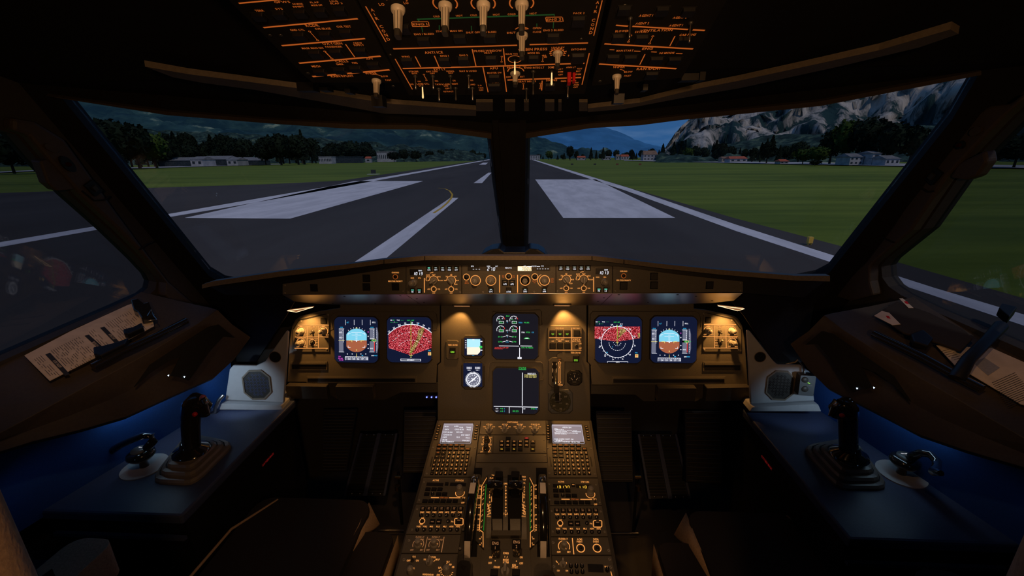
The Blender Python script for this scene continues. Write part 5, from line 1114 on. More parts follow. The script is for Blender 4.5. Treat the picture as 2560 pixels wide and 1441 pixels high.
def mcdu(L):
    if L:
        px = [(1097, 1053), (1202, 1053), (1184, 1195), (1058, 1195)]; lb = 'left keypad unit with a grey lit screen of departure data'
        scr = [(1110.4, 1063), (1183, 1063), (1176.6, 1108.6), (1100, 1108.6)]; X = XL
        lsk = [[(1097.9, 1066), (1096, 1072), (1094.6, 1078.6), (1093, 1085), (1091, 1092), (1089.5, 1098.3)], [(1192.7, 1065.4), (1191.5, 1072), (1190.5, 1078), (1189.4, 1085), (1188.6, 1091.6), (1187.8, 1098)]]
        fr = [(533, [850, 950, 1058, 1160, 1265]), (600, [838, 938, 1045, 1150, 1257, 1360]), (668, [825, 922]), (738, [805, 910])]
        kr = [(672, [1035, 1115, 1197, 1282, 1363]), (741, [1015, 1100, 1185, 1270, 1353]), (812, [768, 848, 925, 1003, 1087, 1172, 1258, 1343]), (887, [752, 830, 908, 990, 1075, 1160, 1245, 1335]), (960, [735, 815, 892, 972, 1060, 1147, 1235, 1320]), (1033, [718, 800, 875, 960, 1045, 1133, 1220, 1310])]
    else:
        px = [(1365, 1054), (1474, 1054), (1494, 1197), (1369, 1197)]; lb = 'right keypad unit with a grey lit screen of menu text'
        scr = [(1379.7, 1065), (1453.6, 1066), (1460.9, 1109.7), (1382.5, 1108.3)]; X = XR
        lsk = [[(XR(645+i*2), 1040+y/7.17) for i, y in enumerate((182, 228, 273, 322, 372, 415))], [(XR(x), 1040+y/7.17) for x, y in ((1330, 195), (1342, 240), (1350, 286), (1357, 334), (1365, 380), (1372, 428))]]
        fr = [(530, [760, 868, 970, 1078, 1190]), (600, [765, 870, 978, 1083, 1190, 1300]), (660, [768, 875]), (728, [775, 880])]
        kr = [(672, [988, 1073, 1158, 1242, 1328]), (741, [992, 1082, 1168, 1255, 1340]), (812, [765, 842, 920, 1003, 1090, 1177, 1263, 1350]), (885, [770, 847, 927, 1010, 1098, 1187, 1273, 1358]), (958, [772, 855, 933, 1018, 1108, 1197, 1287, 1375]), (1032, [778, 858, 937, 1025, 1115, 1205, 1295, 1385])]
    r, P = unit(px, 'flight_management_keypad', lb, 'keypad unit')
    m = MB(); m.pext(PD, [(scr[0][0]-2, scr[0][1]-3), (scr[1][0]+2, scr[1][1]-3), (scr[2][0]+2, scr[2][1]+2), (scr[3][0]-2, scr[3][1]+2)], .004, .007, 'panel_dk'); m.build('screen_frame', r)
    m = MB(); m.pext(PD, scr, .007, .0078, 'mcdu'); m.build('screen', r)
    P.h = .008
    P.line(*scr[0], *scr[1], 1.3, 'mcdu_edge'); P.line(*scr[3], *scr[2], 1., 'mcdu_edge'); P.line(*scr[1], *scr[2], .8, 'mcdu_edge'); P.line(*scr[0], *scr[3], .6, 'mcdu_edge')
    if L: tx = [('DRWY', 1117, 1067.5, 11), ('APPR', 1141, 1067, 11), ('VIA', 1153, 1069.5, 10), ('TRANS', 1171.5, 1069.5, 13), ('LENGTH', 1117, 1074.5, 10), ('CRS-ILS1', 1148, 1074.5, 22), ('FREQ', 1172, 1075, 10), ('RWY 08-2108', 1120, 1081.5, 22), ('OEV-1110', 1148.5, 1081.5, 16), ('CHAN FI', 1119, 1088, 20), ('EO 1087', 1164, 1088.5, 21), ('KAPP', 1112, 1094, 10), ('FLX', 1145.5, 1094, 8), ('FULL', 1169.5, 1095.5, 10), ('FROM', 1112, 1100.5, 11), ('GPS PRIMARY', 1120, 1105, 30), ('PHASES', 1165, 1102.5, 17)]
    else: tx = [('A320-214', 1417, 1069.5, 22), ('ENG', 1390, 1072.8, 7), ('CFM56-5B4', 1397, 1074.7, 24), ('ACTIVE NAV DATA BASE', 1415, 1077.5, 55), ('28JAN-25FEB', 1403, 1080, 28), ('TF0004001', 1441, 1080.3, 22), ('SECOND NAV DATA BASE', 1415, 1083.5, 58), ('25FEB-25MAR', 1402, 1085.5, 30), ('CHG CODE SOFT OK', 1410, 1099, 48), ('PERF', 1398, 1102.5, 16), ('ADJUST DESIRED HDG/TRK', 1418, 1105.5, 64)]
    for t, x, y, w in tx: P.text(t, x, y, 3.1 if L or y > 1090 or y < 1070 else 2.1, w, 'wht')
    P.h = .0043
    for s in (0, 1):
        for x, y in lsk[s]: P.button(x, y, 8, 4.4, [('-', 0, 3, 'org', 4.5)], name='key', dh=.002)
    lab = [['DIR', 'PROG', 'PERF', 'INIT', 'DATA'], ['F-PLN', 'RAD', 'FUEL', 'SEC', 'ATC', 'MCDU'], ['AIR', '+'], ['<', '-']]
    for (y, xs), ls in zip(fr, lab):
        for x, t in zip(xs, ls): P.button(X(x), 1040+y/7.17, 12.6, 7.6, [(t, 0, 2.5, 'ovh' if len(t) > 1 else 'org', 6.5 if len(t) > 1 else 2)], name='key', dh=.0025)
    for (y, xs), ls in zip(kr, ('ABCDE', 'FGHIJ', '123KLMNO', '456PQRST', '789UVWXY', '.0/Z-+*V')):
        for x, t in zip(xs, ls): P.button(X(x), 1040+y/7.17, 8, 7.6, [(t, 0, 4, 'org', None)], name='key', dh=.0025)
    for x, y in (((XL(735), 1040+573/7.17), (XL(1483), 1040+573/7.17), (XL(620), 1040+1040/7.17)) if L else ((XR(643), 1040+577/7.17), (XR(1412), 1040+588/7.17), (XR(668), 1040+1032/7.17), (XR(1485), 1040+1045/7.17))): P.screw(x, y, 2.6)
    s = 1 if L else 1
    for x in ((1078, 1176) if L else (1376.5, 1478)): P.line(x+(3 if L else -2), 1143, x-(2 if L else -2), 1167, 3, 'black')
    P.done('screws')
mcdu(True); mcdu(False)
# switching and display control panels
r, P = unit([(1202, 1053.5), (1364, 1053.5), (1366, 1089.5), (1198, 1089.5)], 'switching_panel', 'narrow panel headed SWITCHING with four grey selectors')
P.text('SWITCHING', 1281.5, 1056.4, 3.4, 26)
for x, t in ((1222.5, 'ATT HDG'), (1261.5, 'AIR DATA'), (1299, 'EIS DMC'), (1337.5, 'ECAM/ND XFR')):
    P.text(t, x+1, 1062, 3, 15 if len(t) < 9 else 22); P.text('NORM', x+1, 1065.5, 2.4, 8); P.text('CAPT', x-11.5, 1067.8, 3, 7); P.text('F/O', x+12, 1067.8, 3, 6); P.line(x-10, 1071, x-6.5, 1072, 1.2); P.line(x+9.5, 1071, x+6.5, 1072, 1.2); P.knob(x, 1077, 8.5, .02, 'pointer', 0)
P.screw(1201.5, 1083, 2); P.screw(1359, 1084, 2); P.done('screws')
r, P = unit([(1198, 1090), (1366, 1090), (1367.5, 1136), (1193, 1136)], 'display_control_panel', 'panel with two round knobs, rows of small keys and one red key')
P.line(1234, 1091, 1232, 1135, .8, 'hole')
for y, t in ((1103, 'UPPER DISPLAY'), (1122.5, 'LOWER DISPLAY')):
    P.text(t, 1218-(y > 1110)*1, y-8.5 if y < 1110 else y-9.5, 2.8, 25); P.ring(1217.5-(y-1103)*.08, y, 9.8, 1.2, -40, 70); P.ring(1217.5-(y-1103)*.08, y, 9.8, 1.2, 110, 220); P.text('OFF', 1206-(y > 1110)*2, y+8, 2.8, 6.5); P.text('BRT', 1225-(y > 1110)*1.5, y+8, 2.8, 6.5); P.knob(1217-(y-1103)*.08, y+.5, 6.6, .02, 'bell', 170, k='knob_dk', skirt=1.1)
for j, y in enumerate((1106, 1115.5, 1125.5)):
    for i, x in enumerate((1254.5, 1269.5, 1285.5, 1301, 1316.5, 1332.3)):
        if (j, i) == (2, 4): continue
        P.button(x-j*.2, y, 11.8, 7.4, [(('CLR' if j == 2 else 'SYS'), -.4, 2.6, 'org' if not (j == 2 and i in (0, 2, 5)) else 'amb', 5.5)] if (j, i) not in ((1, 5), (2, 1), (2, 3)) else [], name='key')
P.button(1270.5, 1097, 12, 6.5, [], name='key'); P.button(1316.5, 1097.5, 12, 6.5, [('#', 0, 4.8, 'reddim', 10), ('EMER', 0, 2.4, 'redl', 5)], name='emergency_key')
for x, y in ((1201, 1095), (1199, 1124), (1360, 1101), (1361, 1129)): P.screw(x, y, 1.6)
P.done('screws')
r, P = unit([(1193, 1136.5), (1368, 1136.5), (1369, 1159), (1190, 1159)], 'blank_panel', 'plain brown blank panel between the keys and the thrust levers'); P.screw(1193, 1141, 1.6); P.screw(1363, 1141, 1.6); P.done('screws')
# thrust lever quadrant with curved centre
class Bulge(Pl):
    def set(s, y0, y1, H, x=1263): s.H = 0; s.b0 = Pl.L(s, x, y1)[1]; s.b1 = Pl.L(s, x, y0)[1]; s.H = H; return s
    def bh(s, b): t = (b-s.b0)/(s.b1-s.b0); return s.H*max(0, sin(pi*min(1, max(0, t))))**.7
    def W(s, a, b, h=0.): return s.o + s.u*a + s.v*b + s.n*(h+s.bh(b))
    def L(s, px, py, h=0.):
        a, b = Pl.L(s, px, py, h)
        for _ in range(6): a, b = Pl.L(s, px, py, h+s.bh(b))
        return a, b
quad = thing('thrust_lever_quadrant', 'thrust lever unit with curved slotted cover between the two trim wheels', 'lever unit', PD.P(1265, 1300))
m = MB(); m.pext(PD, [(1190, 1160), (1369.5, 1160), (1381, 1480), (1152, 1480)], -.003, .003, 'panel'); m.build('base_plate', quad)
QB = Bulge(PD.o, PD.n).set(1172, 1352, .030)
def strip(x0t, x1t, x0b, x1b, y0, y1, k, name, n=20, h=.0, base=True):
    m = MB(); rings = []
    for i in range(n+1):
        t = i/n; y = y0+(y1-y0)*t; a0, b0 = QB.L(x0t+(x0b-x0t)*t, y, h); a1, b1 = QB.L(x1t+(x1b-x1t)*t, y, h)
        z0 = QB.W(a0, b0, h); z1 = QB.W(a1, b1, h); f0 = Pl.W(PD, a0, b0, .001) if base else QB.W(a0, b0, h-.002); f1 = Pl.W(PD, a1, b1, .001) if base else QB.W(a1, b1, h-.002)
        rings.append([f0, f1, z1, z0])
    m.loft(rings, k, False); return m.build(name, quad, fix=True)
strip(1219.5, 1229, 1215, 1228, 1190, 1352, 'panel', 'side_cheek'); strip(1305, 1315, 1304, 1317, 1190, 1352, 'panel', 'side_cheek')
strip(1258, 1268.5, 1257.5, 1270, 1196, 1334, 'panel', 'centre_rib', h=.003)
strip(1229, 1257.5, 1229, 1257.5, 1188, 1350, 'hole', 'slot', h=-.004); strip(1269, 1304, 1270, 1303.5, 1188, 1350, 'hole', 'slot', h=-.004)
strip(1230.5, 1255.5, 1232, 1256, 1298, 1334, 'panel', 'slot_cover', h=.0); strip(1275, 1301, 1276, 1301, 1298, 1334, 'panel', 'slot_cover', h=.0)
m = MB(); m.pext(PD, [(1229, 1336), (1303, 1336), (1303, 1349), (1228, 1349)], .0, .018, 'panel'); m.build('cross_bar', quad, bevel=.002, fix=True)
# scale plates beside the slots
PQ = Pl(PD.W(0, 0, .012), PD.n)
for px in ([(1219.5, 1190), (1217, 1215), (1208.5, 1330), (1209.5, 1373), (1189, 1352), (1190, 1330), (1197, 1240), (1204, 1212)], [(1322.5, 1190), (1323, 1215), (1324.5, 1330), (1324.5, 1373), (1346, 1352), (1346, 1330), (1342, 1240), (1337, 1212)]):
    m = MB(); m.pext(PQ, px, -.012, 0, 'panel_dk'); m.build('scale_plate', quad, fix=True)
PA = Panel(PQ, quad, .0004); PB = Panel(PQ, quad, .0004)
class _LR:
    def __getattr__(s, n): return lambda *q, **k: getattr(PA if (q[1] if n == 'text' else q[0]) < 1265 else PB, n)(*q, **k)
P = _LR()
P.line(1204.4, 1216.5, 1198.6, 1325.7, 1.7); P.line(1198.6, 1325.7, 1207.3, 1331.5, 1.7); P.line(1207.6, 1331, 1208, 1369.5, 1.7); P.line(1217, 1195, 1204.4, 1216.5, 1.4); P.line(1215.3, 1212, 1208.8, 1328, 1.3, 'grn_dk', .001)
P.line(1334.5, 1216.5, 1334.7, 1325.7, 1.7); P.line(1334.5, 1325.7, 1326, 1331.5, 1.7); P.line(1326, 1331, 1325.6, 1369.5, 1.7); P.line(1324, 1195, 1334.5, 1216.5, 1.4); P.line(1324.2, 1208, 1325.8, 1328, 1.3, 'grn_dk', .001)
for i, (y, t) in enumerate(((1214, '100'), (1224, '90'), (1241, 'CO'), (1246, '80'), (1264, 'CO'), (1270, '60'), (1288, 'CO'), (1299, '40'), (1314, 'CG'), (1320, '20'), (1326, '10'))):
    u = (y-1216)/110; P.text(t, 1201-u*6, y, 3.2, 5); P.text(t, 1339+u*.6, y, 3.2, 5)
    if i % 2 == 0: P.line(1201-u*3, y+3, 1203-u*3, y+3, 1); P.line(1336, y+3, 1338, y+3, 1)
for i, y in enumerate((1218, 1226, 1236, 1247, 1260, 1276, 1288, 1302, 1317, 1344, 1359)):
    u = (y-1216)/110; x = 1210-u*5.5 if y < 1330 else 1203.5; x2 = 1328.5 if y < 1330 else 1330.5; P.text(str(9-i if i < 9 else i-7), x, y, 3.2, 2.2); P.text(str(9-i if i < 9 else i-7), x2, y, 3.2, 2.2)
    if y < 1330: P.disc(x-2, y+3, .9); P.disc(x2-1, y+3, .9)
    else: P.text('DN', x-3.5, y+4, 3, 4.5); P.text('DN', x2+3, y+4, 3, 4.5)
PA.done(legend='scale_marks'); PB.done(legend='scale_marks')
P = Panel(QB, quad, .0006)
P.line(1221, 1200, 1219, 1255, 0); P.text('TO', 1232.5, 1189.5, 3.4, 7); P.text('FLX', 1229, 1196, 3.4, 9); P.text('TOGA', 1309.5, 1193, 3.4, 10); P.text('CLB', 1311, 1200, 3.2, 7)
P.text('CL', 1311, 1208.5, 3.2, 5)
for i, ch in enumerate('A/THR'): P.text(ch, 1310.8-i*.1, 1218.5+i*6.4, 4.4, 3.6)
P.line(1307, 1232, 1306.5, 1256, 1.2); P.line(1306.5, 1256, 1309, 1257, 1.2)
for i, ch in enumerate('THR'): P.text(ch, 1225-i*.1, 1232+i*6.4, 4.2, 3.4)
P.line(1229, 1232, 1229, 1256, 1.2); P.text('0', 1224.5, 1256, 4, 3); P.text('0', 1310.5, 1256.5, 4, 3)
for s, x0, x1 in ((1, 1217, 1228), (-1, 1304, 1315)):
    for i in range(4): P.line(x0+1, 1262+i*7+(5 if s > 0 else 0), x1-1, 1262+i*7+(0 if s > 0 else 5), 1.2)
    P.line((x0+x1)/2, 1260, (x0+x1)/2, 1288, 1.1); P.line(x0+1, 1260, x1-1, 1286, 1.); P.text('FULL', (x0+x1)/2, 1292, 3.2, 10)
P.h = .0036
for x in (1261, 1268): P.line(x-.5 if x < 1263 else x-.7, 1208, x-1 if x < 1263 else x+.8, 1288, 1.1)
for i in range(10): P.rect(1264.4, 1209.5+i*8.6, 3.6, 2.4, 'org'); P.rect(1264.4, 1213.5+i*8.6, 1.4, 1.4, 'org')
P.done(legend='lever_marks')
for x0, x1, cx0, cx1 in ((1217.5, 1257, 1238, 1257), (1270.5, 1306, 1278, 1299)):
    lev = MB(); xm = (x0+x1)/2; base = QB.W(*QB.L(xm, 1245), -.02); hp = PD.P(xm, 1213, .075)
    u = V((1, 0, 0)); w = (PD.P(x1, 1213, .075)-PD.P(x0, 1213, .075)).length
    lev.prism([[base-u*w*.33, base+u*w*.33, hp+u*w*.33, hp-u*w*.33]], PD.v*.012, 'gloss'); o = lev.build('thrust_lever', quad, fix=True, bevel=.001)
    hm = MB(); hm.lathe(hp-u*w/2, u, [(.004, 0), (.012, .002), (.013, w*.5), (.012, w-.002), (.004, w)], 'gloss', 16); o2 = hm.build('lever_handle', o)
    cm = MB(); c = PD.P((cx0+cx1)/2, 1189, .07); cm.box(Pl(c, PD.n), 0, 0, (PD.P(cx1, 1189, .07)-PD.P(cx0, 1189, .07)).length, .022, -.02, .005, 'black', r=.003); cm.build('lever_cap', o)
    o.parent = quad
# engine switches
for x, y, n_ in ((1238.5, 1364, '1'), (1291.5, 1361, '2')):
    r = thing('engine_master_switch', 'black tilted switch lettered ENG 1, left of the pair' if n_ == '1' else 'black tilted switch lettered ENG 2, right of the pair', 'switch', PD.P(x, y+20)); b = PD.P(x, y+25, .003); t = PD.P(x, y, .055); m = MB()
    q = Pl((b+t)/2, (0, -.75, .66)); m.tube([b, b.lerp(t, .5), t-PD.n*.006], [.010, .011, .008], 'gloss', 12); m.build('switch_stem', r)
    m = MB(); fp = Pl(t, (0, -.62, .78)); m.frus(fp, rrect(0, 0, .024, .024, .003), rrect(0, 0, .022, .022, .003), -.008, .002, 'hole'); m.text(fp, 'ENG', 0, .0045, .0085, .0095, .0026, 'org_dim'); m.text(fp, n_, 0, -.006, .0085, .0095, .0026, 'org_dim'); m.build('switch_cap', r)
r, P = unit([(1203, 1376), (1327, 1376), (1331, 1480), (1196, 1480)], 'engine_start_panel', 'panel lettered ENG MODE NORM with a grey selector below the ENG switches', h=.0045)
for t, x, y, w in (('ENG', 1265, 1384, 13), ('MODE', 1264.5, 1401, 14), ('NORM', 1264.5, 1407, 14), ('CRANK', 1242, 1419, 16), ('IGN', 1285, 1414, 9), ('/START', 1287, 1419.5, 15), ('ON', 1226.5, 1394.5, 7), ('OFF', 1225, 1408.7, 9), ('ON', 1303, 1394.5, 7), ('OFF', 1303, 1409.7, 9)): P.text(t, x, y, 5, w)
P.text('I J', 1265, 1393, 4, 7); P.disc(1238, 1403, 1.3); P.disc(1291, 1404, 1.3); P.button(1235.5, 1433, 19, 18); P.button(1290, 1433, 19, 18)
P.knob(1263, 1432, 12, .028, 'pointer', 0); P.done()
# pitch trim wheels
for L in (True, False):
    x, yt, yb = (1184, 1196, 1372) if L else (1356.5, 1196, 1372)
    pb = PD.P(1173.5 if L else 1359.5, 1368, .03); pt = PD.P(1189 if L else 1354.5, 1186, .03); X = (pb.x+pt.x)/2
    R = .5*(pt-pb).length*1.02; c = (pt+pb)/2-PD.n*.075; c.x = X
    R = ((pt-c).length+(pb-c).length)/2; w = .024
    r = thing('trim_wheel', 'glossy black trim wheel with white bands on the %s of the thrust levers' % ('left' if L else 'right'), 'wheel', c)
    m = MB(); ax = V((1, 0, 0)); m.lathe(c-ax*w/2, ax, [(R*.55, 0), (R*.94, 0), (R*.985, w*.06), (R, w*.18), (R, w*.82), (R*.985, w*.94), (R*.94, w), (R*.55, w)], 'gloss', 72); m.build('wheel_rim', r)
    for a0, a1, kk in ((84, 101, 0), (152, 174, 0), (112, 136, 1)):
        m = MB(); n = 8
        if kk == 0:
            rg = [[c+V((dx*w*.68, cos(R_(a))*R*1.003, sin(R_(a))*R*1.003)) for dx in (-.5, .5)] for a in [a0+(a1-a0)*i/n for i in range(n+1)]]
            m.add([p for q in rg for p in q], [(2*i, 2*i+1, 2*i+3, 2*i+2) for i in range(n)], 'white')
        else:
            for s in (-1, 1):
                rg = [[c+V((s*w*.50, cos(R_(a))*q, sin(R_(a))*q)) for q in (R*.93, R*.99)] for a in [a0+(a1-a0)*i/n for i in range(n+1)]]
                m.add([p for q in rg for p in q], [(2*i, 2*i+1, 2*i+3, 2*i+2) for i in range(n)], 'white')
        m.build('white_band', r)
    # dark well around the wheel
    m = MB(); m.pext(PD, [(1180, 1172), (1206, 1172), (1192, 1395), (1160, 1395)] if L else [(1340, 1172), (1367, 1172), (1375, 1395), (1343, 1395)], .003, .0036, 'hole'); m.build('well_trim', quad)
# speed brake and flap levers
def lever(px, py, w, h, name, label):
    r = thing(name, label, 'lever', PD.P(px, py, 0)); b = PD.P(px, py+30, .003); t = PD.P(px, py, .07); m = MB(); m.tube([b, t], [.008, .008], 'gloss', 10); m.build('lever_stem', r)
    m = MB(); q = Pl(t, (0, -.5, .86)); s = (t-CAM).dot(FW)/F; m.frus(q, rrect(0, -h*s*.2, w*s, h*s, w*s*.3), rrect(0, -h*s*.2, w*s*.85, h*s*.85, w*s*.3), -.03, .0, 'gloss'); m.build('lever_knob', r, bevel=.003)
lever(1160, 1415, 40, 50, 'speed_brake_lever', 'black rounded lever at the bottom edge below the left trim wheel'); lever(1366, 1438, 54, 46, 'flap_lever', 'black rounded lever at the bottom edge below the right trim wheel')
# radio, audio, lighting, radar, transponder panels
def radio(L):
    f = (lambda x, y: (980+x/6.52, 1220+y/6.52)) if L else (lambda x, y: (1280+x/6.52, 1220+y/6.52))
    r, P = unit([(1058, 1196), (1178, 1196), (1166, 1262), (1040, 1262)] if L else [(1369, 1198), (1495, 1198), (1505, 1266), (1374, 1266)], 'radio_panel', 'left radio tuning panel with blank readouts' if L else 'right radio tuning panel with yellow digits lit')
    if L:
        P.text('ACTIVE', 1089.5, 1201.8, 3.8, 15); P.text('STBY/CRS', 1149, 1202.2, 3.8, 20); wins = [(1087.4, 1211.8, 42, 8.5), (1145, 1212, 40, 8.5)]; sk = (1116.7, 1211)
        ra = [(x, 1224.5) for x in (1070, 1085, 1099.8)]; rb = [(1067, 1236.4), (1081.6, 1236.4), (1096.7, 1236.4), (1111.5, 1236.4)]; ln = (1077.4, 1245, 1151); rc = [(x, 1254) for x in (1062.5, 1077, 1092.7, 1107.8, 1122.6, 1138)]
        kb = (1150, 1232); on = (1159, 1245.3); off = (1157, 1258)
    else:
        P.text('ACTIVE', 1402.7, 1205.3, 3.8, 15); P.text('STBY/CRS', 1462.5, 1205.7, 3.8, 20); wins = [(1404, 1216, 43, 9), (1459, 1216.5, 38, 9)]; sk = (1433, 1214)
        ra = [(x, 1227.8) for x in (1389.5, 1404.5, 1419.5)]; rb = [(1390.4, 1240.4), (1407, 1240.4), (1420.5, 1240.4), (1436, 1240.4)]; ln = (1403.5, 1249, 1480); rc = [(x, 1258) for x in (1392, 1407, 1422.6, 1438, 1454, 1469.4)]
        kb = (1476, 1235); on = (1487, 1248.7); off = (1489, 1262)
    for x, y, w, h in wins: P.rect(x, y, w, h, 'black', .0004)
    if not L: seg(P, '13', 1396, 1218.5, 5, 15, 'amb', -.1); seg(P, '17n', 1414, 1218.5, 5, 22, 'amb', -.1); seg(P, '110', 1456, 1218.7, 5, 24, 'amb', -.1)
    P.button(*sk, 9, 8, [('<>', 0, 3, 'org' if not L else 'knob_dk', 6)], name='key')
    for x, y in ra+rc: P.button(x, y, 13.2, 8.6, [('VHF', 0, 2.2, 'knob_dk', 7)], name='key')
    for i, (x, y) in enumerate(rb):
        if i == 1: P.knob(x, y, 4.4, .005, 'mini', 0, 'black')
        else: P.button(x, y, 13.2, 8.6, [('HF', 0, 2.2, 'knob_dk', 6)], name='key')
    P.line(ln[0], ln[1], ln[0]+(ln[2]-ln[0])*.27, ln[1]+.2, 1.8); P.line(ln[0]+(ln[2]-ln[0])*.62, ln[1]+.3, ln[2], ln[1]+.6, 1.8); P.text('STBY NAV', (ln[0]+ln[2])/2-4, ln[1]+.3, 3, 21, 'ovh')
    P.ring(kb[0], kb[1]+1, 11, 1.5, 170, 380); P.knob(kb[0], kb[1], 8.8, .016, 'round'); P.knob(kb[0], kb[1], 7.6, .030, 'round', name='knob_cap')
    P.text('ON', *on, 4, 7); P.text('OFF', *off, 4, 8); P.toggle((on[0]+off[0])/2, (on[1]+off[1])/2, .01, 'knob_dk', 1.6, .3)
    for x, y in (((1060, 1206), (1048, 1251)) if L else ((1373, 1211), (1490, 1213), (1374, 1250), (1499, 1257))): P.screw(x, y, 2.4)
    P.done('screws')
radio(True); radio(False)
def audio(L):
    g = (lambda x, y: (980+x/6.52, 1220+y/6.52)) if L else (lambda x, y: (1280+x/6.52, 1220+y/6.52))
    r, P = unit([(1040, 1263), (1165.5, 1263), (1153, 1338.5), (1015, 1338.5)] if L else [(1374, 1267), (1505, 1267), (1520, 1344), (1376, 1344)], 'audio_control_panel', 'audio panel of small black knobs and a lit square bracket, %s of the thrust levers' % ('left' if L else 'right'))
    xs = [503, 603, 705, 810, 910, 1015, 1120] if L else [730, 835, 940, 1045, 1150, 1257, 1362]; y0 = 345 if L else 375
    for x, t in zip(xs, ('VHF1', 'VHF2', 'VHF3', 'HF1', 'HF2', 'INT', 'CAB')): P.button(*g(x, y0), 12.6, 9.6, [('CALL', -2, 2, 'org_dim', 6), ('ON', 1.8, 2.2, 'org_dim', 5)], name='key'); P.text(t, *g(x-(14 if L else -4), y0+58+(3 if not L else 0)), 4, 10)
    for i, x in enumerate([473, 577, 680, 785, 890, 997, 1103] if L else [737, 843, 950, 1057, 1163, 1272, 1380]): P.knob(*g(x, y0+(112 if L else 115)), 4.7, .005, 'mini', (25, 150, 150, 150, 160, -30, 150)[i], 'black')
    cx, cy = (492, 548) if L else (785, 580); P.ring(*g(cx, cy), 6.6, 1.6); P.text('INT', *g(cx+8, cy-50), 3, 6); P.text('RAD', *g(cx-14 if L else cx+4, cy+54), 3, 7); P.toggle(*g(cx, cy), .008, 'knob_dk', 3)
    for x, t in ((660, 'VOICE'), (765, 'RESET')) if L else ((957, 'VOICE'), (1068, 'RESET')): P.button(*g(x, 555 if L else 585), 13, 11.5, [(t, 1.6, 2.4, 'org_dim', 7)], name='key')
    P.knob(*g(917 if L else 1222, 555 if L else 585), 4.6, .005, 'mini', 160, 'black'); P.text('PA', *g(985 if L else 1290, 555 if L else 588), 3.6, 6)
    bx, by = g(1090 if L else 1395, 556 if L else 591); w, h = 10.6, 8.2
    for a in ((bx-w, by-h+2, bx-w, by+h-2), (bx+w, by-h+2, bx+w, by+h-2), (bx-w+2, by+h, bx+w-2, by+h), (bx-w+2, by-h, bx-w+7, by-h), (bx+w-7, by-h, bx+w-2, by-h), (bx-w, by-h+2, bx-w+2, by-h), (bx+w, by-h+2, bx+w-2, by-h), (bx-w, by+h-2, bx-w+2, by+h), (bx+w, by+h-2, bx+w-2, by+h)): P.line(*a, 1.9)
    P.button(bx, by, 14.5, 10.5, [('PRESS', -2, 2.4, 'org_dim', 8)], name='key')
    y1 = 635 if L else 670
    for x, t in zip([432, 537, 643, 750, 860, 967, 1075] if L else [750, 858, 970, 1077, 1190, 1300, 1410], ('VOR1', 'VOR2', 'MKR', 'ILS', 'MLS', 'ADF1', 'ADF2')): P.text(t, *g(x, y1), 4, 10 if len(t) > 3 else 8)
    for i, x in enumerate([413, 522, 630, 738, 847, 955, 1063] if L else [750, 862, 973, 1082, 1193, 1303, 1418]): P.knob(*g(x, y1+(55 if L else 57)), 4.7, .005, 'mini', (20, 160, 160, 160, 160, 160, 160)[i], 'black')
    for q in (((410, 350), (325, 685), (1160, 685)) if L else ((645, 383), (1445, 388), (665, 715), (1510, 720))): P.screw(*g(*q), 2.8)
    P.done('screws')
audio(True); audio(False)
r, P = unit([(1015, 1339), (1153, 1339), (1146, 1386), (1003, 1386)], 'flood_light_panel', 'dim left panel with two grey dimmer knobs, lettered FLOOD LT', lit='org_dim')
P.text('FLOOD LT', 1050, 1344, 4, 21); P.text('MAIN PNL', 1050, 1349.6, 4, 21); P.text('INTEG LT', 1090, 1344, 4, 20); P.text('MAIN PNL & PED', 1089, 1349.8, 4, 36); P.line(1069, 1343, 1060.5, 1381, 1.4); P.line(1110.4, 1343, 1103.5, 1381.8, 1.8)
for x in (1045.6, 1085.8): P.ring(x, 1362, 13.5, 1.4, -30, 210); P.knob(x, 1362, 8.2, .018, 'bell', -100, skirt=1.3)
for t, x in (('OFF', 1029.5), ('BRT', 1054.2), ('OFF', 1069.7), ('BRT', 1094.5)): P.text(t, x, 1376.3, 4, 8)
P.screw(1022.5, 1352, 3.4); P.screw(1150, 1372, 3.2); P.done('screws')
r, P = unit([(1376.5, 1345), (1520, 1345), (1529, 1390.5), (1378, 1390.5)], 'flood_light_panel', 'right panel with one dimmer knob and two bright ringed buttons')
P.text('FLOOD LT', 1408, 1348.5, 4.6, 22); P.text('PED', 1408.5, 1354.6, 4.6, 8); P.ring(1410, 1367, 14, 1.8, -30, 70); P.ring(1410, 1367, 14, 1.8, 110, 215); P.knob(1410, 1368, 8.2, .018, 'bell', -150, skirt=1.25); P.text('OFF', 1397, 1381.5, 4.6, 9); P.text('BRT', 1422.3, 1381.5, 4.6, 8); P.line(1430.8, 1346.5, 1434.6, 1387, 2)
for x, t, u in ((1449, 'ACMS', 'PRINT'), (1490, 'DFDR', 'EVENT')): P.text(t, x, 1349.5, 4.4, 13); P.text(u, x, 1355.3, 4.4, 14); P.ring(x+2.7, 1371.5, 9.8, 2.1); P.toggle(x+3, 1372, .007, 'black', 4, ht=1, name='push_button')
for x, y in ((1383, 1357), (1522, 1377)): P.screw(x, y, 4)
P.done('screws')
r, P = unit([(1003, 1387), (1146, 1387), (1138, 1480), (978, 1480)], 'weather_radar_panel', 'bottom left panel with grey selectors, lettered TILT and WINDSHEAR')
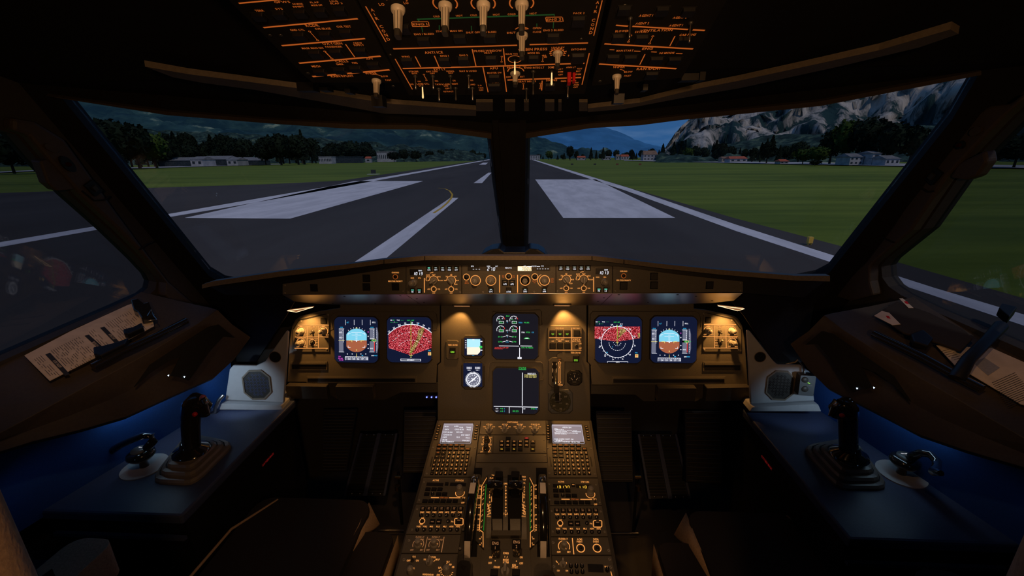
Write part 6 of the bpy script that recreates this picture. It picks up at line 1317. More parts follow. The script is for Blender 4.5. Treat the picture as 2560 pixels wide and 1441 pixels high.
P.text('SYS', 1035, 1393, 4.4, 8); P.text('OFF', 1021.4, 1402.5, 4.6, 9); P.text('ON', 1043.3, 1402.5, 4.6, 7); P.text('WX/TURB', 1080, 1394, 4.4, 19); P.text('WX', 1062, 1400, 4.2, 6); P.text('MAP', 1094, 1400, 4.6, 10); P.line(1084, 1405, 1088, 1401.5, 1.4); P.text('TILT', 1120, 1406, 4.4, 8); P.text('UP', 1099.3, 1420.5, 4.6, 7); P.text('DN', 1096, 1438.5, 4.6, 8); P.text('WINDSHEAR', 1070, 1437.8, 4.2, 28); P.text('10', 1126, 1412.5, 4.4, 6); P.text('15', 1133, 1419, 4.4, 6); P.text('5', 1117, 1411, 4, 3); P.text('0', 1098.5, 1429, 4, 3); P.text('AUTO', 1033, 1422, 4, 7)
P.knob(1073.5, 1407, 9.5, .018, 'pointer', 0); P.knob(1027, 1432, 8, .022, 'round'); P.knob(1117, 1430, 8.5, .022, 'round'); P.toggle(1031, 1402.5, .015, 'knob_dk', 3)
for i in range(10): t = R_(150+i*22); P.line(1117+cos(t)*13, 1430-sin(t)*11, 1117+cos(t)*16.5, 1430-sin(t)*14, 1.4)
P.screw(1010, 1400, 4); P.done('screws')
r, P = unit([(1379, 1391.5), (1529, 1391.5), (1546, 1480), (1383, 1480)], 'transponder_panel', 'bottom right panel with six small round keys and a blank black window')
P.knob(1407, 1413, 9, .018, 'pointer', 0)
for i in range(3):
    for x, y in ((1427+i*13.9, 1417), (1428.5+i*13.9, 1431.5)): P.knob(x, y, 5, .006, 'mini', 0, 'black', name='round_key')
P.rect(1489, 1421.7, 38, 20, 'black', .0006); P.text('IDENT', 1516, 1418, 3.6, 9); P.knob(1518, 1427.5, 5, .012, 'mini', 0, 'black'); P.line(1406.5, 1400, 1407, 1407, 1.6); P.line(1390, 1403, 1394, 1408, 2); P.line(1527, 1430, 1530, 1441, 1.8); P.text('1', 1397, 1411, 4.2, 3); P.text('2', 1416, 1409, 4.2, 3); P.text('STBY', 1396, 1428, 4, 7); P.text('ON', 1417, 1428, 4, 6)
for x, y in ((1385, 1417), (1524, 1399), (1527, 1419)): P.screw(x, y, 4)
P.done('screws')
# ================================================================== OVERHEAD PANEL
ANG = R_(16.4)
OV = Pl((0, .93, 1.638), (0, -sin(ANG), -cos(ANG)))
def ovunit(px, name, label):
    r = thing(name, label, 'overhead panel', OV.P(*px[0])); m = MB(); m.pext(OV, px, -.06, 0, 'header'); m.build('face_plate', r, bevel=.002); return r, Panel(OV, r, .0005, 'ovh')
rL, PL_ = ovunit([(460, -110), (826, -110), (1000, 208), (782, 208), (760, 190)], 'overhead_panel', 'left column of the overhead panel with slanting orange lines')
rC, PC_ = ovunit([(834, -110), (1541, -110), (1462, 236), (1022, 240)], 'overhead_panel', 'wide middle column of the overhead panel with big round selectors')
rR, PR_ = ovunit([(1556, -110), (1883, -110), (1705, 196), (1478, 216)], 'overhead_panel', 'right column of the overhead panel with slanting orange lines')
def ln(P, L, w=2.6, k='ovh'):
    for a in L: P.line(*a, w, k)
P = PL_
ln(P, [(597, 7.5, 700, -2), (658.6, 68.4, 894.5, 46), (704.4, 113.8, 912.5, 95.6), (747.7, 157.5, 951.6, 139.8), (781, 191, 974, 174)], 3.2); ln(P, [(863.8, 110, 886.7, 142)], 2.6)
for t, x, y, w, h in (('GPWS', 705, 4, 40, 5), ('TERR', 648.4, 25.5, 22, 4.5), ('SYS', 697, 21, 18, 4.5), ('G/S MODE', 744, 9, 26, 4), ('INHIBIT', 746, 15.5, 28, 4), ('FLAP', 786, 5, 22, 4), ('MODE OFF', 792, 12, 28, 4), ('LDG', 834, 2, 20, 4), ('FLAP 3', 841, 7.5, 30, 4), ('RCDR', 780, 62.5, 34, 6.5), ('GND CTL', 743, 74, 36, 4.6), ('CVR ERASE', 807, 71, 40, 4.6), ('CVR TEST', 859.4, 65.8, 36, 5), ('OXYGEN', 830.5, 108, 50, 5.5), ('MASK MAN ON', 781, 119.5, 54, 4.2), ('PASSENGER', 834, 116, 42, 4.2), ('CREW', 894, 106.8, 22, 4.2), ('SUPPLY', 897, 112, 26, 4.2), ('CALLS', 854, 152.5, 32, 5), ('EMER', 850, 160, 18, 4), ('MECH', 790, 165.3, 22, 4.6), ('FWD', 887, 156.7, 13, 4.6), ('AFT', 924, 146.3, 18, 3.6), ('RAIN RPLNT', 855, 189.5, 58, 5), ('WIPER', 927, 182.5, 30, 5), ('SLOW', 961, 190, 18, 4), ('FAST', 971, 199.5, 15, 3.6)): P.text(t, x, y, h, w)
P.line(914, 15, 964.8, 104, 3)
for (x, y), ch in zip(((929.7, 24), (935, 35), (941.4, 45.3), (952.3, 65.6), (957.8, 76.6), (964, 86.7), (969.5, 97)), '-RICOND'): pass
for x0, y0, x1, y1 in ((774, 78, 794, 100), (812, 128, 830, 146)): P.ring(x0, y0, 2.6, 1.4); P.line(x0+2, y0+2, x1-2, y1-2, 1.6); P.ring(x1, y1, 2.6, 1.4)
for x, y in ((648, 38), (700, 34), (752, 30), (802, 27), (850, 24), (750, 88), (815, 86), (866, 80), (790, 133), (842, 130), (903, 127), (800, 178), (850, 174), (890, 170), (934, 160)): P.button(x, y, 34, 17 if y < 150 else 12, [], dh=.006)
P.ring(941, 194, 17, 1.6, 20, 110); P.knob(941, 201, 11, .034, 'grip', 0, 'knob_ov')
for x, y in ((675, 88), (702, 88), (770, 183)): P.screw(x, y, 5, 'knob_dk')
P.done('screws')
P = PC_
for (x, y), ch in zip(((929.7, 24), (935, 35), (941.4, 45.3), (952.3, 65.6), (957.8, 76.6), (964, 86.7), (969.5, 97)), 'AIRCOND'): P.text(ch, x+1, y, 7, 8)
for (x, y), ch in zip(((1494, 5), (1491.6, 16.5), (1489, 27.8), (1483.8, 49.5), (1481.7, 60.7), (1479.5, 70.6), (1477, 80.7)), 'AIRCOND'): P.text(ch, x, y, 7, 8)
ln(P, [(983, 121.5, 1293, 112.5), (1324, 111, 1470, 106.7), (1006.9, 171, 1263.7, 164.3), (1263, 164.3, 1461, 157.6), (1268.6, 199.6, 1375, 196), (1387, 195.5, 1452.6, 193.5)], 2.9)
ln(P, [(987.8, 146.6, 1031, 223), (1038, 140.6, 1052, 167.5), (1085.8, 139, 1098, 167.5), (1180.4, 122.3, 1190, 165), (1258.5, 120.6, 1262.8, 162.3), (1207.3, 166.6, 1220.3, 230), (1258.5, 166.6, 1266.3, 229), (1355.4, 201.3, 1354.2, 225.6), (1473.4, 132, 1455, 211), (1505.5, 0, 1484.3, 88.5)], 2.6)
P.line(1043, 47.5, 1386.6, 35.6, 3.2, 'grn_ovh'); ln(P, [(1043, 47, 1050, 54), (1054, 66, 1057, 80), (1098, 62, 1098, 74), (1178, 64, 1179, 76), (1386, 36, 1385, 44), (1384, 54, 1383, 70), (1342, 58, 1342, 66)], 2, 'grn_ovh')
for t, x, y, w, h in (('ENG 1', 1050, 59.5, 36, 5.5), ('ENG 2', 1385, 47.8, 36, 5.5), ('ENG 1 BLEED', 1060, 84.5, 50, 4.4), ('START', 1101, 77.2, 22, 4.4), ('MAN ON', 1140.5, 76.4, 31, 4.4), ('SHUT OFF APU BLEED', 1203, 79.8, 76, 4.4), ('SHUT', 1278, 81, 22, 4.6), ('X BLEED', 1308.5, 71, 22, 4), ('OPEN', 1342.4, 69.4, 21, 4.4), ('CLOSE', 1342.4, 79, 21, 4.4), ('ENG 2 BLEED', 1383.5, 74.6, 50, 4.4), ('PACK 2', 1447.4, 32, 28, 4.4), ('COLD', 1091, 40, 16, 4.2), ('HOT', 1148.3, 38.5, 17, 4.2), ('COLD', 1184, 37.3, 17, 4.2), ('HOT', 1241, 35.6, 17, 4.2), ('COLD', 1279, 34.5, 20, 4.4), ('HOT', 1333, 33, 18, 4.4), ('LO', 1015, 6, 12, 6), ('LO', 954, 10, 14, 6),
    ('ANTI ICE', 1084, 130.3, 46, 6), ('WING', 1014, 141, 20, 4), ('ENG 1', 1111, 138.8, 21, 4), ('ENG 2', 1159, 137.4, 21, 4), ('PROBE/WINDOW', 1219.4, 126.5, 70, 5), ('HEAT', 1220.3, 131.5, 20, 4), ('CABIN PRESS', 1332, 122.5, 72, 6), ('MODE SEL', 1334.6, 131.9, 31, 4.2), ('LDG ELEV', 1395, 118.3, 32, 4), ('AUTO', 1392.7, 124, 16, 3.6), ('DITCHING', 1446.5, 122.7, 36, 4.2), ('MAN V/S', 1279, 134, 30, 3.8),
    ('EXT LT', 1099, 172.7, 29, 4.6), ('STROBE', 1034, 178.3, 24, 3.6), ('BEACON', 1036, 183, 13, 3.6), ('RWY TURN', 1079.7, 178.3, 28, 3.8), ('OFF', 1081, 183, 12, 3.4), ('WING', 1125, 177.5, 20, 3.8), ('NAV', 1127, 182, 12, 3.4), ('NAV & LOGO', 1170, 176.8, 43, 4.2), ('APU', 1234.2, 170.2, 20, 5), ('MASTER SW', 1236, 181.3, 36, 3.8), ('START', 1239.4, 207, 17, 3.4), ('ON', 1048, 203, 8, 3.4), ('NOSE', 1029, 210, 9, 3.2), ('LAND CTL', 1057, 209, 31, 3.8), ('LEFT', 1053, 213.5, 12, 3.4), ('ON', 1091, 202, 8, 3.4), ('TAXI & LAND', 1106, 210, 37, 3.6), ('LAND', 1115, 214, 11, 3.4), ('ON', 1135, 201, 7, 3.4), ('RIGHT', 1137.5, 209, 15, 3.8), ('ON', 1179, 200, 7, 3.4), ('LAND', 1180.4, 210.8, 15, 3.4), ('OFF', 1118.3, 220.7, 11, 3.4), ('RETRACT', 1121.4, 228.2, 25, 3.2), ('T.O', 1199, 213, 10, 3.2), ('TAXI', 1202, 219, 12, 3.2), ('OFF', 1203, 224.8, 11, 3.2),
    ('INT LT', 1292, 168, 48, 3.8), ('OVHD INTEG LT', 1335.4, 168.6, 50, 4.4), ('DOME', 1378, 167.6, 15, 5), ('BRT', 1401.4, 172, 12, 3.2), ('DIM', 1401.4, 178.8, 12, 3.4), ('OFF', 1401.4, 186, 11, 3.4), ('ANN LT', 1427.4, 167.5, 24, 3.6), ('TEST', 1449, 171, 13, 3.4), ('BRT', 1446, 177.5, 11, 3.6), ('DIM', 1446, 185, 13, 3.8), ('SEAT BELTS', 1318, 203, 44, 3.8), ('SIGNS', 1379, 199.7, 28, 4.6), ('EMER EXIT LT', 1421.4, 202, 38, 3.4), ('ON', 1440, 206, 11, 3.4), ('ARM', 1440, 211.6, 13, 3.4), ('OFF', 1439, 217.4, 11, 3.4), ('OFF', 1271, 192, 12, 3.6), ('BRT', 1306, 191, 11, 3.6)): P.text(t, x, y, h, w)
for x, y in ((1050, 59.5), (1385, 47.8)):
    for s in (-1, 1): P.line(x+s*21, y-5, x+s*21+2, y+5.5, 2)
    P.line(x-20, y-5.5, x+20, y-6, 1.6); P.line(x-19, y+6, x+21, y+5.5, 1.6)
for x, y, r_ in ((1113, 8, 30), (1208, 8, 30), (1304, 7, 30)): P.ring(x, y, r_, 3.6, -40, 220)
P.ring(995, 8, 28, 3.4, 20, 150); P.ring(1305, 79, 20, 2.6, 35, 145); P.ring(1287, 147.5, 16.5, 2.2); P.ring(1289.5, 178, 20, 2.6, 0, 180); P.ring(1393, 132, 18, 1.4, -20, 200)
for i in range(11): t = R_(-30+i*24); P.line(1394+cos(t)*15, 132-sin(t)*9, 1394+cos(t)*21, 132-sin(t)*13, 2)
for x, y in ((1402.5, 120), (1413, 128), (1419.5, 138)): P.text('8', x+2, y, 4, 3)
for x, y in ((1362, 138), (1364, 142)): P.text('10', x, y, 4, 7)
for x0, y0, x1, y1 in ((1060, 186, 1066, 200), (1254.5, 141, 1254, 154), (1357.5, 138, 1356.5, 153), (1308.5, 209, 1308.5, 222), (1351, 208, 1350.5, 221)): P.ring(x0, y0, 2.2, 1.1); P.line(x0, y0+2, x1, y1-2, 1.5); P.ring(x1, y1, 2.2, 1.1)
for x, y, w, h in ((1020, 153, 34, 20), (1112, 152, 32, 20), (1160, 150, 32, 20), (1228, 147, 32, 18), (1334, 145, 30, 16), (1444, 143, 38, 22), (1236, 193, 32, 15), (1236, 215, 36, 16), (1060, 100, 36, 18), (1150, 93, 36, 18), (1225, 92, 36, 18), (1383, 92, 36, 20), (1446, 50, 38, 22), (1012, 70, 30, 20), (1375, 214, 28, 14)): P.button(x, y, w, h, [], dh=.006)
for x, y, r_, hh in ((995, 20, 17, .042), (1113, 12, 16.5, .042), (1208.5, 10, 16.5, .042), (1304.5, 8, 16.5, .042), (1305, 86, 14, .038), (1394, 132, 12, .026), (1288, 183, 12, .024)): P.knob(x, y, r_, hh, 'grip', 0, 'knob_ov')
for x, y, tp in ((1038, 190, 'metal'), (1082, 190, 'metal'), (1126, 190, 'knob_dk'), (1171.5, 189, 'metal'), (1056, 214, 'wht'), (1097, 222, 'metal'), (1139, 220, 'knob_dk'), (1181, 220, 'metal'), (1287, 150, 'amb'), (1379.5, 178, 'amb'), (1420, 213, 'metal'), (1333, 178, 'knob_dk'), (1333, 205, 'knob_dk'), (1316, 222, 'knob_dk')):
    P.toggle(x, y, .024, tp if tp not in ('wht', 'amb') else 'tip_glint', 3.6 if tp not in ('wht', 'amb') else 3, -.2)  # glow on the brightest tips stands in for highlights on the toggles
m = MB(); a, b = OV.L(1428, 186); m.frus(OV, rrect(a-.004, b, .008, .018, .002), rrect(a-.004, b, .006, .014, .002), 0, .018, 'redl2' if 'redl2' in MT else 'red'); m.frus(OV, rrect(a+.005, b, .006, .014, .002), rrect(a+.005, b, .005, .012, .002), 0, .015, 'red'); m.build('red_switch_guard', rC)
for x, y in ((976, 137), (983, 215), (1453, 97)): P.screw(x, y, 4, 'knob_dk')
P.done('screws')
P = PR_
ln(P, [(1540, 62.3, 1570, 64.8), (1581, 65, 1720, 73), (1732, 73.8, 1762, 75.5), (1511, 109, 1732.5, 121.8), (1497.5, 159.5, 1691, 171.3)], 3.2); ln(P, [(1687.5, 89.5, 1674.5, 114.5), (1612.5, 135, 1599.5, 161)], 2.6)
for t, x, y, w, h in (('VENTILATION', 1641, 75, 80, 5.5), ('BLOWER', 1555, 76.8, 33, 5), ('EXTRACT', 1605, 78.8, 34, 5), ('CAB FANS', 1719.5, 86, 40, 5), ('ENG', 1619, 120.6, 26, 6), ('MAN START', 1562.5, 125.8, 42, 4.4), ('N1 MODE', 1667.5, 131.8, 37, 4.4), ('WIPER', 1547.5, 166.8, 30, 5), ('RAIN RPLNT', 1622.5, 171, 60, 5.6), ('SLOW', 1571.8, 179, 18, 4), ('FAST', 1569, 189, 16, 4), ('AGENT 1', 1615, 38, 34, 5.5), ('AGENT 2', 1700, 43, 34, 5), ('AGENT 2', 1606, 57.5, 33, 5), ('AGENT 1', 1690, 62.5, 33, 5)): P.text(t, x, y, h, w)
for x0, x1, y in ((1524, 1536, 123.5), (1585, 1601, 127), (1628, 1642, 129), (1690, 1706, 133)): P.line(x0, y, x1, y+.6, 1.8)
for x0, y0, x1, y1 in ((1577, 88, 1571, 104), (1632, 90, 1624, 108)): P.ring(x0, y0, 2.6, 1.4); P.line(x0-.6, y0+2, x1+.6, y1-2, 1.6); P.ring(x1, y1, 2.6, 1.4)
for x, y in ((1545, 93), (1603, 95), (1708, 100), (1532, 143), (1575, 144), (1640, 148), (1685, 149), (1655, 24), (1720, 26), (1560, 22), (1628, 186)): P.button(x, y, 36, 19 if y < 120 else 15, [], dh=.006)
P.toggle(1576, 45, .028, 'metal', 4, -.2); P.toggle(1727, 56, .028, 'metal', 4, -.2); P.ring(1543, 182, 18, 1.8, 0, 80); P.knob(1542, 190, 11, .034, 'grip', 0, 'knob_ov')
for x, y in ((1562, 13), (1500, 203)): P.screw(x, y, 5, 'knob_dk')
P.done('screws')
# small latches hanging below the front edge of the overhead panel
HF = Pl((0, 1.02, 0), (0, -1, 0))
for i, (x, y, w, h) in enumerate(((762, 216, 42, 20), (808, 222, 22, 8), (868, 227, 14, 10), (942, 252, 28, 26), (1548, 246, 26, 22), (1614, 218, 12, 14), (1726, 192, 42, 16), (1757, 190, 14, 20))):
    p = atY(x, y, 1.02); s = (p-CAM).dot(FW)/F; m = MB(); m.box(Pl(p, (0, -1, 0)), 0, 0, w*s, h*s, -.03, .0, 'black'); tag(m.build('latch_block'), ['black latch block at the left end of the overhead edge', 'black thin latch second from the left end', 'black small latch third from the left end', 'black block hanging behind the left wiper knob', 'black block hanging behind the right wiper knob', 'black small latch right of the right wiper knob', 'black wide latch near the right end of the overhead edge', 'black narrow latch at the right end of the overhead edge'][i], 'latch')
# ================================================================== SIDE EQUIPMENT
def speaker(L):
    SP = Pl((-.95 if L else .95, 1.34, .63), (.10 if L else -.10, -1, .10))
    px = [(562, 1001), (573, 925), (582, 914), (640, 915), (662, 905), (716, 827), (720, 832), (709, 1008)] if L else [(1868, 827), (1874, 827), (1934, 903), (1945, 913), (2002, 914), (2027, 932), (2037, 1003), (1877, 1011)]
    r = thing('speaker', 'cream speaker box with eight sided grille at the %s end of the instrument panel' % ('left' if L else 'right'), 'speaker', SP.P(*px[0]))
    m = MB(); m.pext(SP, px, -.014, 0, 'cream'); m.build('cabinet', r, bevel=.004)
    cx, cy = (643, 962) if L else (1950, 964); a, b = SP.L(cx, cy); sx, sy = SP.S(cx, cy); w, h = 70*sx, 74*sy
    m = MB(); o = oct_(a, b, w, h, w*.28); i_ = oct_(a, b, w*.9, h*.9, w*.25); m.ext(SP, o, 0, .004, 'shell_tan', [i_]); m.build('grille_frame', r, fix=True)
    m = MB(); m.ext(SP, i_, .0, .001, 'knob_dk'); n = 7; st = w*.9/n
    for i in range(-4, 5):
        for j in range(-4, 5):
            x, y = i*st*.98, j*st*.98
            if abs(x) > w*.40 or abs(y) > h*.40 or abs(x)+abs(y) > w*.58: continue
            d = 1 if (i+j) % 2 else -1
            for q in (-.28, .28): e = V((d, 1)).normalized()*st*.42; f = V((-e.y, e.x))*q*1.6; m.line(SP, a+x-e.x+f.x, b+y-e.y+f.y, a+x+e.x+f.x, b+y+e.y+f.y, st*.16, .0022, 'hole' if not L else 'console')
    m.build('grille', r)
    hx, hy = (688, 893) if L else (1900, 893); a, b = SP.L(hx, hy); m = MB(); m.disc(SP, a, b, 14*sx, .0008, 'hole'); m.ring(SP, a, b, 14.5*sx, .002, .001, 'shell_tan'); m.build('round_opening', r)
    m = MB(); m.pext(SP, [(556, 1019), (561, 1004), (710, 1008), (714, 1021)] if L else [(1868, 1023), (1876, 1012), (2038, 1005), (2046, 1023)], -.12, .02, 'cream'); m.build('plinth', r, bevel=.003); return SP, r
SPL, _ = speaker(True); SPR, spr = speaker(False)
# small control box hung on the right speaker
r = thing('headset_control_box', 'small grey box with two round dials clipped on the right speaker', 'control box', SPR.P(2014, 962)); m = MB(); a, b = SPR.L(2014, 962, .02); s = SPR.S(2014, 962)[0]
m.box(SPR, a, b, 38*s, 58*s, .002, .03, 'dialface', r=.004); m.build('box_body', r, bevel=.002)
for y in (950, 973): m = MB(); a, b = SPR.L(2012, y, .03); m.lathe(SPR.W(a, b), SPR.n, [(8.5*s, .03), (8*s, .033), (0, .033)], 'panel_dk', 18); m.build('dial', r)
m = MB(); a, b = SPR.L(2021, 958, .03); m.line(SPR, a-3*s, b+2*s, a+3*s, b-1*s, 2*s, .0335, 'lime'); m.text(SPR, 'CUEING', *SPR.L(2023, 964, .03), .004, .004, .0335, 'knob'); m.build('indicator', r)
m = MB(); m.tube([SPR.P(2011, 934, .015), SPR.P(2008, 915, .012), SPR.P(1996, 900, .0), SPR.P(1990, 905, -.03), SPR.P(1965, 912, -.05)], .0035, 'metal', 8); tag(m.build('cable'), 'silvery cable looping over the top of the right speaker', 'cable')
m = MB(); m.tube([SPL.P(558, 988, .02), SPL.P(548, 1000, .03), SPL.P(540, 1018, .03), SPL.P(538, 1030, .03), SPL.P(527, 1035, .03)], .007, 'metal', 10); tag(m.build('braided_cable'), 'braided silver cable beside the left speaker', 'cable')
# side sticks
def sidestick(L):
    z0 = .62
    foot = [(375, 1210), (486, 1216), (590, 1112), (470, 1088)] if L else [(2001, 1122), (2095, 1228), (2226, 1228), (2130, 1098)]
    q = [atZ(*p, z0) for p in foot]; c = sum(q, V((0, 0, 0)))/4
    r = thing('side_stick', 'black side stick with red button on a ribbed brown boot, %s console' % ('left' if L else 'right'), 'side stick', c)
    top = atZ(*((478, 1128) if L else (2122, 1138)), z0+.068); pl = Pl((0, 0, z0), (0, 0, 1)); m = MB()
    for i in range(4):
        t = i/5.2; cc = c.lerp(V((top.x, top.y, c.z)), t); lo = [(cc+(p-c)*(1-t*.95)) for p in q]; lo2 = [(cc+(p-c)*(.86-t*.95)) for p in q]
        def rnd(pp):
            out = []; n = len(pp)
            for k in range(n):
                a, b, d = pp[k-1], pp[k], pp[(k+1) % n]
                for s_ in range(4): u = s_/3; e0 = b.lerp(a, .22); e1 = b.lerp(d, .22); out.append(((1-u)**2)*e0+2*u*(1-u)*b+u*u*e1)
            return out
        A_, B_ = rnd(lo), rnd(lo2); z = z0+i*.017
        if (A_[1]-A_[0]).cross(A_[3]-A_[1]).z < 0: A_.reverse(); B_.reverse()
        for p in A_: p.z = z
        for p in B_: p.z = z+.016
        n = len(A_); M2 = [p.lerp(w_, .35)+V((0, 0, .004)) for p, w_ in zip(A_, B_)]
        m.loft([A_, [p+V((0, 0, .007)) for p in A_], [p.lerp(w_, .4)+V((0, 0, .0105)) if 0 else V((p.x*.7+w_.x*.3, p.y*.7+w_.y*.3, z+.0135)) for p, w_ in zip(A_, B_)], B_], 'boot', False); m.loft([[V((p.x, p.y, z+.0155)) for p in B_], [V((p.x, p.y, z+.0171)) for p in B_]], 'hole', False)
    m.build('boot', r)
    Y = top.y; f = (lambda x, y: atY(x, y, Y))
    m = MB()
    b0 = V((top.x, Y, z0+.066)); m.loft([[b0+V((cos(t)*rx, sin(t)*ry, h)) for t in [2*pi*i/20 for i in range(20)]] for rx, ry, h in ((.050, .045, 0), (.047, .041, .008), (.027, .026, .018), (.021, .022, .035))], 'gloss'); m.build('flange', r)
    m = MB(); P0 = [(478, 1120), (478, 1090), (477, 1060), (478, 1035), (483, 1015), (494, 1003), (508, 1000)] if L else [(2122, 1132), (2121, 1100), (2120, 1070), (2120, 1042), (2117, 1024), (2110, 1012), (2098, 1010)]
    pts = [f(*p) for p in P0]; s = (pts[0]-CAM).dot(FW)/F
    m.tube(pts, [21*s, 20*s, 20.5*s, 22*s, 24*s, 22*s, 12*s], 'gloss', 16)
    P1 = [(498, 1005), (510, 1018), (512, 1038)] if L else [(2104, 1010), (2092, 1024), (2090, 1042)]; m.tube([f(*p) for p in P1], [18*s, 18*s, 11*s], 'gloss', 14); m.build('grip', r)
    m = MB(); bp = f(*((509, 1020) if L else (2085, 1023)))+V((0, -.030, .0)); m.lathe(bp, V((.2 if L else -.2, -1, .2)), [(.006, 0), (.006, .006), (0, .007)], 'red', 12); m.build('red_button', r)
    m = MB(); tp = f(*((520, 1012) if L else (2078, 1016))); m.tube([tp+V((0, -.01, 0)), tp+V((.012 if L else -.012, -.02, -.018))], [.008, .005], 'gloss', 10); m.build('trigger', r)
sidestick(True); sidestick(False)
# steering tillers
def tiller(L):
    z0 = .62; c = atZ(*((362, 1168) if L else (2252, 1186)), z0); r = thing('steering_tiller', 'glossy black steering hand wheel on a pale round plate, %s console' % ('left' if L else 'right'), 'steering wheel', c)
    m = MB(); m.lathe(c, V((0, 0, 1)), [(.058, .0), (.058, .003), (.0, .0035)], 'cream', 40, False); m.build('round_plate', r)
    m = MB(); k = c+V((.0 if L else .0, .0, .0)); m.lathe(k, V((0, 0, 1)), [(.012, .0035), (.010, .026), (.028, .032), (.036, .042), (.034, .052), (.024, .058), (.0, .059)], 'gloss', 32); m.build('hub', r)
    m = MB(); m.lathe(k, V((0, 0, 1)), [(.022, .059), (.021, .063), (0, .0635)], 'dialface', 28); m.text(Pl(k, (0, 0, 1)), 'PEDAL DISC', .0, .008, .003, .0045, .064, 'wht'); m.build('centre_cap', r)
    Y = c.y; P0 = [(368, 1120), (382, 1104), (380, 1090), (360, 1089), (335, 1098), (305, 1112), (284, 1124), (276, 1134)] if L else [(2270, 1150), (2285, 1140), (2305, 1132), (2328, 1138), (2343, 1155), (2342, 1170), (2335, 1180), (2352, 1184)]
    pts = [atY(x, y, Y-(0 if L else .022*i)) for i, (x, y) in enumerate(P0)]; m = MB(); m.tube(pts, [.012, .012, .010, .010, .010, .010, .011, .007], 'gloss', 12); m.build('handle', r)
tiller(True); tiller(False)
# charts and clips on the left sill
SLP = plane3(A[3], A[-2], onS(A[5], A[5].z+.055), u=(0, 1, 0)); SRP = plane3(*[mir(p) for p in (A[3], A[-2], onS(A[5], A[5].z+.055))], u=(0, 1, 0))
r = thing('checklist_sheet', 'long pale checklist sheet with three black header bars on the left sill', 'paper', SLP.P(200, 880)); Hh = .012
m = MB(); m.pext(SLP, [(66, 899), (129, 962), (240, 905), (388, 824), (385, 812), (333, 768), (322, 772), (180, 838)], Hh, Hh+.0015, 'paper'); m.build('sheet', r, fix=True)
m = MB()
for a in ([(113, 887), (125, 882), (175, 936), (163, 940)], [(211, 840), (222, 837), (271, 880), (262, 887)], [(250, 820), (261, 817), (309, 866), (298, 870)]): m.poly([SLP.P(*p, Hh+.002) for p in a], 'ink')
rnd = random.Random(4)
for i in range(46):
    t = i/45; x0, y0 = 84+t*236, 896-t*118; x1, y1 = x0+52, y0+54
    if t > .55: x1, y1 = x0+48, y0+48
    if any(abs(x0-bx) < 12 for bx in (112, 208, 247)): continue
    n = 2; q0 = 0.03
    while q0 < .95:
        q1 = q0+rnd.uniform(.04, .30); q1 = min(q1, .97); p = [SLP.L(x0+(x1-x0)*q, y0+(y1-y0)*q, Hh+.002) for q in (q0, q1)]; m.line(SLP, *p[0], *p[1], .0009, Hh+.002, 'knob_dk'); q0 = q1+rnd.uniform(.03, .2)
m.build('printing', r)
for cx, cy, t in ((143, 910, 'AFTER TAKEOFF'), (240, 862, 'BEFORE START'), (280, 842, 'AFTER START')):
    m = MB(); a, b = SLP.L(cx, cy, Hh+.003); a1, b1 = SLP.L(cx+10, cy+10, Hh+.003); m.text(SLP, t, a, b, .0045, .0075, Hh+.0026, 'paper', rot=math.atan2(b1-b, a1-a)); m.build('heading', r)
def rail(pts, S_, h, name, label, extra):
    r = thing(name, label, 'clip rail', S_.P(*pts[0], h)); m = MB(); w = [S_.P(*p, h) for p in pts]; m.tube(w, .010, 'gloss', 10); m.build('rail', r)
    for px_, k in extra: m = MB(); m.pext(S_, px_, h, h+.018, k); m.build('clamp', r, bevel=.003, fix=True)
    return r
rail([(232, 918), (300, 882), (400, 836), (466, 802)], SLP, .018, 'chart_clip_rail', 'black clip rail holding the checklist on the left sill', [([(243, 893), (262, 890), (300, 880), (330, 868), (322, 884), (262, 915), (245, 910)], 'black'), ([(316, 848), (340, 842), (362, 830), (366, 842), (330, 860), (318, 858)], 'black')])
rail([(2184, 834), (2200, 842), (2300, 890), (2400, 945), (2456, 974)], SRP, .018, 'chart_clip_rail', 'black clip rail along the right sill', [([(2270, 862), (2300, 850), (2325, 872), (2310, 892), (2276, 880)], 'black')])
m = MB(); m.pext(SLP, [(335, 776), (352, 772), (368, 784), (380, 780), (388, 800), (396, 812), (380, 818), (362, 822), (352, 806), (342, 800)], .016, .04, 'gloss'); tag(m.build('bulldog_clip', bevel=.003, fix=True), 'black spring clip at the upper end of the left checklist', 'clip')
m = MB(); m.tube([SLP.P(*p, .045) for p in ((368, 790), (378, 774), (384, 790), (392, 800), (372, 802))], .0015, 'metal', 6); tag(m.build('wire_loop'), 'thin wire loop beside the left spring clip', 'wire')
r = thing('checklist_sheet', 'pale printed sheet partly under the dark board on the right sill', 'paper', SRP.P(2450, 930)); m = MB(); m.pext(SRP, [(2338, 872), (2477, 880), (2560, 917), (2590, 930), (2590, 1030), (2548, 1020), (2383, 921)], .010, .0115, 'paper'); m.build('sheet', r, fix=True)
m = MB()
for i in range(14):
    x0, y0 = 2478+i*3.2, 958+i*4.4; 
    p = [SRP.L(x0+60+i*.5, y0-26, .012), SRP.L(x0+2, y0, .012)]; m.line(SRP, *p[0], *p[1], .0011, .012, 'ink')
for i in range(8): p = [SRP.L(2350+i*7, 880+i*4, .012), SRP.L(2372+i*7, 874+i*4, .012)]; m.line(SRP, *p[0], *p[1], .001, .012, 'ink')
m.poly([SRP.P(*p, .0121) for p in ((2430, 905), (2462, 895), (2500, 920), (2470, 940))], 'knob'); m.build('printing', r)
m = MB(); m.pext(SRP, [(2200, 794), (2237, 771), (2320, 801), (2402, 842), (2425, 865), (2395, 897), (2338, 876), (2252, 850), (2200, 812)], .02, .026, 'seat'); tag(m.build('chart_board', bevel=.002, fix=True), 'dark brown board lying on the right sill', 'board')
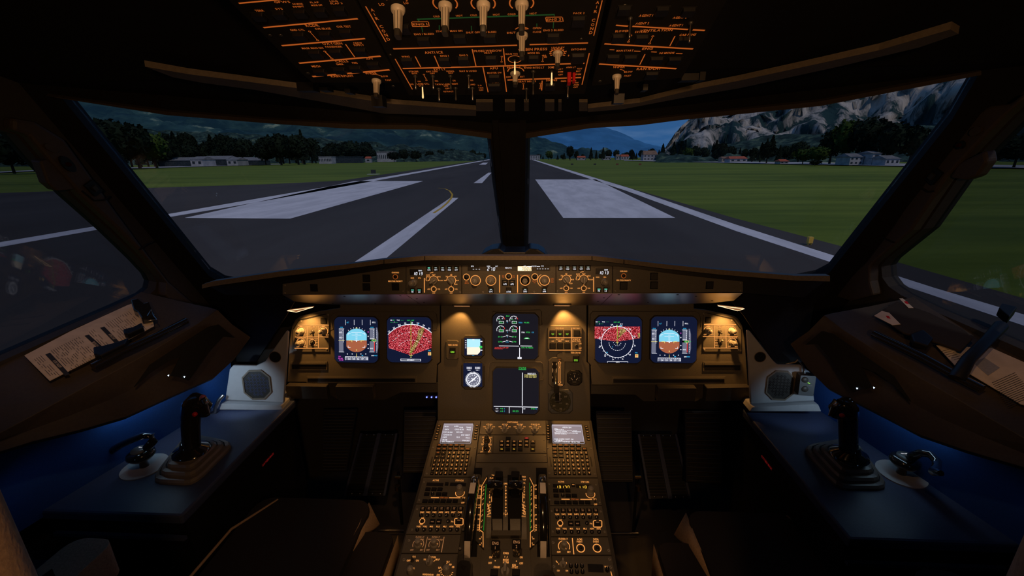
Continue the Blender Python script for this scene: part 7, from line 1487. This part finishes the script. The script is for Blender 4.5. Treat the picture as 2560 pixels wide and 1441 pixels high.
for px_, lb in (([(2181, 809), (2200, 797), (2218, 802), (2246, 831), (2226, 833)], 'cream card corner with a red mark under the dark board'), ([(2243, 766), (2252, 766), (2278, 790), (2266, 790)], 'small red and white tag above the dark board')):
    r = thing('paper_tag', lb, 'paper', SRP.P(*px_[0])); m = MB(); m.pext(SRP, px_, .027, .028, 'paper'); m.build('card', r, fix=True)
    c = V((sum(p[0] for p in px_)/len(px_), sum(p[1] for p in px_)/len(px_))); m = MB(); m.pext(SRP, [(c.x-5, c.y-5), (c.x+3, c.y-4), (c.x+7, c.y+3), (c.x-1, c.y+1)], .028, .0284, 'red'); m.build('red_mark', r, fix=True)
r = thing('chart_holder_arm', 'thick dark arm crossing the papers on the right sill', 'arm', SRP.P(2385, 955)); m = MB(); m.tube([SRP.P(2392, 948, .02), SRP.P(2420, 900, .045), SRP.P(2470, 850, .045), SRP.P(2502, 815, .04)], [.016, .013, .012, .014], 'black', 12); m.build('arm', r)
m = MB(); m.pext(SRP, [(2480, 812), (2488, 800), (2525, 810), (2505, 835)], .03, .055, 'black'); m.build('end_block', r, bevel=.002, fix=True)
# ------------------------------------------------------------------ seats
def rbox(x0, x1, y0, y1, z0, z1, k, name, par, bv=.03, top=None):
    m = MB(); m.box(Pl((0, 0, 0), (0, 0, 1)), (x0+x1)/2, (y0+y1)/2, x1-x0, y1-y0, z0, z1, k, top, r=min(.05, (x1-x0)*.3)); o = m.build(name, par)
    b = o.modifiers.new('bevel', 'BEVEL'); b.width = bv; b.segments = 4; b.limit_method = 'ANGLE'; b.angle_limit = R_(50)
    for p in o.data.polygons: p.use_smooth = True
    return o
for L in (True, False):
    s = -1 if L else 1; xi = .40 if L else .50; xo = .84 if L else .94
    r = thing('pilot_seat', 'dark pilot seat with tan sides at the bottom %s' % ('left' if L else 'right'), 'seat', (s*(xi+xo)/2, .6, 0))
    X = sorted((s*xi, s*xo)); rbox(X[0]+.04, X[1]-.03, .42, 1.08, .36, .46, 'seat', 'seat_cushion', r)
    Xb = sorted((s*(xi-.07), s*(xi+.04))); rbox(Xb[0], Xb[1], .35, .98, .33, .44, 'seat', 'side_bolster', r)
    m = MB(); p = V((s*(xi+.035), 1.07, .455)); m.loft([[V((s*(xi+.045), 1.075, .455)), V((s*(xi+.005), 1.045, .40)), V((s*(xi+.04), 1.08, .37))], [V((s*(xi+.04), .98, .462)), V((s*(xi+.02), .97, .44)), V((s*(xi+.03), .97, .40))], [V((s*(xi+.045), .85, .455)), V((s*(xi+.04), .85, .445)), V((s*(xi+.042), .85, .43))]], 'seat_tan'); m.build('side_gusset', r, fix=True)
    m = MB(); m.loft([[V((s*(xi-.072), .99, .42)), V((s*(xi-.068), .99, .30)), V((s*(xi-.03), 1.0, .30))], [V((s*(xi-.078), .6, .43)), V((s*(xi-.078), .6, .30)), V((s*(xi-.03), .6, .30))]], 'seat_tan'); m.build('side_panel', r, fix=True)
    m = MB(); m.tube([V((s*(xo-.02), .78, .458)), V((s*(xo-.03), .95, .462)), V((s*(xo-.10), 1.07, .458))], .004, 'seat_tan', 8); m.build('piping', r)
    bx = sorted((s*(xi-(.018 if L else .052)), s*xo)); rbox(bx[0], bx[1], .10, .30, .45, 1.255, 'seat_tan', 'seat_back', r, .06)
    rbox(min(s*(xi+.08), s*(xo-.05)), max(s*(xi+.08), s*(xo-.05)), .30, .36, .5, 1.05, 'seat', 'back_cushion', r, .03)
    rbox(min(s*.77, s*.86), max(s*.77, s*.86), .34, .64, .69, .765, 'seat_tan' if L else 'seat', 'armrest', r, .03)
    m = MB(); m.box(Pl((0, 0, 0), (0, 0, 1)), s*(xi+xo)/2, .7, .3, .4, 0, .36, 'black'); m.build('pedestal_base', r)
# ------------------------------------------------------------------ foot wells
FR = plane3((0, 1.45, .25), (0, 1.65, .43), (1, 1.45, .25)); FC = plane3((0, 1.46, .12), (0, 1.63, .30), (1, 1.46, .12))
def ribbed(px, n, S_, name, label, cat='foot rest'):
    r = thing(name, label, cat, S_.P(*px[0])); m = MB(); m.pext(S_, px, -.02, 0, 'rubber'); m.build('plate', r, fix=True)
    m = MB(); (x0, y0), (x1, y1), (x2, y2), (x3, y3) = px
    for i in range(n):
        t = (i+.6)/n; a = S_.P(x0+(x3-x0)*t+2, y0+(y3-y0)*t, .001); b = S_.P(x1+(x2-x1)*t-2, y1+(y2-y1)*t, .001); m.tube([a, b], .0035, 'panel_dk', 6)
    m.build('rib', r); return r
ribbed([(808, 1024), (892, 1024), (866, 1178), (806, 1178)], 20, FR, 'foot_rest', 'outer ribbed foot rest in the left footwell')
ribbed([(1011, 1026), (1094, 1026), (1062, 1182), (1008, 1182)], 15, FR, 'foot_rest', 'inner ribbed foot rest in the left footwell beside the pedestal')
ribbed([(1490, 1028), (1578, 1028), (1582, 1205), (1500, 1205)], 15, FR, 'foot_rest', 'inner ribbed foot rest in the right footwell beside the pedestal')
ribbed([(1712, 1028), (1800, 1028), (1806, 1210), (1716, 1205)], 16, FR, 'foot_rest', 'outer ribbed foot rest in the right footwell')
def ramp(px, label, blue=False):
    r = thing('pedal_ramp', label, 'pedal ramp', FC.P(*px[0])); (x0, y0), (x1, y1), (x2, y2), (x3, y3) = px
    m = MB(); m.pext(FC, px, -.02, 0, 'black'); m.build('ramp_plate', r, fix=True)
    def pt(u, v): return (x0+(x1-x0)*u+((x3+(x2-x3)*u)-(x0+(x1-x0)*u))*v, y0+(y3-y0)*v)
    for u0, u1 in ((0, .05), (.46, .56), (.95, 1)): m = MB(); m.pext(FC, [pt(u0, 0), pt(u1, 0), pt(u1, 1), pt(u0, 1)], 0, .012, 'console'); m.build('side_rail', r, fix=True)
    for u0, u1 in ((.06, .45), (.57, .94)):
        m = MB()
        for i in range(22): a = FC.P(*pt(u0, (i+.5)/23), .002); b = FC.P(*pt(u1, (i+.5)/23), .002); m.tube([a, b], .003, 'rubber', 6)
        m.build('rib', r)
        for v in (.02, .97):
            for q in (.25, .75): m = MB(); m.lathe(FC.P(*pt(u0+(u1-u0)*q, v), .002), FC.n, [(.004, 0), (.003, .003), (0, .003)], 'metal', 8); m.build('rivet', r)
ramp([(903, 1085), (995, 1085), (965, 1240), (862, 1240)], 'ribbed black double ramp between the left foot rests'); ramp([(1593, 1087), (1690, 1085), (1726, 1246), (1620, 1248)], 'ribbed black double ramp between the right foot rests')
for x, lb in ((994, 'left'), (1595, 'right')):
    p = atY(x, 1225, 1.42); r = thing('pedal_adjuster', 'small brass pedal adjuster in the %s footwell' % lb, 'adjuster', p); m = MB(); m.tube([p, p+V((0, 0, .02))], .011, 'gold', 12); m.build('brass_knob', r)
    m = MB(); m.tube([V((p.x, p.y+.01, 0)), p+V((0, .03, .06))], .006, 'black', 8); m.build('adjuster_rod', r); m = MB(); m.tube([p+V((-.012, .02, .045)), p+V((.012, .02, .045))], .008, 'gold', 10); m.build('brass_collar', r)
for p0, p1, lb in (((945, 1327), (1010, 1327), 'left'), ((1527, 1334), (1596, 1334), 'right')):
    a = atZ(*p0, .02); b = atZ(*p1, .02); m = MB(); m.tube([a, b], .003, 'metal', 6); tag(m.build('floor_strip'), 'thin metal strip edge on the floor %s of the pedestal' % lb, 'strip')
# ================================================================== LIGHTS
def area(name, loc, to, size, power, col, sy=None, spread=None):
    l = bpy.data.lights.new(name, 'AREA'); l.energy = power; l.color = col; l.size = size
    if sy: l.shape = 'RECTANGLE'; l.size_y = sy
    if spread: l.spread = R_(spread)
    o = bpy.data.objects.new(name, l); COL.objects.link(o); o.location = V(loc); o.rotation_euler = (V(to)-V(loc)).to_track_quat('-Z', 'Y').to_euler(); return o
def spot(name, loc, to, power, col, ang, blend=.4, rad=.008):
    l = bpy.data.lights.new(name, 'SPOT'); l.energy = power; l.color = col; l.spot_size = R_(ang); l.spot_blend = blend; l.shadow_soft_size = rad
    o = bpy.data.objects.new(name, l); COL.objects.link(o); o.location = V(loc); o.rotation_euler = (V(to)-V(loc)).to_track_quat('-Z', 'Y').to_euler(); return o
WARM = (1, .54, .235); WARM2 = (1, .45, .11)
spot('pedestal_flood', (.0, .50, 1.74), (0, 1.13, .5), 9.2, WARM, 46, .55, .03)
spot('map_light', (.02, .50, 1.72), (0, 1.28, 1.13), 13., WARM, 44, .9, .02)
spot('overhead_fill', (.1, -.35, 1.35), (0, .95, 1.66), 16., WARM, 44, .9, .02)  # unseen fill behind the camera, added to brighten the overhead knobs
area('cabin_lamp', (.25, -.45, 1.62), (0, 1.2, 1.35), .08, 3., (1, .52, .22), spread=160)
for x, y in ((1155, 770), (1405, 768)):
    p = MP.P(x, 766, .034); spot('panel_flood', p, MP.P(x+(-14 if x < 1280 else 14), 850, 0), 3.2, WARM2, 84, .5)
for x, t in ((752, (785, 850)), (1828, (1800, 850))):
    p = MP.P(x, 780, .06); spot('corner_flood', p, MP.P(*t, 0), 3.4, WARM2, 95, .9)
for s_ in (-1, 1): spot('reading_light', (s_*.42, .42, 1.76), (s_*1.18, 1.02, 1.0), 7. if s_ < 0 else 4.5, WARM, 36, 1., .02)
for L in (True, False):
    p = atX(455, 968, -1.03); t = V((-1.0, 1.36, .70)); q = V((-1.2, 1.2, .70))
    if not L: p, t, q = mir(p), mir(t), mir(q)
    spot('console_light', p+V((0, 0, -.012)), t, 1.15 if L else .6, (.60, .80, 1.), 72, .6)
    w0, w1 = V((-1.10, 1.31, .80)), V((-1.125, 1.0, .82))
    if not L: w0, w1 = mir(w0), mir(w1)
    l = area('wall_strip_light', (w0+w1)/2, (w0+w1)/2-V((.0, 0, 1)), .012, .10 if L else .07, (.5, .78, 1.), .30); l.rotation_euler = (0, 0, math.atan2(-(w1-w0).x, (w1-w0).y))
    p2 = V((-1.1, .72, .80)); q2 = V((-1.12, .86, .60))
    if not L: p2, q2 = mir(p2), mir(q2)
    spot('shelf_light', p2, q2, .035 if L else .02, (.35, .6, 1.), 130, .8)
SC.view_settings.view_transform = 'Standard'; SC.view_settings.look = 'None'; SC.view_settings.gamma = 1; SC.view_settings.use_curve_mapping = False
SC.view_settings.exposure = 0
SC.cycles.max_bounces = 6; SC.cycles.transparent_max_bounces = 12; SC.cycles.caustics_reflective = False; SC.cycles.caustics_refractive = False
SC.cycles.sample_clamp_indirect = 4
SC.cycles.use_denoising = True
